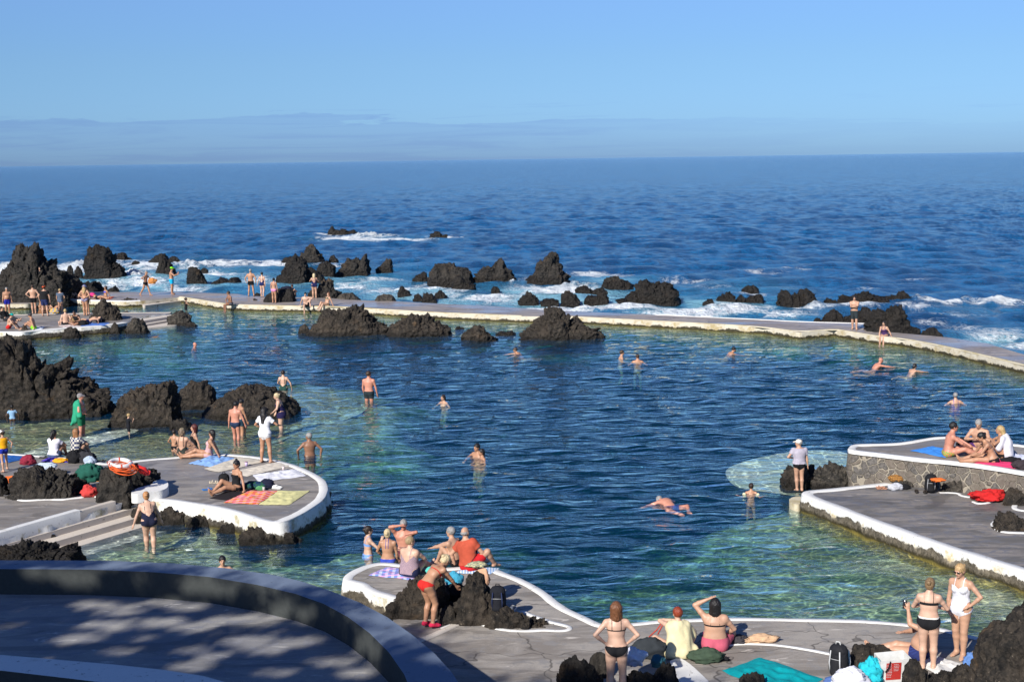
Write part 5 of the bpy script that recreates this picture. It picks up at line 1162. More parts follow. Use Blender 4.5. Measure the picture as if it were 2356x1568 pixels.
        if hty == 'curly': hp += [Ell(hd(x_, y_, z_), np.array((.045,) * 3) * hk, HM, .012) for x_, y_, z_ in ((-.07, -.03, -.06), (.07, -.03, -.06), (-.04, -.09, -.07), (.04, -.09, -.07), (0, -.1, -.03), (-.075, -.05, -.0), (.075, -.05, 0), (0, -.09, -.1))]
        if hty in ('bob', 'long', 'curly'): face_cut = [Ell(hd(0, .09, -.06), np.array((.062, .085, .11)) * hk, HM, .012)]
    if hp:
        hv, hf2 = sdf_mesh(hp, max(hs * .8, .007), face_cut); hv = lap(hv, hf2, 1, .4); hv = hv + vnormals(hv, hf2) * (.006 * fbm(hv * np.array([38., 38., 14.]) + len(label), 2, True) - .004)[:, None]; new_mesh('hair', hv, hf2, m_hair(HC_), True, root)
    if cap:
        cty, ccol = cap[0], cap[1]; cm = m_cloth(ccol, name='hat_cloth')
        if cty == 'cap':
            sg_ = -1 if len(cap) > 2 and cap[2] == 'back' else 1
            cp = [Ell(hd(0, -.012, .045), np.array((.092, .108, .088)) * hk, HM, .01), Prim(hd(-.03, sg_ * .10, .045), hd(-.022, sg_ * .165, .030), .012, .008, .01, hr_, 2.2), Prim(hd(.03, sg_ * .10, .045), hd(.022, sg_ * .165, .030), .012, .008, .01, hr_, 2.2), Prim(hd(0, sg_ * .10, .05), hd(0, sg_ * .172, .034), .010, .010, .01, hr_, 4.5)]
            cut = [Ell(hd(0, -.01, -.07), np.array((.13, .13, .095)) * hk, HM, .004)]
        elif cty == 'swimcap': cp = [Ell(hd(0, -.012, .030), np.array((.084, .104, .100)) * hk, HM, .01)]; cut = [Ell(hd(0, .07, -.06), np.array((.10, .10, .085)) * hk, HM, .004), Ell(hd(0, -.0, -.13), np.array((.12, .14, .09)) * hk, HM, .004)]
        else: cp = [Ell(hd(0, -.012, .055), np.array((.096, .11, .080)) * hk, HM, .01), Ell(hd(0, -.008, .025), np.array((.155, .165, .02)) * hk, HM, .01)]; cut = [Ell(hd(0, -.01, -.04), np.array((.085, .10, .055)) * hk, HM, .004)]
        cv, cf2 = sdf_mesh(cp, max(hs * .7, .006), cut); new_mesh('hat', lap(cv, cf2, 1, .3), cf2, cm, True, root)
    # face details where the face is turned towards the camera
    wf = -R(yaw); fdir = rotm((0, 0, 1), math.degrees(wf)) @ hf; toc = norm(CAM - (P0 + np.array((0, 0, 1.5))))
    if face and fdir @ toc > -.35 and P0[1] < 75:
        mb = MB()
        for s in (-1, 1):
            if glasses: mb.box(Vector(hd(s * .030, .098, .012)), (.046 * hk, .012, .028 * hk), Matrix([list(hr_), list(hf), list(hu)]).transposed(), .004)
            else:
                c_ = hd(s * .030, .086, .008); mb.tube([Vector(c_ - hr_ * .011), Vector(c_ - hr_ * .006), Vector(c_ + hr_ * .006), Vector(c_ + hr_ * .011)], [.003, .0065, .0065, .003], 6)
        if glasses:
            mb.tube([Vector(hd(-.078, -.0, .014)), Vector(hd(-.06, .08, .014)), Vector(hd(.06, .08, .014)), Vector(hd(.078, 0, .014))], .003, 5); mb.build('sunglasses', m_plain('dark_lens', (.01, .01, .012), .15, .6), root)
        else: mb.build('eyes', m_plain('eye', (.02, .015, .012), .3, .5), root)
        mb = MB(); mb.tube([Vector(hd(-.022, .090, -.050)), Vector(hd(-.01, .099, -.047)), Vector(hd(.01, .099, -.047)), Vector(hd(.022, .090, -.050))], [.002, .006, .006, .002], 6); mb.build('mouth', m_plain('lips', (.38, .13, .11), .5, .3), root)
        if not glasses:
            mb = MB()
            for s in (-1, 1): mb.tube([Vector(hd(s * .016, .094, .030)), Vector(hd(s * .032, .093, .034)), Vector(hd(s * .046, .082, .029))], [.003, .004, .002], 5)
            mb.build('eyebrows', m_plain('brow', tuple(c * .7 for c in HC_), .8, .2), root)
    if extra == 'beard':
        bv, bf = sdf_mesh([Ell(hd(0, .045, -.075), np.array((.058, .056, .05)) * hk, HM, .01)], max(hs * .7, .006), [Ell(hd(0, .10, -.035), np.array((.04, .04, .028)) * hk, HM, .004)]); new_mesh('beard', bv, bf, m_hair(HC_), True, root)
    tag(root, label, 'person', group)
    root['_j'] = 0; del root['_j']
    NPEOPLE[0] += 1
    J = dict(root=root, P0=P0, S=S, yaw=yaw, wL=wL, wR=wR, hc=hc, nb=nb, chest=chest, hip=hip, cf=cf, cr=cr, cu=cu, V=V, F=Fq, L=L, lz=lz, lx=lx, ly=ly, tt=tt, N=Nn, hs=hs, sL=sL, sR=sR, eL=eL, eR=eR, hL=hL, kL=kL, hR=hR, kR=kR)
    return J
def draped(J, name, prims, mat, cuts=(), fold=.012):
    """cloth worn round a person: one hull surface with folds"""
    V, F = sdf_mesh(prims, max(J['hs'], .012), cuts); V = lap(V, F, 2, .5); n = vnormals(V, F)
    V = V + n * (fold * noise3(V * np.array([9., 9., 2.5]) + 4))[:, None]
    return new_mesh(name, V, F, mat, True, J['root'])
# ------------------------------------------------------------------ the people
BK = (.012, .012, .014); NV = (.015, .02, .06); PNK = (.55, .13, .17)
def SP(base, **k): return mk(base, **k)
st = lambda **k: mk(STAND, **k)
GF = 'people on the front terrace'; GL = 'people on and around the left terrace'; GW = 'people on the sea wall'; GS = 'swimmers in the pool'; GR = 'people sitting on the upper right terrace'; GT = 'people on the far left terrace'
def water(label, px, py, depth, yaw, pose, **k): return person(label, px, py, 0, yaw, pose, dz=-depth, **k)

J = person('woman in black bikini standing with both hands on her hips, seen from behind', 1419, 1612, .5, 2, st(**mk(HIPS, LF=(-.11, 0, .075), RF=(.11, 0, .075))), top=1385, sex='f', skin='pale', hair=('bob', 'auburn'), wear=[('bra', BK), ('briefs', BK, dict(top=.075, deep=.20))], group=GF)
J = person('red haired woman wrapped in a pale yellow towel, seated', 1563, 1508, Z3, -12, mk(SIT_X, RH=(.14, .3, .2), LH=(-.05, .22, .62), lean=10, LF=(-.25, .5, .06), LK=(-1, .2, .8)), H=1.7, sex='f', fat=1.15, skin='pale', hair=('short', (.24, .04, .016)), wear=[('suit', NV)], group=GF)
nbp, chp = J['nb'], J['chest']
draped(J, 'towel', [Prim(nbp + (0, -.02, -.0), chp, .085, .15, .05, J['cr'], 1.35), Prim(chp + (0, -.02, .03), (0, -.05, .10), .15, .20, .06, (1, 0, 0), 1.40), Prim(J['sL'] + (0, 0, .0), J['wL'] + (0.0, -.02, -.03), .085, .055, .05), Prim(J['sR'], J['eR'], .085, .09, .05), Prim(J['eR'], (.15, .15, .12), .09, .12, .05), Prim((-.20, -.08, .10), (.24, -.08, .12), .10, .10, .05)], m_cloth((.68, .60, .36)), [Ell((0, 0, -.10), (.6, .6, .13), None, .01), Ell(nbp + (0, .06, .08), (.10, .15, .12), None, .02)], .018)
person('dark haired woman in black bikini top and pink wrap, hand raised to her head', 1645, 1492, Z3, 8, mk(SIT_X, lean=3, LH=(-.13, .06, .87), LE=(-1, .1, .1), RH=(.2, .25, .2), LF=(.25, .55, .06)), H=1.82, sex='f', fat=1.28, skin='fair', hair=('bob', 'black'), wear=[('bra', BK, dict(h=.035)), ('wrap', (.50, .10, .15), dict(topz=.13, len=.8))], group=GF)
J = person('man sitting in blue striped trunks holding a phone to his ear', 2118, 1512, Z3, 290, mk(SIT_L, lean=-14, LF=(.02, .85, .07), RF=(-.04, .80, .10), LH=(-.04, .22, .84), LE=(-.8, .3, -1), RH=(.05, .30, .42), RE=(1, 0, -.5), LD=(0, .1, 1)), H=1.78, fat=1.2, skin='fair', hair=('short', 'dbrown'), wear=[('trunks', (.03, .05, .20), dict(len=.45, m=dict(patt='stripe_z', scale=14, col2=(.01, .01, .05))))], group=GF)
mb = MB(); mb.box(Vector(J['wL'] + (.01, .06, .10)), (.012, .075, .15), None, .004); o = mb.build('phone', m_plain('phone_black', (.02, .02, .025), .2, .6), J['root']); o.name = 'phone'
person('woman in black two piece with white striped waistband, seen from behind', 2134, 1539, Z3, 18, st(LH=(-.10, .30, 1.12), RH=(.16, .28, 1.10), LE=(-1, -.3, -.6), RE=(1, -.3, -.6), head=-14, hyaw=12, LF=(-.09, 0, .075), RF=(.10, .03, .075)), top=(2141, 1331), sex='f', fat=1.12, skin='pale', hair=('bun', (.22, .14, .07)), wear=[('bra', BK, dict(h=.055)), ('briefs', BK, dict(top=.10, w=.22, deep=.25)), ('band', (.62, .60, .56))], group=GF)
person('smiling woman in white swimsuit and sunglasses with a hand on her hip', 2208, 1511, Z3, 222, st(LH=(-.19, .05, .98), LE=(-1, -.2, 0), hand_in=1, RH=(.22, .06, .80), head=-14, hyaw=8, LF=(-.07, .02, .075), RF=(.09, -.08, .075), lean=3), top=(2193, 1295), sex='f', fat=1.06, skin='fair', hair=('bun', (.46, .30, .14)), glasses=True, wear=[('suit', (.74, .74, .76), dict(m=dict(patt='stripe_x', scale=12, col2=(.52, .53, .60))))], group=GF)
person('woman in red bikini bending forward over the rocks', 985, 1440, Z3 + .04, 48, dict(hip=(0, -.02, .87), lean=60, LF=(-.09, 0, .075), RF=(.10, .04, .075), LH=(-.12, .72, .78), RH=(.14, .70, .70), LE=(-1, 0, -.3), RE=(1, 0, -.3), head=-14), H=1.62, sex='f', skin='tan', hair=('bun', 'lblonde'), wear=[('bra', (.55, .025, .02)), ('briefs', (.55, .025, .02), dict(w=.20)), ('shoes', (.70, .03, .09))], group=GF)
person('blonde woman in zigzag tankini sitting with her legs out, seen from behind', 942, 1324, Z3, 26, mk(SIT_L, lean=6, LH=(-.2, .35, .2), RH=(.15, .45, .28), LE=(-1, -.2, -.2), RE=(1, -.2, -.2), hyaw=30), H=1.66, sex='f', fat=1.42, skin='pale', hair=('short', (.34, .24, .13)), glasses=True, wear=[('suit', (.50, .34, .33), dict(low=.24, m=dict(patt='zig', scale=16, col2=(.10, .09, .17)))), ('trunks', (.015, .02, .06), dict(len=.3, top=-.02))], group=GF)
person('bald man in brick red T-shirt and red shorts reclining on one arm', 1080, 1311, Z3, 38, dict(hip=(0, 0, .11), lean=4, side=-16, LF=(-.05, .55, .07), RF=(.28, .50, .07), LK=(-.4, .4, .6), RK=(.5, .3, 1), LH=(-.42, .02, .06), RH=(.16, .34, .28), LE=(-1, -.8, 0), RE=(1, -.3, -.5), head=0), H=1.82, fat=1.16, skin='fair', hair=('ring', 'grey'), wear=[('tee', (.42, .075, .04), dict(off=.03)), ('trunks', (.48, .015, .02), dict(len=.75))], group=GF)
person('grey haired man mostly hidden behind the brick red T-shirt', 1050, 1300, Z3 - .12, 300, mk(SIT_K, LH=(-.1, .6, .36), RH=(.1, .6, .36), lean=14), H=1.7, skin='fair', hair=('short', 'grey'), wear=[('trunks', BK)], group=GF)
water('dark haired woman in light blue bikini standing waist deep, hand raised', 847, 1276, .92, 70, st(LH=(-.05, .30, 1.12), RH=(.12, .32, 1.30), RE=(1, 0, -1), RD=(0, .3, 1), LE=(-1, 0, -.6)), top=(844, 1210), sex='f', skin='pale', hair=('bun', 'dbrown'), wear=[('bra', (.18, .33, .68), dict(h=.08, z=.29)), ('briefs', (.18, .33, .68), dict(top=.10))], group=GS)
water('blonde woman in blue halter bikini standing in the water, seen from behind', 893, 1292, .86, 8, st(LH=(-.2, .25, .95), RH=(.2, .12, .85)), top=(892, 1217), sex='f', skin='tan', hair=('bun', 'lblonde'), wear=[('bra', (.03, .05, .30), dict(halter=1, h=.014)), ('briefs', (.04, .07, .40))], group=GS)
water('man in the water shading his eyes with one hand', 930, 1250, 1.18, 186, st(RH=(.06, .16, 1.60), RE=(1, .2, .1), RD=(-1, .2, 0), LH=(-.10, .28, 1.42), LE=(-1, .2, .3), LD=(.5, .3, -.6)), top=(928, 1195), fat=1.1, skin='red', hair=('short', 'grey'), wear=[('trunks', (.3, .03, .03))], group=GS)
water('woman in navy swimsuit wading down the steps with arms out', 345, 1250, .26, -18, st(lean=22, side=-4, hip=(0, -.06, .88), LH=(-.42, .10, .72), RH=(.34, .20, .78), LE=(-.6, -1, 0), RE=(.6, -1, 0), LF=(-.07, .12, .075), RF=(.09, -.10, .075)), H=1.64, sex='f', fat=1.14, skin='pale', hair=('bun', (.45, .22, .09)), wear=[('suit', (.012, .014, .035), dict(low=.14))], group=GL)
water('dark haired swimmer whose head shows above the curved parapet', 512, 1307, -.16, 165, NECK, H=1.62, sex='f', skin='fair', hair=('short', 'black'), group=GS)
person('dark haired woman in black strapless swimsuit sunbathing upright', 543, 1129, Z2, 226, mk(SIT_L, lean=-10, LH=(-.40, -.02, .06), RH=(.25, -.22, .06), hyaw=-8, head=-16, LF=(-.02, .80, .06), RF=(.18, .66, .06)), H=1.66, sex='f', skin='tan', hair=('knot', 'black'), wear=[('suit', BK, dict(strapless=1))], group=GL)
person('woman in pink swimsuit with wet black hair leaning back on her hand', 480, 1052, Z2, 266, mk(SIT_L, lean=-16, LH=(-.22, -.36, .06), RH=(.22, -.30, .06), hyaw=35, LF=(-.06, .84, .06), RF=(.02, .78, .08)), H=1.7, sex='f', skin='tan', hair=('wet', 'black'), wear=[('suit', (.55, .33, .33), dict(low=.10))], group=GL)
person('red haired woman in black swimsuit looking left', 446, 1037, Z2 - .1, 248, mk(SIT_L, lean=-6, LH=(-.28, -.16, .06), RH=(.2, .1, .2), hyaw=10, LF=(-.1, .55, .0), RF=(.1, .5, .0)), H=1.66, sex='f', skin='fair', hair=('bob', (.08, .015, .012)), wear=[('suit', BK)], group=GL)
person('woman in olive cap and dark green swimsuit with bare back', 420, 1048, Z2, 12, mk(SIT_X, lean=4), H=1.66, sex='f', skin='fair', hair=('curly', (.16, .11, .07)), cap=('cap', (.22, .18, .12)), wear=[('suit', (.03, .035, .03), dict(low=.10))], group=GL)
water('boy in black trunks standing in shallow water beside the olive cap', 402, 1035, .55, 14, st(LH=(-.2, .2, 1.0), RH=(.2, .2, 1.0)), top=(403, 989), skin='tan', hair=('short', 'dbrown'), wear=[('trunks', BK, dict(len=.25))], group=GL)
person('woman in white T-shirt, white shorts and black cap standing on the terrace', 612, 1065, Z2, 22, st(LF=(-.16, .02, .075), RF=(.17, .0, .075), LH=(-.22, .20, 1.02), RH=(.30, .34, 1.12), LE=(-1, -.3, -.4), RE=(1, -.2, -.6), hyaw=14), top=937, sex='f', skin='tan', hair=('long', 'black'), cap=('cap', BK), wear=[('tee', (.72, .72, .74), dict(off=.022)), ('trunks', (.70, .70, .70), dict(len=.26))], group=GL)
water('man in navy trunks wading, the nearer of two, seen from behind', 543, 1011, .30, 18, st(LH=(-.28, .02, .82), RH=(.34, .1, .86), LF=(-.08, .08, .075), head=-16, hyaw=25), top=(542, 924), skin='red', hair=('short', 'black'), wear=[('trunks', (.02, .035, .08), dict(len=.22))], group=GL)
water('dark haired man wading just beyond the man in navy trunks', 554, 998, .36, 50, st(LH=(-.2, .1, .86), RH=(.2, .2, .8), head=-20), top=(552, 918), skin='tan', hair=('short', 'black'), wear=[('trunks', (.02, .05, .08))], group=GL)
water('small child held by the hand between the wading men and the dome rock', 563, 994, .25, 80, st(LH=(-.3, .1, 1.1)), H=1.0, skin='tan', hair=('short', 'black'), wear=[('trunks', (.03, .15, .25))], group=GL)
water('stout blonde woman in navy swimdress facing left', 648, 983, .32, 262, st(lean=14, LH=(-.18, .30, .98), RH=(.18, .20, .9), head=-10), top=(636, 903), sex='f', fat=1.36, skin='pale', hair=('bun', 'lblonde'), wear=[('suit', (.018, .014, .06), dict(skirt=.42, low=.2))], group=GL)
water('grey haired tanned man waist deep looking left', 713, 1046, 1.02, 338, st(LH=(-.34, .14, .96), RH=(.34, -.02, .92), hyaw=-48, LE=(-1, -.4, 0), RE=(1, -.4, 0)), top=(709, 996), fat=1.05, skin='brown', hair=('short', 'grey'), wear=[('trunks', BK)], group=GS)
water('woman in navy swim cap and dark green swimsuit waist deep', 652, 891, .92, 8, st(RH=(.34, .12, .90), LH=(-.15, .28, 1.0)), top=852, sex='f', skin='pale', hair=('short', 'dbrown'), cap=('swimcap', NV), wear=[('suit', (.02, .06, .05), dict(low=.10))], group=GS)
water('man in dark shorts standing thigh deep at the edge of the shallows', 849, 918, .72, 12, st(LH=(-.22, .1, .85), RH=(.30, .10, .80), hyaw=30), top=(848, 854), skin='red', hair=('short', 'brown'), wear=[('trunks', (.02, .03, .035), dict(len=.5))], group=GS)
water('toddler in black and blue wetsuit by the cracked rock', 296, 994, .28, 55, st(LH=(-.1, .28, 1.35), RH=(.12, .30, 1.3), LE=(-1, 0, -1), RE=(1, 0, -1), head=-15), top=(298, 952), skin='pale', hair=('short', 'blonde'), wear=[('wetsuit', (.012, .013, .018)), ('band', (.02, .10, .35), dict(lo=.28, hi=.46))], group=GL)
J = water('man with grey cap wrapped in a green towel, in profile', 187, 992, .34, 92, st(LH=(-.12, .14, 1.05), RH=(.12, .18, 1.0), LF=(-.05, .06, .075)), top=(190, 905), fat=1.22, skin='red', hair=('short', 'grey'), cap=('cap', (.22, .20, .21)), wear=[('trunks', (.01, .13, .06), dict(len=.85))], group=GL)
draped(J, 'towel', [Prim(J['nb'] + (0, -.03, -.01), J['chest'] + (0, -.06, 0), .085, .15, .05, J['cr'], 1.45), Prim(J['chest'] + (0, -.07, 0), (0, -.13, .78), .16, .15, .06, J['cr'], 1.5), Prim(J['sR'], (.27, .06, .95), .08, .09, .06), Prim(J['sL'], (-.25, .03, .95), .08, .09, .06), Prim((-.1, -.14, .95), (.15, -.28, .62), .12, .05, .06, (1, 0, 0), 1.6)], m_cloth((.03, .30, .17)), [Ell(J['hip'] + (0, .30, .35), (.16, .26, .5), None, .03)], .02)
water('small dark skinned child in pale blue top wading at the far left', 29, 969, .50, 340, st(LH=(-.3, .0, .9), RH=(.35, .1, .9)), top=(29, 932), skin='dark', hair=('short', 'black'), wear=[('tee', (.25, .42, .62))], group=GL)
person('woman in white T-shirt and denim shorts with black ponytail, seated', 125, 1053, Z2 - .02, 22, mk(SIT_K, lean=4), H=1.68, sex='f', fat=1.05, skin='tan', hair=('pony', 'black'), wear=[('tee', (.68, .66, .72), dict(off=.022)), ('trunks', (.06, .09, .16), dict(len=.4))], group=GL)
person('seated woman with auburn hair in a colourful checked shirt', 175, 1050, Z2 - .02, 34, mk(SIT_K, lean=6, LH=(-.25, .2, .1)), H=1.7, sex='f', fat=1.12, skin='fair', hair=('bob', 'ginger'), wear=[('tee', (.55, .52, .45), dict(off=.025, m=dict(patt='check', scale=14, col2=(.03, .04, .10)))), ('trunks', BK)], group=GL)
person('boy in yellow vest and blue shorts stepping at the left picture edge', 11, 1085, Z2, 318, st(LF=(-.10, -.12, .075), RF=(.20, .22, .09), RH=(.30, -.02, .92)), top=(4, 990), skin='fair', hair=('short', 'brown'), cap=('cap', (.7, .7, .7)), wear=[('vest', (.80, .38, .01)), ('trunks', (.015, .03, .30), dict(len=.35))], group=GL)
# right side
person('man in white cap, plaid shirt and black trunks looking left', 1838, 1130, -.02, 352, st(LH=(-.16, .16, 1.08), RH=(.30, .02, .80), hyaw=-62, LF=(-.05, .04, .075), RF=(.10, 0, .075)), top=(1841, 1011), fat=1.08, skin='fair', hair=('short', 'grey'), cap=('cap', (.72, .66, .56)), wear=[('tee', (.56, .52, .58), dict(off=.03, m=dict(patt='plaid', scale=9, col2=(.20, .18, .24)))), ('trunks', BK, dict(len=.22))], group='people by the right terrace')
water('boy with white and yellow arm floats seen from behind', 1728, 1136, -.16, 10, mk(NECK, LH=(-.50, .05, -.30), RH=(.50, .05, -.30)), H=1.25, skin='tan', hair=('short', 'dbrown'), wear=[('floats', (.75, .72, .45))], group=GS)
person('young man in glasses and bright patterned briefs, left of a group of four', 2180, 1049, Z6, 97, mk(SIT_L, lean=14, LH=(-.10, .52, .30), RH=(.12, .50, .28), LF=(-.12, .78, .06), hyaw=-4, LE=(-1, 0, -.2), RE=(1, 0, -.2)), H=1.84, fat=1.08, skin='red', hair=('short', 'black'), glasses=True, wear=[('briefs', (.60, .20, .05), dict(w=.26, top=.05, m=dict(patt='check', scale=26, col2=(.1, .35, .1))))], group=GR)
person('grey haired man in purple checked shorts sitting cross legged', 2254, 1037, Z6, 212, mk(SIT_X, lean=16, head=-18, LH=(-.08, .34, .40), RH=(.08, .34, .38)), H=1.84, fat=1.14, skin='fair', hair=('short', 'grey'), wear=[('trunks', (.16, .05, .24), dict(len=.75, m=dict(patt='check', scale=18, col2=(.05, .02, .10))))], group=GR)
person('blonde long haired woman wrapped in a white towel beside the group', 2306, 1052, Z6, 284, mk(SIT_K, lean=8, LH=(-.1, .3, .5), RH=(.1, .3, .5)), H=1.7, sex='f', skin='tan', hair=('long', 'blonde'), wear=[('suit', BK)], group=GR)
J = person('woman in black bikini bending over her outstretched legs', 2284, 1064, Z6, 276, mk(SIT_L, lean=30, LH=(-.10, .50, .22), RH=(.16, .42, .25), head=-22, LF=(-.08, .86, .06), RF=(.10, .80, .07), LE=(-1, 0, -.3), RE=(1, 0, -.3)), H=1.74, sex='f', fat=1.06, skin='tan', hair=('bun', 'black'), wear=[('bra', BK, dict(halter=1)), ('briefs', BK, dict(top=.05, w=.23))], group=GR)
J = dict(J)
# sea wall
ARMX = dict(LH=(.10, .24, 1.16), RH=(-.08, .26, 1.20), LE=(-1, .2, -.6), RE=(1, .2, -.6))
person('man in dark board shorts standing with folded arms on the wall', 1965, 758, ZW, 196, st(**mk(ARMX, LF=(-.12, .1, .075), RF=(.08, -.08, .075), head=-10)), top=(1968, 680), fat=1.08, skin='fair', hair=('short', 'dbrown'), wear=[('trunks', (.025, .035, .04), dict(len=.92))], group=GW)
person('woman in purple swimsuit lowering herself from the wall into the pool', 2035, 777, ZW - .1, 212, mk(SIT_D, lean=18, LH=(-.42, .1, .06), RH=(.22, .25, .02)), H=1.68, sex='f', fat=1.1, skin='fair', hair=('bun', 'dbrown'), wear=[('suit', (.06, .03, .10))], group=GW)
person('man with a tan cloth in his hand striding along the wall', 336, 680, ZW, 98, st(LF=(-.08, .28, .075), RF=(.08, -.36, .12), lean=8, hip=(0, 0, .86), LH=(-.24, .42, 1.0), RH=(.26, .05, 1.05), RE=(1, -1, -.2), RT=(0, 1, -.8)), top=(336, 621), skin='tan', hair=('buzz', 'grey'), wear=[('trunks', BK, dict(len=.3))], group=GW)
person('man in lime green cap and bright blue shorts standing on the wall', 396, 677, ZW, 84, st(RH=(.22, .42, 1.28), LH=(-.2, .36, 1.2), RE=(.6, 0, -1), LE=(-.6, 0, -1), RD=(0, .3, 1)), top=(395, 614), fat=1.12, skin='tan', hair=('short', 'dbrown'), cap=('cap', (.22, .80, .02)), wear=[('trunks', (.01, .42, .72), dict(len=.62))], group=GW)
water('girl in black sleeveless wetsuit waist deep by the far corner', 428, 709, .72, 68, st(LH=(-.1, .34, 1.05), RH=(.1, .36, 1.05)), top=(427, 685), sex='m', skin='fair', hair=('bun', 'dbrown'), wear=[('tee', BK, dict(sleeve=.05)), ('trunks', BK)], group=GS)
person('lean tanned man sitting on the inner wall edge with dangling legs', 531, 702, ZW, 232, mk(SIT_D, lean=14, LF=(-.10, .42, -.36), RF=(.10, .40, -.38), LH=(-.14, .22, .22), RH=(.14, .22, .2), LE=(-1, 0, -.3), RE=(1, 0, -.3), hyaw=20), H=1.78, skin='brown', hair=('short', 'dbrown'), wear=[('trunks', (.12, .12, .14))], group=GW)
person('grey haired man in dark shorts on the wall, back to the camera', 578, 681, ZW, 4, st(LF=(-.16, 0, .075), RF=(.17, .02, .075), LH=(-.28, .02, .90), RH=(.30, .02, .90)), top=(578, 619), skin='tan', hair=('short', 'grey'), wear=[('trunks', BK, dict(len=.5))], group=GW)
person('dark haired woman in navy swimsuit walking on the wall', 604, 683, ZW, 14, st(LF=(-.08, .0, .075), RF=(.12, -.14, .10), LH=(-.38, .02, .82), RH=(.24, -.02, .80)), top=(604, 626), sex='f', skin='pale', hair=('short', 'dbrown'), wear=[('suit', (.012, .02, .09), dict(low=.12))], group=GW)
person('woman in pink bikini standing at the inner wall edge', 631, 697, ZW, 12, st(LH=(-.2, .12, .86), RH=(.24, .08, .82), head=-18), top=(631, 639), sex='f', skin='tan', hair=('bun', 'black'), wear=[('bra', (.6, .25, .4), dict(h=.012)), ('briefs', (.72, .26, .46), dict(w=.22, top=.06))], group=GW)
person('person seated behind the cement topped block, only back visible', 672, 684, ZW, 10, mk(SIT_K, LH=(-.1, .3, .3)), H=1.7, sex='f', skin='pale', hair=('short', (.06, .025, .015)), wear=[('suit', BK)], group=GW)
person('man in black shorts sitting on the wall with one foot in the pool', 704, 705, ZW, 178, dict(hip=(0, 0, .11), lean=10, LF=(-.30, .26, .06), RF=(.06, .42, -.34), LK=(-.5, .3, 1), RK=(0, 1, 1), LH=(-.30, .30, .42), RH=(.36, -.08, .06), LE=(-1, 0, .3), RE=(1, -.6, 0), head=-14), H=1.76, skin='pale', hair=('short', 'black'), wear=[('trunks', BK, dict(len=.6))], group=GW)
person('woman in green bikini reclining on the wall edge beside the seated man', 752, 704, ZW, 222, mk(SIT_D, lean=-20, LF=(-.05, .62, -.18), RF=(.12, .60, -.08), LH=(-.36, -.20, .06), RH=(.30, -.22, .06)), H=1.7, sex='f', fat=1.12, skin='fair', hair=('bob', 'auburn'), wear=[('bra', (.05, .09, .05), dict(h=.05)), ('briefs', (.05, .09, .05), dict(top=.07, w=.23))], group=GW)
person('blonde woman in navy swimsuit standing by the pitted rock', 724, 686, ZW, 352, st(LH=(-.12, .22, 1.32), RH=(.12, .2, 1.3), LE=(-1, 0, -1), RE=(1, 0, -1), head=-8), top=(724, 629), sex='f', fat=1.12, skin='fair', hair=('bob', 'lblonde'), wear=[('suit', (.012, .015, .07), dict(low=.18))], group=GW)
# far left terrace
person('heavy grey haired man in royal blue shorts at the far left edge', 18, 722, Z1, 150, st(LH=(-.27, .06, .84), RH=(.27, .06, .84)), top=(18, 661), fat=1.22, skin='tan', hair=('short', 'grey'), wear=[('trunks', (.015, .02, .28), dict(len=.7))], group=GT)
person('shirtless man in black shorts with hand on hip beneath the big rock', 78, 722, Z1, 352, st(LH=(-.20, .0, 1.0), LE=(-1, -.3, 0), RH=(.20, .02, .95), RE=(1, -.5, 0), LF=(-.06, 0, .075), RF=(.10, .03, .075)), top=(76, 655), skin='fair', hair=('buzz', 'brown'), wear=[('trunks', BK, dict(len=.6))], group=GT)
person('man in orange cap, black T-shirt and navy shorts seen from behind', 104, 727, Z1, 4, st(LF=(-.14, 0, .075), RF=(.15, 0, .075), LH=(-.30, .06, .88), RH=(.30, .06, .86)), top=(104, 657), fat=1.1, skin='fair', hair=('short', 'brown'), cap=('cap', (.80, .09, .01), 'back'), wear=[('tee', BK, dict(off=.025)), ('trunks', (.02, .03, .10), dict(len=.72))], group=GT)
person('blonde youth in grey blue T-shirt and denim shorts', 140, 721, Z1, 8, st(LH=(-.24, .1, .86), RH=(.18, .2, .95)), top=(138, 664), skin='fair', hair=('short', 'blonde'), wear=[('tee', (.08, .11, .16), dict(off=.025)), ('trunks', (.10, .14, .22), dict(len=.25))], group=GT)
person('man in black T-shirt looking out from a ledge of the big rock', 94, 672, 1.02, 160, st(), H=1.75, skin='fair', hair=('short', 'dbrown'), wear=[('tee', BK), ('trunks', BK)], group=GT)
person('small curly haired person seated behind the orange cap', 94, 722, Z1, 20, mk(SIT_K), H=1.5, sex='f', skin='tan', hair=('long', 'ginger'), wear=[('suit', (.2, .1, .05))], group=GT)
person('sunbather lying with raised knee behind the black T-shirt man', 124, 719, Z1, 275, mk(SIT_K, lean=-62, lying=1, LH=(-.3, -.2, .06), RH=(.3, -.2, .06)), H=1.7, skin='tan', hair=('short', 'brown'), wear=[('trunks', (.4, .3, .05))], group=GT)
person('man in teal cap and red shorts sitting with bent knees', 20, 756, Z1, 84, mk(SIT_K, lean=18, head=-14, LF=(-.1, .55, .06)), H=1.72, skin='fair', hair=('short', 'dbrown'), cap=('cap', (.01, .38, .34), 'back'), wear=[('trunks', (.55, .02, .02), dict(len=.45))], group=GT)
person('person in dark clothes reclining at the left edge behind the teal cap', 14, 738, Z1, 100, mk(SIT_L, lean=-30), H=1.75, skin='fair', hair=('short', 'black'), wear=[('tee', BK), ('pants', (.03, .03, .035))], group=GT)
person('man in dark cap and lime green shorts propped on his arm', 78, 757, Z1, 262, mk(SIT_K, lean=14, LH=(-.30, -.08, .06), LF=(-.1, .62, .06), RF=(.1, .55, .06), head=-14), H=1.76, fat=1.1, skin='tan', hair=('short', 'dbrown'), cap=('cap', (.07, .07, .08)), wear=[('trunks', (.28, .85, .03), dict(len=.4))], group=GT)
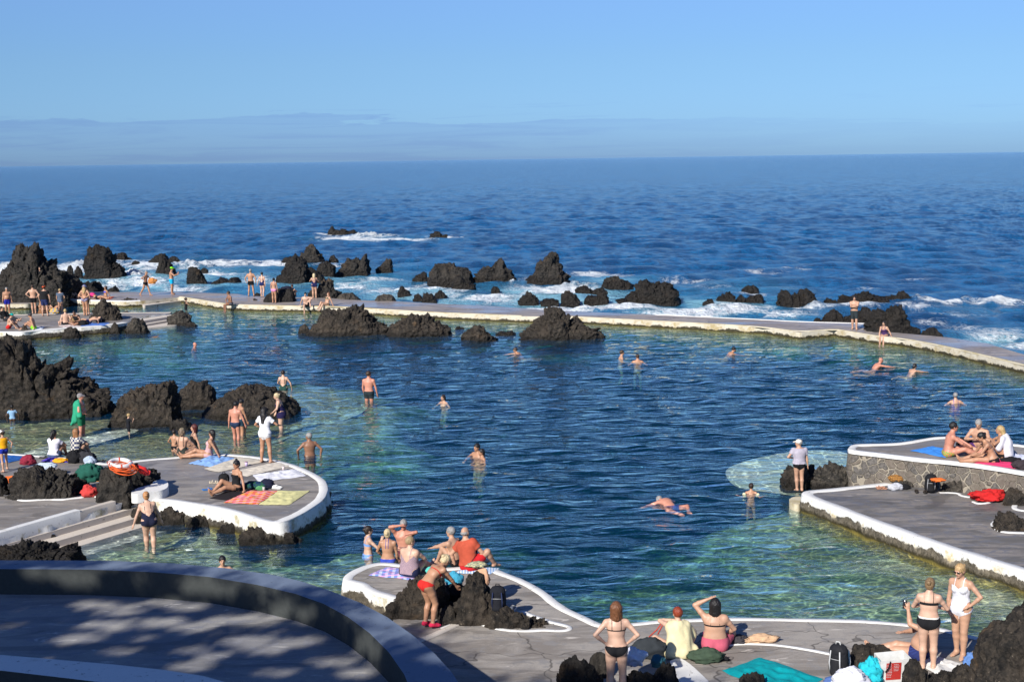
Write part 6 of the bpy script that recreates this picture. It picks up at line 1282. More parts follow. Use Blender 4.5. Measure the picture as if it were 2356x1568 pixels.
person('blond man in black shorts with his bare back to the camera', 152, 748, Z1, 330, mk(SIT_L, lean=4, LF=(-.20, .70, .06), RF=(.1, .6, .06), LH=(-.30, -.05, .06)), H=1.78, skin='pale', hair=('short', 'blonde'), wear=[('trunks', BK, dict(len=.4))], group=GT)
person('dark skinned man with black vest hunched forward, cross legged', 180, 748, Z1, 205, mk(SIT_X, lean=24, head=-20), H=1.76, skin='brown', hair=('buzz', 'black'), wear=[('tee', BK, dict(sleeve=.2)), ('trunks', BK)], group=GT)
person('person lying on a blue towel by the white rim with bent back', 214, 744, Z1, 268, mk(SIT_L, hip=(0, .2, .12), lean=-84, lying=1, LH=(-.3, -.4, .05), RH=(.3, -.4, .05), LF=(-.1, .95, .05), RF=(.1, .95, .05)), H=1.7, skin='fair', hair=('short', 'black'), wear=[('trunks', (.1, .1, .2))], group=GT)
person('woman in patterned bikini and blue sunhat with arms round her waist', 197, 726, Z1, 6, st(LH=(-.10, -.14, 1.02), RH=(.10, -.14, 1.02), LE=(-1, 0, 0), RE=(1, 0, 0), LF=(-.07, 0, .075), RF=(.08, 0, .075)), top=(196, 655), sex='f', skin='tan', hair=('long', 'blonde'), cap=('hat', (.12, .14, .28)), wear=[('bra', BK, dict(h=.014)), ('briefs', (.40, .34, .42), dict(w=.21, m=dict(patt='check', scale=30, col2=(.08, .08, .2))))], group=GT)
person('man standing just behind the woman in the blue sunhat', 200, 723, Z1, 186, st(LF=(-.13, -.05, .075)), H=1.72, skin='tan', hair=('short', 'black'), wear=[('trunks', BK)], group=GT)
person('sunbather with raised knees lying behind the sunhat couple', 178, 688, ZW, 285, mk(SIT_K, lean=-70, lying=1, LH=(-.3, -.3, .05), RH=(.3, -.3, .05)), H=1.7, skin='fair', hair=('short', 'brown'), wear=[('trunks', BK)], group=GT)
person('man lying with a pink top beside the blue bikini', 222, 688, ZW, 100, mk(SIT_L, lean=-74, lying=1, LH=(-.25, -.1, .05), RH=(.25, -.1, .05)), H=1.74, skin='tan', hair=('short', 'black'), wear=[('tee', (.75, .05, .22), dict(bottom=.2)), ('trunks', BK)], group=GT)
person('woman in royal blue bikini sitting with her feet over the landing edge', 243, 687, ZW, 228, mk(SIT_D, lean=-6, hyaw=30, LH=(-.30, -.25, .05), RH=(.28, -.2, .05), LF=(-.1, .5, -.2), RF=(.1, .5, -.22)), H=1.68, sex='f', skin='tan', hair=('bob', 'dbrown'), wear=[('bra', (.01, .06, .62), dict(h=.06)), ('briefs', (.3, .3, .4))], group=GT)
# swimmers
for (lab, x, y, yaw, ps, H_, sx_, skn, hr2, wr2, dz_) in [
    ('bald swimmer in the pool below the far steps', 445, 797, 100, NECK, 1.75, 'm', 'red', ('bald', 'grey'), (), .12),
    ('dark haired swimmer with outstretched arms left of two men talking', 1184, 814, 262, SWIM, 1.7, 'm', 'tan', ('short', 'brown'), (), .14),
    ('bearded swimmer facing right, left one of two men talking', 1427, 823, 85, NECK, 1.78, 'm', 'fair', ('short', 'brown'), (), .26),
    ('swimmer with shaved head seen from behind, right one of two men talking', 1467, 832, 5, NECK, 1.8, 'm', 'tan', ('buzz', 'brown'), (), .24),
    ('swimmer with dark wet hair gliding to the right, arms stretched', 1690, 811, 88, SWIM, 1.75, 'm', 'tan', ('short', 'black'), (), .10),
    ('bald sunburnt swimmer near the right end of the wall', 2028, 843, 80, SWIM, 1.8, 'm', 'red', ('bald', 'grey'), (), .22),
    ('black haired swimmer just right of the bald one', 2106, 853, 60, SWIM, 1.66, 'f', 'fair', ('wet', 'black'), (), .16),
    ('grey haired woman in purple swimsuit swimming away', 2199, 924, 5, NECK, 1.72, 'f', 'fair', ('short', 'grey'), [('suit', (.09, .06, .28))], .24),
    ('dark haired swimmer facing the camera in the middle of the pool', 1023, 922, 225, NECK, 1.66, 'f', 'fair', ('wet', 'dbrown'), (), .16),
    ('man embracing a woman in the deep middle of the pool', 1102, 1048, 225, NECK, 1.8, 'm', 'tan', ('short', 'black'), (), .30),
    ('woman held by a man in the deep middle of the pool', 1113, 1052, 250, NECK, 1.62, 'f', 'tan', ('wet', 'black'), (), .20)]:
    water(lab, x, y, -(dz_ - .07), yaw, ps, H=H_, sex=sx_, skin=skn, hair=hr2, wear=wr2, group=GS)
water('snorkeller floating face down just under the surface', 1532, 1152, .16, 335, dict(hip=(0, -.30, -.03), lean=86, head=0, LF=(-.15, -1.0, .02), RF=(.15, -1.0, .04), LH=(-.50, .42, -.06), RH=(.50, .45, -.06), toes=(0, -1, .1)), H=1.7, skin='red', hair=('short', 'grey'), wear=[('trunks', (.03, .04, .2))], group=GS)
# ------------------------------------------------------------------ towels, bags, shoes and other belongings
def cloth(label, quad, z, mat, wr=.02, cat='towel', name='towel', n=26, group='towels spread on the ground', thick=.018):
    Q = np.array([at(x, y, z)[:2] for x, y in quad]); c = Q.mean(0); sd_ = sum(map(ord, label)) % 91
    u = np.linspace(0, 1, n); U, Vv = np.meshgrid(u, u, indexing='ij'); U, Vv = U.ravel()[:, None], Vv.ravel()[:, None]
    P = (1 - U) * (1 - Vv) * Q[0] + U * (1 - Vv) * Q[1] + U * Vv * Q[2] + (1 - U) * Vv * Q[3]
    q = np.column_stack([P * 2.2, np.full(len(P), sd_)]); P = P + np.column_stack([noise3(q), noise3(q + 31)]) * .05
    e = np.minimum(np.minimum(U, 1 - U), np.minimum(Vv, 1 - Vv))[:, 0]
    fold = np.clip(fbm(np.column_stack([P * 3.2, np.full(len(P), sd_)]), 3, True) - .35, 0, 1.5) * wr * 1.6
    Z = z + .006 + thick * np.clip(e * 14, 0, 1) + fold * np.clip(e * 5, .25, 1)
    V = np.column_stack([P, Z]); idx = np.arange(n * n).reshape(n, n)
    Fq = np.stack([idx[:-1, :-1], idx[:-1, 1:], idx[1:, 1:], idx[1:, :-1]], -1).reshape(-1, 4)
    a, b, d = V[Fq[0, 0]], V[Fq[0, 1]], V[Fq[0, 3]]
    if np.cross(b - a, d - a)[2] < 0: Fq = Fq[:, ::-1]
    o = new_mesh(name, V, Fq, mat, True); center_origin(o, (c[0], c[1], z)); return tag(o, label, cat, group)
def lump(label, px, py, z, size, mat, cat='cloth', name='crumpled_cloth', yaw=0, group=None, n=44, fold=1.0, up=0):
    P0 = at(px, py, z); sd_ = sum(map(ord, label)) % 97
    th = np.linspace(0, math.pi, n // 2); ph = np.linspace(0, 2 * math.pi, n, endpoint=False); T, Ph = np.meshgrid(th, ph, indexing='ij')
    D = np.stack([np.sin(T) * np.cos(Ph), np.sin(T) * np.sin(Ph), np.cos(T)], -1).reshape(-1, 3)
    f = 1 + fold * (.28 * noise3(D * 1.3 + sd_) + .20 * fbm(D * 2.6 + sd_, 3, True) - .10)
    V = D * f[:, None] * np.array(size) / 2; V[:, 2] += size[2] * .38; V[:, 2] = np.where(V[:, 2] < .0, V[:, 2] * .1, V[:, 2])
    Rm = rotm((0, 0, 1), -yaw); V = V @ Rm.T
    m_, k = len(th), n; F = []
    idx = np.arange(m_ * k).reshape(m_, k); F = np.stack([idx[:-1], idx[1:], np.roll(idx, -1, 1)[1:], np.roll(idx, -1, 1)[:-1]], -1).reshape(-1, 4)
    o = new_mesh(name, V, F, mat, True); o.location = (P0[0], P0[1], z + up); return tag(o, label, cat, group)
def sdf_obj(name, prims, h, mat, parent=None, cuts=(), sm=1, nz=0):
    V, F = sdf_mesh(prims, h, cuts); V = lap(V, F, sm, .4)
    if nz: V = V + vnormals(V, F) * (nz * fbm(V * 14, 3, True))[:, None]
    return new_mesh(name, V, F, mat, True, parent)
def place(root, px, py, z, yaw, tilt=0, s=1.0):
    P = at(px, py, z); root.location = (P[0], P[1], z); root.rotation_euler = (R(tilt), 0, -R(yaw)); root.scale = (s, s, s)
def backpack(label, px, py, z, hgt, col, yaw=0, tilt=8, trim=(.1, .1, .1), strap=(.03, .03, .035), wid=.30, group=None):
    r = empty('backpack'); M_ = m_cloth(col, rough=.75)
    sdf_obj('bag_body', [Prim((0, 0, .14), (0, .01, hgt - .15), .13, .115, .05, (1, 0, 0), wid / .26), Prim((-.04, .02, hgt - .12), (.04, .02, hgt - .12), .10, .10, .05)], .016, M_, r, nz=.006)
    sdf_obj('front_pocket', [Prim((0, -.12, .13), (0, -.10, hgt * .52), .075, .065, .03, (1, 0, 0), 1.35)], .014, M_, r, nz=.004)
    mb = MB(); mb.tube([(-.05, .0, hgt - .04), (-.03, 0, hgt + .035), (.03, 0, hgt + .035), (.05, 0, hgt - .04)], .011, 7); mb.build('handle', m_cloth(strap), r)
    for s in (-1, 1):
        mb = MB(); mb.tube([(s * .06, .09, hgt - .06), (s * .10, .17, hgt * .7), (s * .13, .16, hgt * .4), (s * .14, .08, .10)], [.022, .028, .024, .012], 8); mb.build('strap', m_cloth(strap), r)
        mb = MB(); mb.tube([(s * .085, -.115, hgt - .10), (s * .10, -.15, hgt * .5), (s * .095, -.13, .10)], .012, 6); mb.build('piping', m_cloth(trim), r)
    mb = MB(); mb.tube([(-.11, -.135, hgt * .60), (0, -.165, hgt * .62), (.11, -.135, hgt * .60)], .006, 5); mb.build('zip', m_plain('zip_metal', (.4, .4, .4), .4, .5), r)
    place(r, px, py, z, yaw, tilt); return tag(r, label, 'backpack', group)
def shoe(label, px, py, z, yaw, col, sole=(.6, .6, .58), group='shoes left on the ground', kind='sneaker', s=1.0):
    r = empty(kind)
    mb_sole = [Prim((0, -.09, .014), (0, .10, .012), .034, .040, .01, (1, 0, 0), 1.0)]
    V, F = sdf_mesh([Prim((0, -.10, .04), (0, .11, .04), .036, .042, .01)], .008, [Ell((0, 0, .19), (.3, .3, .165), None, .003), Ell((0, 0, -.15), (.3, .3, .155), None, .003)])
    new_mesh('sole', V, F, m_plain('sole', sole, .8, .3), True, r)
    if kind == 'sneaker' or kind == 'hiking_shoe':
        sdf_obj('upper', [Prim((0, -.085, .055), (0, -.02, .065), .036, .036, .02), Prim((0, -.02, .055), (0, .10, .035), .036, .030, .02), Prim((0, -.08, .08), (0, -.03, .085), .034, .030, .015)], .008, m_cloth(col), r, [Ell((0, -.055, .13), (.024, .045, .05), None, .004)])
        mb = MB()
        for k in range(3): mb.tube([(-.026, .005 + .022 * k, .094 - .008 * k), (0, .008 + .022 * k, .102 - .008 * k), (.026, .005 + .022 * k, .094 - .008 * k)], .0045, 5)
        mb.build('laces', m_cloth((.55, .55, .52)), r)
    else:
        mb = MB()
        mb.tube([(-.04, .03, .02), (-.02, .06, .055), (0, .085, .035), (.02, .06, .055), (.04, .03, .02)], .009, 6)
        if kind == 'sandal': mb.tube([(-.04, -.06, .03), (-.03, -.03, .07), (.03, -.03, .07), (.04, -.06, .03)], .010, 6); mb.tube([(-.035, -.08, .03), (0, -.12, .06), (.035, -.08, .03)], .008, 6)
        mb.build('strap', m_cloth(col), r)
    place(r, px, py, z, yaw, 0, s); return tag(r, label, 'shoe', group)
def pair(label, px, py, z, yaw, col, sep=.12, **k):
    P = at(px, py, z); a = R(yaw); dx, dy = math.cos(a) * sep / 2, -math.sin(a) * sep / 2
    for s in (-1, 1):
        x_, y_ = proj((P[0] + s * dx, P[1] + s * dy, z)); shoe(label, x_, y_, z, yaw + s * 7, col, group=label, **k)

BLU = (.10, .22, .62)
cloth('blue and white checked beach towel beside the zigzag tankini', [(850, 1324), (886, 1304), (968, 1317), (948, 1334)], Z3, m_cloth((.17, .27, .62), patt='plaid', scale=2.2, col2=(.62, .66, .80), stripes='flat', name='striped_towel'))
cloth('pale blue towel under the man in the brick red T-shirt', [(1048, 1318), (1062, 1306), (1150, 1307), (1126, 1321)], Z3, m_cloth((.28, .42, .66), patt='stripe_x', scale=5, col2=(.6, .68, .75)))
cloth('large teal towel near the bottom edge', [(1661, 1544), (1748, 1513), (1896, 1561), (1830, 1612)], Z3, m_cloth((.0, .30, .33)), .03)
cloth('white sheet under the feet of the woman in the black two piece', [(2112, 1530), (2150, 1508), (2226, 1532), (2168, 1560)], Z3, m_cloth((.66, .65, .62)), .03)
cloth('light blue towel beside the pink swimsuit', [(433, 1066), (498, 1049), (545, 1055), (492, 1076)], Z2, m_cloth((.22, .38, .68)), .05)
cloth('cream towel nearest the white rim, left of the standing woman', [(468, 1079), (505, 1086), (614, 1061), (552, 1050)], Z2, m_cloth((.60, .54, .44)), .02)
cloth('cream towel in front of the standing woman in white', [(528, 1086), (568, 1096), (672, 1071), (636, 1063)], Z2, m_cloth((.62, .56, .47)), .02)
cloth('bright white towel near the right end of the left terrace', [(581, 1093), (597, 1110), (706, 1095), (680, 1079)], Z2, m_cloth((.68, .68, .72)), .03)
cloth('orange and pink plaid blanket on the left terrace', [(515, 1156), (593, 1161), (639, 1129), (573, 1128)], Z2, m_cloth((.72, .14, .05), patt='plaid', scale=1.6, col2=(.78, .42, .10), stripes='flat'), .025, 'blanket', 'blanket')
cloth('pale yellow towel joined to the plaid blanket', [(596, 1161), (664, 1162), (713, 1129), (641, 1128)], Z2, m_cloth((.62, .58, .28)), .025)
cloth('dark mat under the woman in the strapless swimsuit', [(482, 1146), (520, 1152), (600, 1124), (560, 1114)], Z2 - .004, m_cloth((.02, .016, .018)), .01)
cloth('deep blue towel at the left edge behind the boy in the yellow vest', [(-20, 1062), (5, 1047), (74, 1051), (20, 1065)], Z2, m_cloth((.02, .10, .34)), .03)
cloth('violet towel under the woman in white T-shirt', [(94, 1061), (112, 1052), (164, 1058), (156, 1064)], Z2, m_cloth((.08, .05, .40)), .02)
cloth('orange mat between the two dark rocks', [(151, 1106), (160, 1096), (232, 1096), (230, 1107)], Z2, m_cloth((.75, .30, .03)), .005)
cloth('bright blue towel on the upper terrace', [(2094, 1037), (2146, 1026), (2176, 1032), (2176, 1053)], Z6, m_cloth((.05, .24, .68)), .02)
cloth('hot pink towel under the woman bending over her legs', [(2236, 1066), (2300, 1056), (2346, 1062), (2340, 1079)], Z6, m_cloth((.72, .05, .16)), .02)
cloth('white blue edged towel at the right edge of the upper terrace', [(2300, 1052), (2330, 1046), (2375, 1050), (2362, 1061)], Z6, m_cloth((.50, .53, .66)), .03)
cloth('white towel under the lime green shorts', [(72, 759), (84, 752), (103, 751), (98, 759)], Z1, m_cloth((.62, .66, .72)), .02)
cloth('blue towel by the white rim of the far terrace', [(180, 751), (196, 744), (252, 743), (244, 749)], Z1, m_cloth((.08, .18, .50)), .02)
cloth('pale pink towel under the blond man in black shorts', [(134, 750), (156, 745), (190, 750), (152, 755)], Z1, m_cloth((.55, .47, .45)), .02)
cloth('red towel under the woman in the royal blue bikini', [(228, 687), (240, 683), (262, 683), (256, 688)], ZW, m_cloth((.60, .08, .04)), .01)
# crumpled things
lump('bright red cloth dropped over a small rock on the right terrace', 2275, 1152, Z5, (.80, .45, .26), m_cloth((.50, .02, .02)), up=.04, fold=1.6)
lump('bottle green jacket draped between the two dark rocks', 207, 1124, Z2, (.66, .42, .56), m_cloth((.015, .09, .065)), up=.22, fold=1.3, name='jacket', cat='jacket')
lump('coral red bag under the bottle green jacket', 206, 1141, Z2, (.40, .32, .32), m_cloth((.50, .05, .045)), fold=1.3, name='beach_bag', cat='bag')
lump('burgundy cloth behind the long knobbly rock', 66, 1081, Z2 + .1, (.42, .3, .30), m_cloth((.22, .02, .04)), up=.18)
lump('light blue patterned cloth behind the long knobbly rock', 106, 1086, Z2 + .1, (.60, .35, .20), m_cloth((.28, .40, .55), patt='plaid', scale=8, col2=(.65, .68, .7)), up=.10)
lump('orange and white bag at the left edge of the left terrace', 23, 1118, Z2, (.40, .25, .22), m_cloth((.78, .16, .03)), name='beach_bag', cat='bag', up=.1)
lump('black jacket heaped behind the woman in the checked shirt', 172, 1064, Z2, (.42, .3, .42), m_cloth(BK), fold=1.2, name='jacket', cat='jacket')
lump('dark hooded jacket with grey lining beside the black jacket', 200, 1063, Z2, (.50, .3, .34), m_cloth((.03, .03, .035)), fold=1.3, name='jacket', cat='jacket')
lump('pale grey blue bag of clothes right of the black jacket', 207, 1066, Z2, (.34, .24, .24), m_cloth((.38, .45, .55)), fold=1.0)
lump('golden yellow cloth on the violet towel', 140, 1062, Z2, (.42, .26, .13), m_cloth((.75, .34, .02)), fold=1.3)
lump('peach coloured folded towel on the pointed crag', 1110, 1362, Z3 + .3, (.34, .20, .36), m_cloth((.55, .32, .20)), up=.16, yaw=20, fold=.8, name='folded_towel', cat='towel')
lump('blue bag with light straps on the crag in front of the bending woman', 1046, 1352, Z3 + .35, (.34, .25, .32), m_cloth((.05, .30, .45)), up=.05, name='beach_bag', cat='bag')
lump('black bag beneath the light blue bag on the crag', 1050, 1375, Z3 + .3, (.42, .28, .38), m_cloth(BK), name='beach_bag', cat='bag', up=-.05)
lump('grey leafy patterned scarf on the tip of the pointed crag', 1099, 1326, Z3 + .6, (.34, .24, .12), m_cloth((.25, .26, .20), patt='check', scale=20, col2=(.50, .46, .25)), up=.20, fold=1.8)
lump('mint green bag beside the zigzag tankini', 993, 1318, Z3, (.24, .2, .16), m_cloth((.10, .50, .45)), name='beach_bag', cat='bag')
lump('white shirt crumpled on the black rocks beside the standing woman', 1458, 1532, Z3 + .3, (.36, .3, .30), m_cloth((.66, .68, .78)), up=.05, fold=1.5, name='crumpled_shirt')
lump('dark bag with red cord handles next to the yellow towel', 1493, 1511, Z3, (.62, .34, .40), m_cloth((.03, .035, .04)), fold=.7, name='beach_bag', cat='bag')
lump('petrol blue bottle bag under the dark bag with red handles', 1514, 1532, Z3 + .1, (.24, .2, .22), m_cloth((.03, .12, .16)), name='beach_bag', cat='bag')
lump('olive green jacket lying behind the pink wrap', 1625, 1520, Z3, (.56, .32, .24), m_cloth((.045, .07, .045)), fold=1.3, name='jacket', cat='jacket')
lump('black strap end of clothing by the olive jacket', 1657, 1519, Z3, (.30, .12, .08), m_cloth(BK), fold=1.4)
lump('dark skirt on the ground right of the pink wrap', 1692, 1477, Z3, (.40, .26, .16), m_cloth((.05, .045, .05)), fold=1.3)
lump('small sand coloured towel heap beside the dark skirt', 1712, 1478, Z3, (.34, .16, .10), m_cloth((.50, .33, .20)), fold=1.2, name='folded_towel', cat='towel')
lump('sand coloured towel heap carrying sunglasses', 1752, 1476, Z3, (.52, .22, .16), m_cloth((.55, .36, .22)), fold=1.2, name='folded_towel', cat='towel')
lump('large white cloth bundle at the bottom edge', 1955, 1582, Z3, (.62, .45, .38), m_cloth((.68, .68, .74)), fold=.9)
lump('turquoise towel stuffed beside the shopping bag', 2004, 1568, Z3, (.38, .3, .42), m_cloth((.02, .42, .50)), fold=1.5)
lump('blue and orange booklet bag under the white bundle', 1922, 1572, Z3, (.40, .26, .14), m_cloth((.08, .14, .34)), fold=.6, name='beach_bag', cat='bag')
lump('blue cloth tucked behind the huge corner rock', 2243, 1532, Z3, (.34, .24, .24), m_cloth((.10, .20, .45)), fold=1.4)
lump('dark towel and blue jacket pile on the left terrace', 590, 1122, Z2, (.72, .32, .20), m_cloth((.01, .03, .09), patt='check', scale=7, col2=(.02, .08, .05)), fold=1.0)
lump('navy bag beside the white sneakers', 616, 1122, Z2, (.40, .26, .28), m_cloth((.012, .015, .035)), fold=.8, name='beach_bag', cat='bag')
lump('green and brown snack packet on the left terrace', 600, 1127, Z2, (.26, .12, .14), m_cloth((.08, .25, .10)), fold=.8, name='snack_packet', cat='packet')
lump('orange straw hat by the tan sandals', 2063, 1114, Z5, (.44, .34, .20), m_cloth((.42, .20, .05), patt='plaid', scale=7, col2=(.10, .05, .02)), name='straw_hat', cat='hat', fold=.6, up=.1)
lump('white and grey printed bag below the straw hat', 2060, 1126, Z5, (.40, .22, .20), m_cloth((.45, .46, .50)), name='beach_bag', cat='bag', fold=.9)
lump('black garment between the printed bag and the backpack', 2074, 1124, Z5, (.42, .22, .14), m_cloth(BK), fold=1.2)
lump('orange cloth in a niche of the stone wall', 2158, 1111, Z5 + .35, (.34, .2, .10), m_cloth((.65, .15, .03)), fold=1.3, up=.05)
lump('black bag on the upper terrace beside the white towel', 2325, 1064, Z6, (.50, .25, .18), m_cloth(BK), name='beach_bag', cat='bag')
lump('dark and red bag cut by the right edge of the upper terrace', 2352, 1078, Z6, (.50, .3, .26), m_cloth((.04, .03, .035)), name='beach_bag', cat='bag')
lump('dark bag behind the seated men on the upper terrace', 2232, 1030, Z6, (.75, .4, .34), m_cloth(BK), name='beach_bag', cat='bag')
lump('dark clothes on the grey cement top of the wall block', 660, 667, ZW + .7, (.80, .4, .30), m_cloth((.012, .014, .03)), up=-.02)
lump('bag and bottles behind the man in the orange cap', 126, 721, Z1, (.60, .3, .34), m_cloth((.20, .25, .35), patt='check', scale=9, col2=(.6, .35, .02)), name='beach_bag', cat='bag')
lump('straw beach bag between the two seated men on the far terrace', 169, 742, Z1, (.46, .3, .52), m_cloth((.30, .20, .10)), name='beach_bag', cat='bag', fold=.4)
lump('black clothes heap before the dark skinned man', 188, 749, Z1, (.70, .35, .36), m_cloth(BK))
lump('black bag at the left edge of the far terrace', 12, 733, Z1, (.55, .35, .46), m_cloth(BK), name='beach_bag', cat='bag')
lump('dark bag beyond the sunbather on the blue towel', 231, 741, Z1, (.50, .3, .26), m_cloth(BK), name='beach_bag', cat='bag')
lump('orange tan cloth held by the striding man', 352, 680, ZW, (.52, .18, .42), m_cloth((.48, .20, .06)), up=.85, fold=1.5)
# cups, sunglasses
def cup(label, px, py, z, col, h=.12, r=.04, lid=None):
    t = empty('cup'); mb = MB(); mb.tube([(0, 0, 0), (0, 0, h)], [r * .75, r], 14); mb.build('cup_body', m_plain('cup', col, .4, .5), t)
    if lid: mb = MB(); mb.tube([(0, 0, h), (0, 0, h + .012)], [r * 1.08, r * 1.0], 14); mb.build('lid', m_plain('lid', lid, .4, .5), t)
    place(t, px, py, z, 0); tag(t, label, 'cup')
cup('lilac paper cup with a dark lid between the cream towels', 567, 1072, Z2, (.55, .45, .70), .13, .045, (.25, .10, .15))
cup('clear plastic cup with pink drink by the white towel', 652, 1082, Z2, (.60, .50, .48), .13, .045)
cup('plastic cup by the navy bag', 607, 1129, Z2, (.45, .45, .42), .12, .04)
# shoes
pair('blue flip-flop lying left of the black backpack', 476, 1127, Z2, 70, (.03, .20, .60), sole=(.04, .18, .5), kind='flip_flop')
pair('white sneaker at the navy bag on the left terrace', 637, 1124, Z2, 95, (.66, .66, .64))
pair('cream sandal behind the black backpack', 492, 1111, Z2, 80, (.6, .52, .40), sole=(.6, .52, .4), kind='sandal')
pair('grey sneaker with white sole on the tapering rock', 1173, 1404, Z3 + .22, 10, (.10, .11, .14), sole=(.66, .66, .66), s=1.1)
pair('brown hiking shoe standing behind the bending woman', 1010, 1307, Z3, 12, (.12, .05, .03), sole=(.03, .03, .03), kind='hiking_shoe', sep=.2, s=1.2)
pair('tan sandal left of the white printed bag', 2027, 1124, Z5, 90, (.50, .25, .15), sole=(.5, .26, .17), kind='sandal', sep=.16)
pair('dark brown sandal at the foot of the grey and black backpack', 2119, 1133, Z5, 20, (.04, .03, .025), sole=(.04, .035, .03), kind='sandal', sep=.24, s=1.2)
pair('grey flip-flop at the left end of the painted border', 20, 1139, Z2, 70, (.06, .06, .07), sole=(.12, .12, .13), kind='flip_flop')
pair('dark slipper behind the violet towel', 100, 1053, Z2, 85, BK, sole=(.05, .05, .05), kind='flip_flop')
pair('dark flip-flop right of the pale bag of clothes', 232, 1062, Z2, 85, BK, sole=(.03, .03, .05), kind='flip_flop')
pair('dark shoe by the huge corner rock', 2242, 1514, Z3, 60, BK, sole=(.1, .1, .1))
pair('black shoe on the wall behind the pink bikini', 587, 690, ZW, 60, BK, sole=(.05, .05, .05))
# backpacks
backpack('black rucksack leaning on the tapering rock of the front terrace', 1146, 1408, Z3 + .22, .56, (.012, .013, .018), 5, 4, (.02, .03, .08))
backpack('black backpack beside the woman in the strapless swimsuit', 516, 1124, Z2, .46, BK, -15, 6, (.03, .03, .03))
backpack('black and grey striped backpack standing by the stone wall', 2141, 1132, Z5, .54, BK, 12, 10, (.30, .30, .31), wid=.34)
backpack('big black hiking backpack with white webbing near the bottom right', 1930, 1556, Z3, .62, (.015, .015, .018), 40, 4, (.50, .50, .50), (.55, .55, .53), wid=.36)
# shopping bag
t = empty('shopping_bag'); wb = m_plain('bag_plastic', (.62, .62, .60), .5, .4, 0, .3, 8)
def panel(name, pts, mat, par):
    c = np.mean(pts, 0); P = [np.array(p) for p in pts]; n_ = norm(np.cross(P[1] - P[0], P[2] - P[0])) * .004
    return new_mesh(name, [tuple(p) for p in P] + [tuple(p - n_) for p in P], [(0, 1, 2, 3), (7, 6, 5, 4), (0, 4, 5, 1), (1, 5, 6, 2), (2, 6, 7, 3), (3, 7, 4, 0)], mat, False, par)
w_, d_, h_ = .27, .13, .42
panel('bag_side', [(-w_, -d_, 0), (w_, -d_, 0), (w_ * 1.05, -d_ * 1.2, h_), (-w_ * 1.05, -d_ * 1.2, h_ * .95)], wb, t)
panel('bag_side', [(w_, d_, 0), (-w_, d_, 0), (-w_ * .98, d_ * 1.3, h_ * 1.05), (w_ * .98, d_ * 1.2, h_ * 1.1)], wb, t)
panel('bag_side', [(-w_, d_, 0), (-w_, -d_, 0), (-w_ * 1.05, -d_ * 1.2, h_ * .95), (-w_ * .98, d_ * 1.3, h_ * 1.05)], wb, t)
panel('bag_side', [(w_, -d_, 0), (w_, d_, 0), (w_ * .98, d_ * 1.2, h_ * 1.1), (w_ * 1.05, -d_ * 1.2, h_)], wb, t)
red = m_plain('red_print', (.42, .03, .025), .5, .4); fy = -d_ * 1.2 - .006
panel('print_panel', [(-.17, -d_ - .008, .05), (.10, -d_ - .008, .05), (.10, fy, .36), (-.17, fy, .36)], red, t)
mb = MB()
for r_ in range(9):
    for cc in range(2):
        x0 = -.16 + cc * .125
        if cc == 1 and r_ > 4: continue
        k = x0
        while k < x0 + .085:
            l = random.uniform(.008, .02); mb.box((k + l / 2, -d_ - .014 - .025 * (.33 - r_ * .028) / .4, .33 - r_ * .028), (l, .002, .007)); k += l + .006
mb.build('printed_lines', m_plain('print_white', (.7, .7, .7), .5, .3), t)
fc = bpy.data.curves.new('letter', 'FONT'); fc.body = 'e'; fc.size = .22; fc.extrude = .002
fo_ = bpy.data.objects.new('letter', fc); COL.objects.link(fo_); bpy.context.view_layer.update()
me_ = bpy.data.meshes.new_from_object(fo_.evaluated_get(bpy.context.evaluated_depsgraph_get())); bpy.data.objects.remove(fo_)
lo_ = bpy.data.objects.new('letter', me_); COL.objects.link(lo_); lo_.parent = t; lo_.rotation_euler = (R(90), 0, 0); lo_.location = (.125, -d_ - .016, .06); me_.materials.clear(); me_.materials.append(m_plain('print_black', (.02, .02, .02), .5, .3))
mb = MB(); mb.tube([(-.10, -d_ * 1.25, h_ * .93), (-.14, -d_ * 1.5, h_ * .72), (-.2, -d_ * 1.4, h_ * .5)], .012, 6); mb.build('handle', m_cloth(BK), t)
place(t, 2052, 1562, Z3, -8, 0); tag(t, 'white and red printed shopping bag standing between the boulders', 'shopping bag')
# bag handles of the dark bag
o = bpy.data.objects.get('beach_bag')
# lifebuoy with rope and rescue float on the rock
P = at(278, 1094, Z2 + .62); t = empty('lifebuoy', (P[0], P[1], Z2 + 1.02)); mb = MB()
ring = [(math.cos(a) * .29, math.sin(a) * .29, 0) for a in np.linspace(0, 2 * math.pi, 40, endpoint=False)]; mb.tube(ring, .072, 14, True); mb.build('ring', m_plain('buoy_white', (.74, .74, .72), .45, .4), t)
for k in range(4):
    a0 = k * math.pi / 2 + .3; mb = MB(); mb.tube([(math.cos(a) * .29, math.sin(a) * .29, 0) for a in np.linspace(a0, a0 + .16, 5)], .0755, 14); mb.build('band', m_plain('buoy_red', (.65, .10, .06), .5, .4), t)
mb = MB(); mb.tube([(math.cos(a) * (.37 + .02 * math.sin(4 * a + 1)), math.sin(a) * (.37 + .02 * math.sin(4 * a + 1)), .02 - .03 * abs(math.sin(2 * a - .6))) for a in np.linspace(0, 2 * math.pi, 48, endpoint=False)], .007, 6, True); mb.build('grab_line', m_plain('rope_red', (.6, .16, .10), .8, .2), t)
t.rotation_euler = (R(8), R(8), 0); t.scale = (.92, .92, .92); t.location.z -= .05; tag(t, 'white lifebuoy with red bands lying on the dark rock', 'lifebuoy')
P = at(284, 1098, Z2 + .62); mb = MB(); rr = random.Random(3)
pts = []
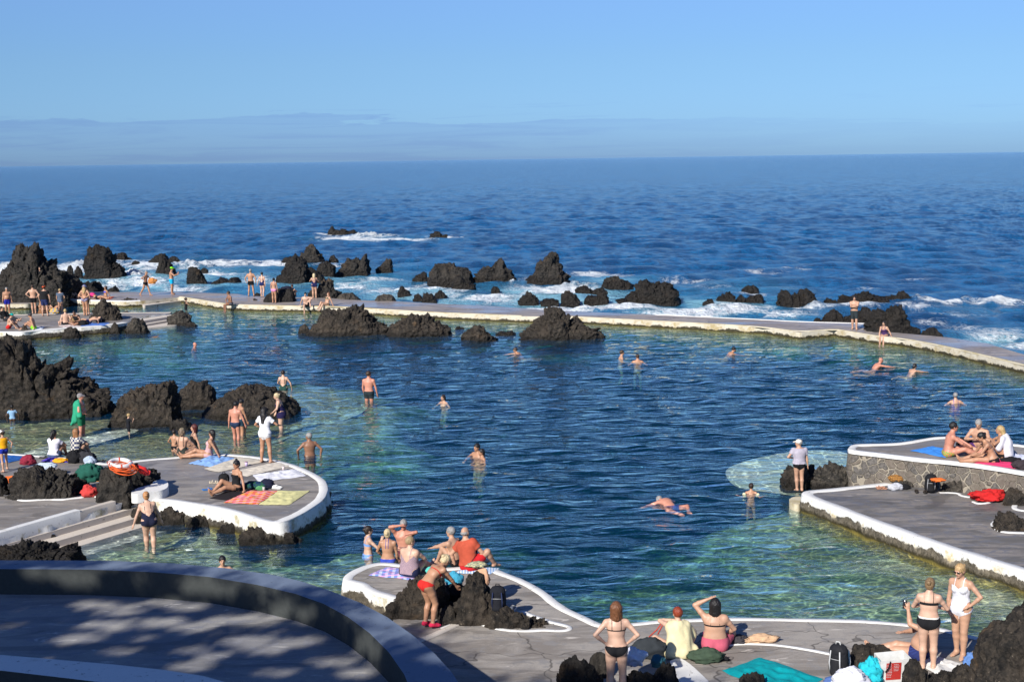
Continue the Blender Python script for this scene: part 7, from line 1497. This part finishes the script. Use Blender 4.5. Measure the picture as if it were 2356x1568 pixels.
for k in range(330):
    a = k * .19; rad_ = .27 + .07 * math.sin(k * .05) + rr.uniform(-.012, .012); pts.append((math.cos(a) * rad_ * 1.1 + .04 * math.sin(k * .021), math.sin(a) * rad_ * .8, .02 + .12 * (k / 330) + .03 * math.sin(a * 2 + k * .03)))
mb.tube(pts, .011, 5); o = mb.build('rope_coil', m_plain('orange_rope', (.72, .12, .03), .8, .2)); o.location = (P[0], P[1], Z2 + .82); o.rotation_euler = (R(14), R(8), 0); tag(o, 'coil of orange rope under the lifebuoy', 'rope')
t = empty('rescue_float'); rm = m_plain('float_red', (.68, .03, .02), .4, .5)
sdf_obj('float_body', [Prim((-.18, 0, .06), (.12, 0, .07), .06, .09, .03, (0, 1, 0), 1.3), Prim((.12, 0, .07), (.24, 0, .05), .09, .05, .03, (0, 1, 0), 1.3)], .014, rm, t)
mb = MB(); mb.tube([(.16, -.10, .07), (.27, -.11, .06), (.33, 0, .06), (.27, .11, .06), (.16, .10, .07)], .022, 8); mb.build('handle', rm, t)
mb = MB(); mb.tube([(-.16, -.09, .10), (-.16, 0, .15), (-.16, .09, .10)], .018, 6); mb.build('strap', m_cloth(BK), t)
P = at(322, 1098, Z2 + .5); t.location = (P[0], P[1], Z2 + .70); t.rotation_euler = (R(12), R(24), R(-22)); tag(t, 'red plastic rescue float on the right shoulder of the lifebuoy rock', 'rescue float')
# red cord handles
P = at(1508, 1500, Z3); mb = MB()
mb.tube([(P[0] - .12, P[1], Z3 + .30), (P[0] + .03, P[1], Z3 + .44), (P[0] + .14, P[1], Z3 + .60), (P[0] + .15, P[1], Z3 + .56), (P[0] + .04, P[1] - .04, Z3 + .36)], .012, 6)
o = mb.build('cord', m_plain('red_cord', (.45, .05, .03), .7, .2)); center_origin(o, (P[0], P[1], Z3 + .3)); tag(o, 'red cord loop standing up from the dark bag by the yellow towel', 'cord')
# blonde woman's towel
for o in [o for o in bpy.data.objects if o.get('label', '').startswith('blonde long haired woman')]:
    pr_ = [Prim((0, -.04, .60), (0, -.10, .42), .11, .15, .05, (1, 0, 0), 1.45), Prim((0, -.10, .42), (0, -.14, .10), .15, .16, .05, (1, 0, 0), 1.5), Prim((.18, .02, .56), (.20, .12, .30), .08, .09, .05), Prim((-.18, .02, .56), (-.2, .12, .30), .08, .09, .05)]
    V_, F_ = sdf_mesh(pr_, .016, [Ell((0, .14, .62), (.13, .16, .14), None, .02), Ell((0, 0, -.10), (.6, .6, .12), None, .01)]); V_ = lap(V_, F_, 2, .5); V_ += vnormals(V_, F_) * (.018 * noise3(V_ * np.array([9., 9., 3])))[:, None]
    new_mesh('towel', V_, F_, m_cloth((.62, .61, .66)), True, o)
# water stains and shadow-casting trees behind the viewpoint
# ------------------------------------------------------------------ trees beside the viewpoint whose shade dapples the foreground
m, nt, out = mat_new('leaf'); N = NT(nt); v = N.coord(); n_ = N.noise(v, 1.5, 3, .6)
c = N.mix(N.ramp(n_, .35, .65), (.035, .07, .018), (.075, .11, .03)); b = N.bsdf(out, c, .6, .3, None); LEAF = m
BARK = m_plain('bark', (.12, .09, .07), .9, .2, 0, .5, 8)
GAPS = [(213, 1389, 1.3), (265, 1398, 1.1), (296, 1406, 1), (378, 1385, 1.2), (432, 1395, 1.2), (239, 1437, 1.1), (273, 1445, .8), (381, 1429, 1.3), (441, 1443, 1.2), (182, 1469, 1.3), (336, 1466, .8), (273, 1496, 1), (435, 1494, .9), (495, 1506, 1), (435, 1533, 1.3), (580, 1426, 1.4), (560, 1476, 1.3), (615, 1491, 1.1), (635, 1546, 1), (765, 1521, 1.1), (825, 1546, 1), (520, 1425, 1.2), (690, 1475, 1.2),
        (150, 1345, 1), (220, 1350, 1.4), (330, 1335, 1), (500, 1368, 1.3), (550, 1378, .9), (680, 1410, 1), (735, 1425, 1), (870, 1495, 1.1), (890, 1520, .9), (1090, 1545, 1.2), (1140, 1560, 1), (20, 1440, .7), (90, 1520, .6), (560, 1320, .6), (760, 1375, .6), (900, 1450, .6)]
GP = [(*at(x, y, 1.5)[:2], k) for x, y, k in GAPS]
def tree(label, g, t, r, rz, seed, ncl=150, nl=80, clr=.95, dens=.26):
    ncl = int(ncl * dens); nl = 560; rr = np.random.RandomState(seed); C = np.array([g[0], g[1], 1.2]) - Ld * t
    cen = []
    while len(cen) < ncl:
        p = rr.uniform(-1, 1, 3)
        if np.linalg.norm(p) < 1: cen.append(C + p * np.array([r, r, rz]))
    cen = np.array(cen); P = np.repeat(cen, nl, 0) + rr.normal(size=(ncl * nl, 3)) * clr * .5 * np.array([1, 1, .7]); n = len(P)
    gpos = P[:, :2] + Ld[:2] * ((P[:, 2] - 1.5) / -Ld[2])[:, None]; keep = np.ones(n, bool)
    for gx, gy, k_ in GP: keep &= ((gpos[:, 0] - gx) / (.40 * k_)) ** 2 + ((gpos[:, 1] - gy) / (.26 * k_)) ** 2 > 1
    P = P[keep]; n = len(P)
    a = rr.normal(size=(n, 3)); a[:, 2] -= .4; a /= np.linalg.norm(a, axis=1)[:, None]; b = np.cross(a, rr.normal(size=(n, 3))); b /= np.linalg.norm(b, axis=1)[:, None]
    L_ = rr.uniform(.12, .26, n)[:, None]; W_ = L_ * .28
    V = np.stack([P - a * L_, P + b * W_, P + a * L_, P - b * W_], 1).reshape(-1, 3); F = np.arange(n * 4).reshape(n, 4)
    root = empty('tree', (C[0] - .5, C[1] - 1, 1.5)); off = Vector((C[0] - .5, C[1] - 1, 1.5))
    o = new_mesh('crown', V - np.array(off), F, LEAF, False, root)
    mb = MB(); top = Vector(C) - off; base = Vector((0, 0, -.1))
    mb.tube([base, base.lerp(top, .3) + Vector((.2, .1, .3)), base.lerp(top, .65) + Vector((.1, 0, .2)), top], [.32, .24, .18, .10], 10)
    for k in range(0, ncl, 2):
        e = Vector(cen[k]) - off; s_ = base.lerp(top, .6 + .3 * rr.rand()) + Vector((.1, 0, .2)); mb.tube([s_, s_.lerp(e, .5) + Vector((0, 0, .15)), e], [.07, .045, .015], 6)
    mb.build('trunk', BARK, root); tag(root, label, 'tree')
tree('broad leafy tree left of the viewpoint, farthest left', (-13.2, 23.6), 24, 4.1, 1.5, 1)
tree('broad leafy tree left of the viewpoint, second from the left', (-8.6, 23.2), 24.5, 4.2, 1.5, 2)
tree('broad leafy tree left of the viewpoint, third from the left', (-5.2, 21.6), 24, 3.6, 1.4, 3, 130)
tree('smaller leafy tree left of the viewpoint, fourth from the left', (-1.5, 19.5), 25, 2.7, 1.2, 4, 90)
tree('smallest leafy tree nearest the viewpoint', (1.3, 19.6), 24, 2.4, 1.0, 5, 70)
tree('leafy tree standing behind the others beside the viewpoint', (-9, 17.6), 27, 4.2, 1.4, 6, 150, dens=.13)

tree('leafy tree leaning over the near end of the foreground terrace', (-3.5, 17.6), 27, 4.4, 1.4, 7, 150, dens=.13)
tree('wide leafy tree at the far left of the viewpoint', (-14, 18.0), 27, 4.4, 1.4, 8, 150, dens=.13)
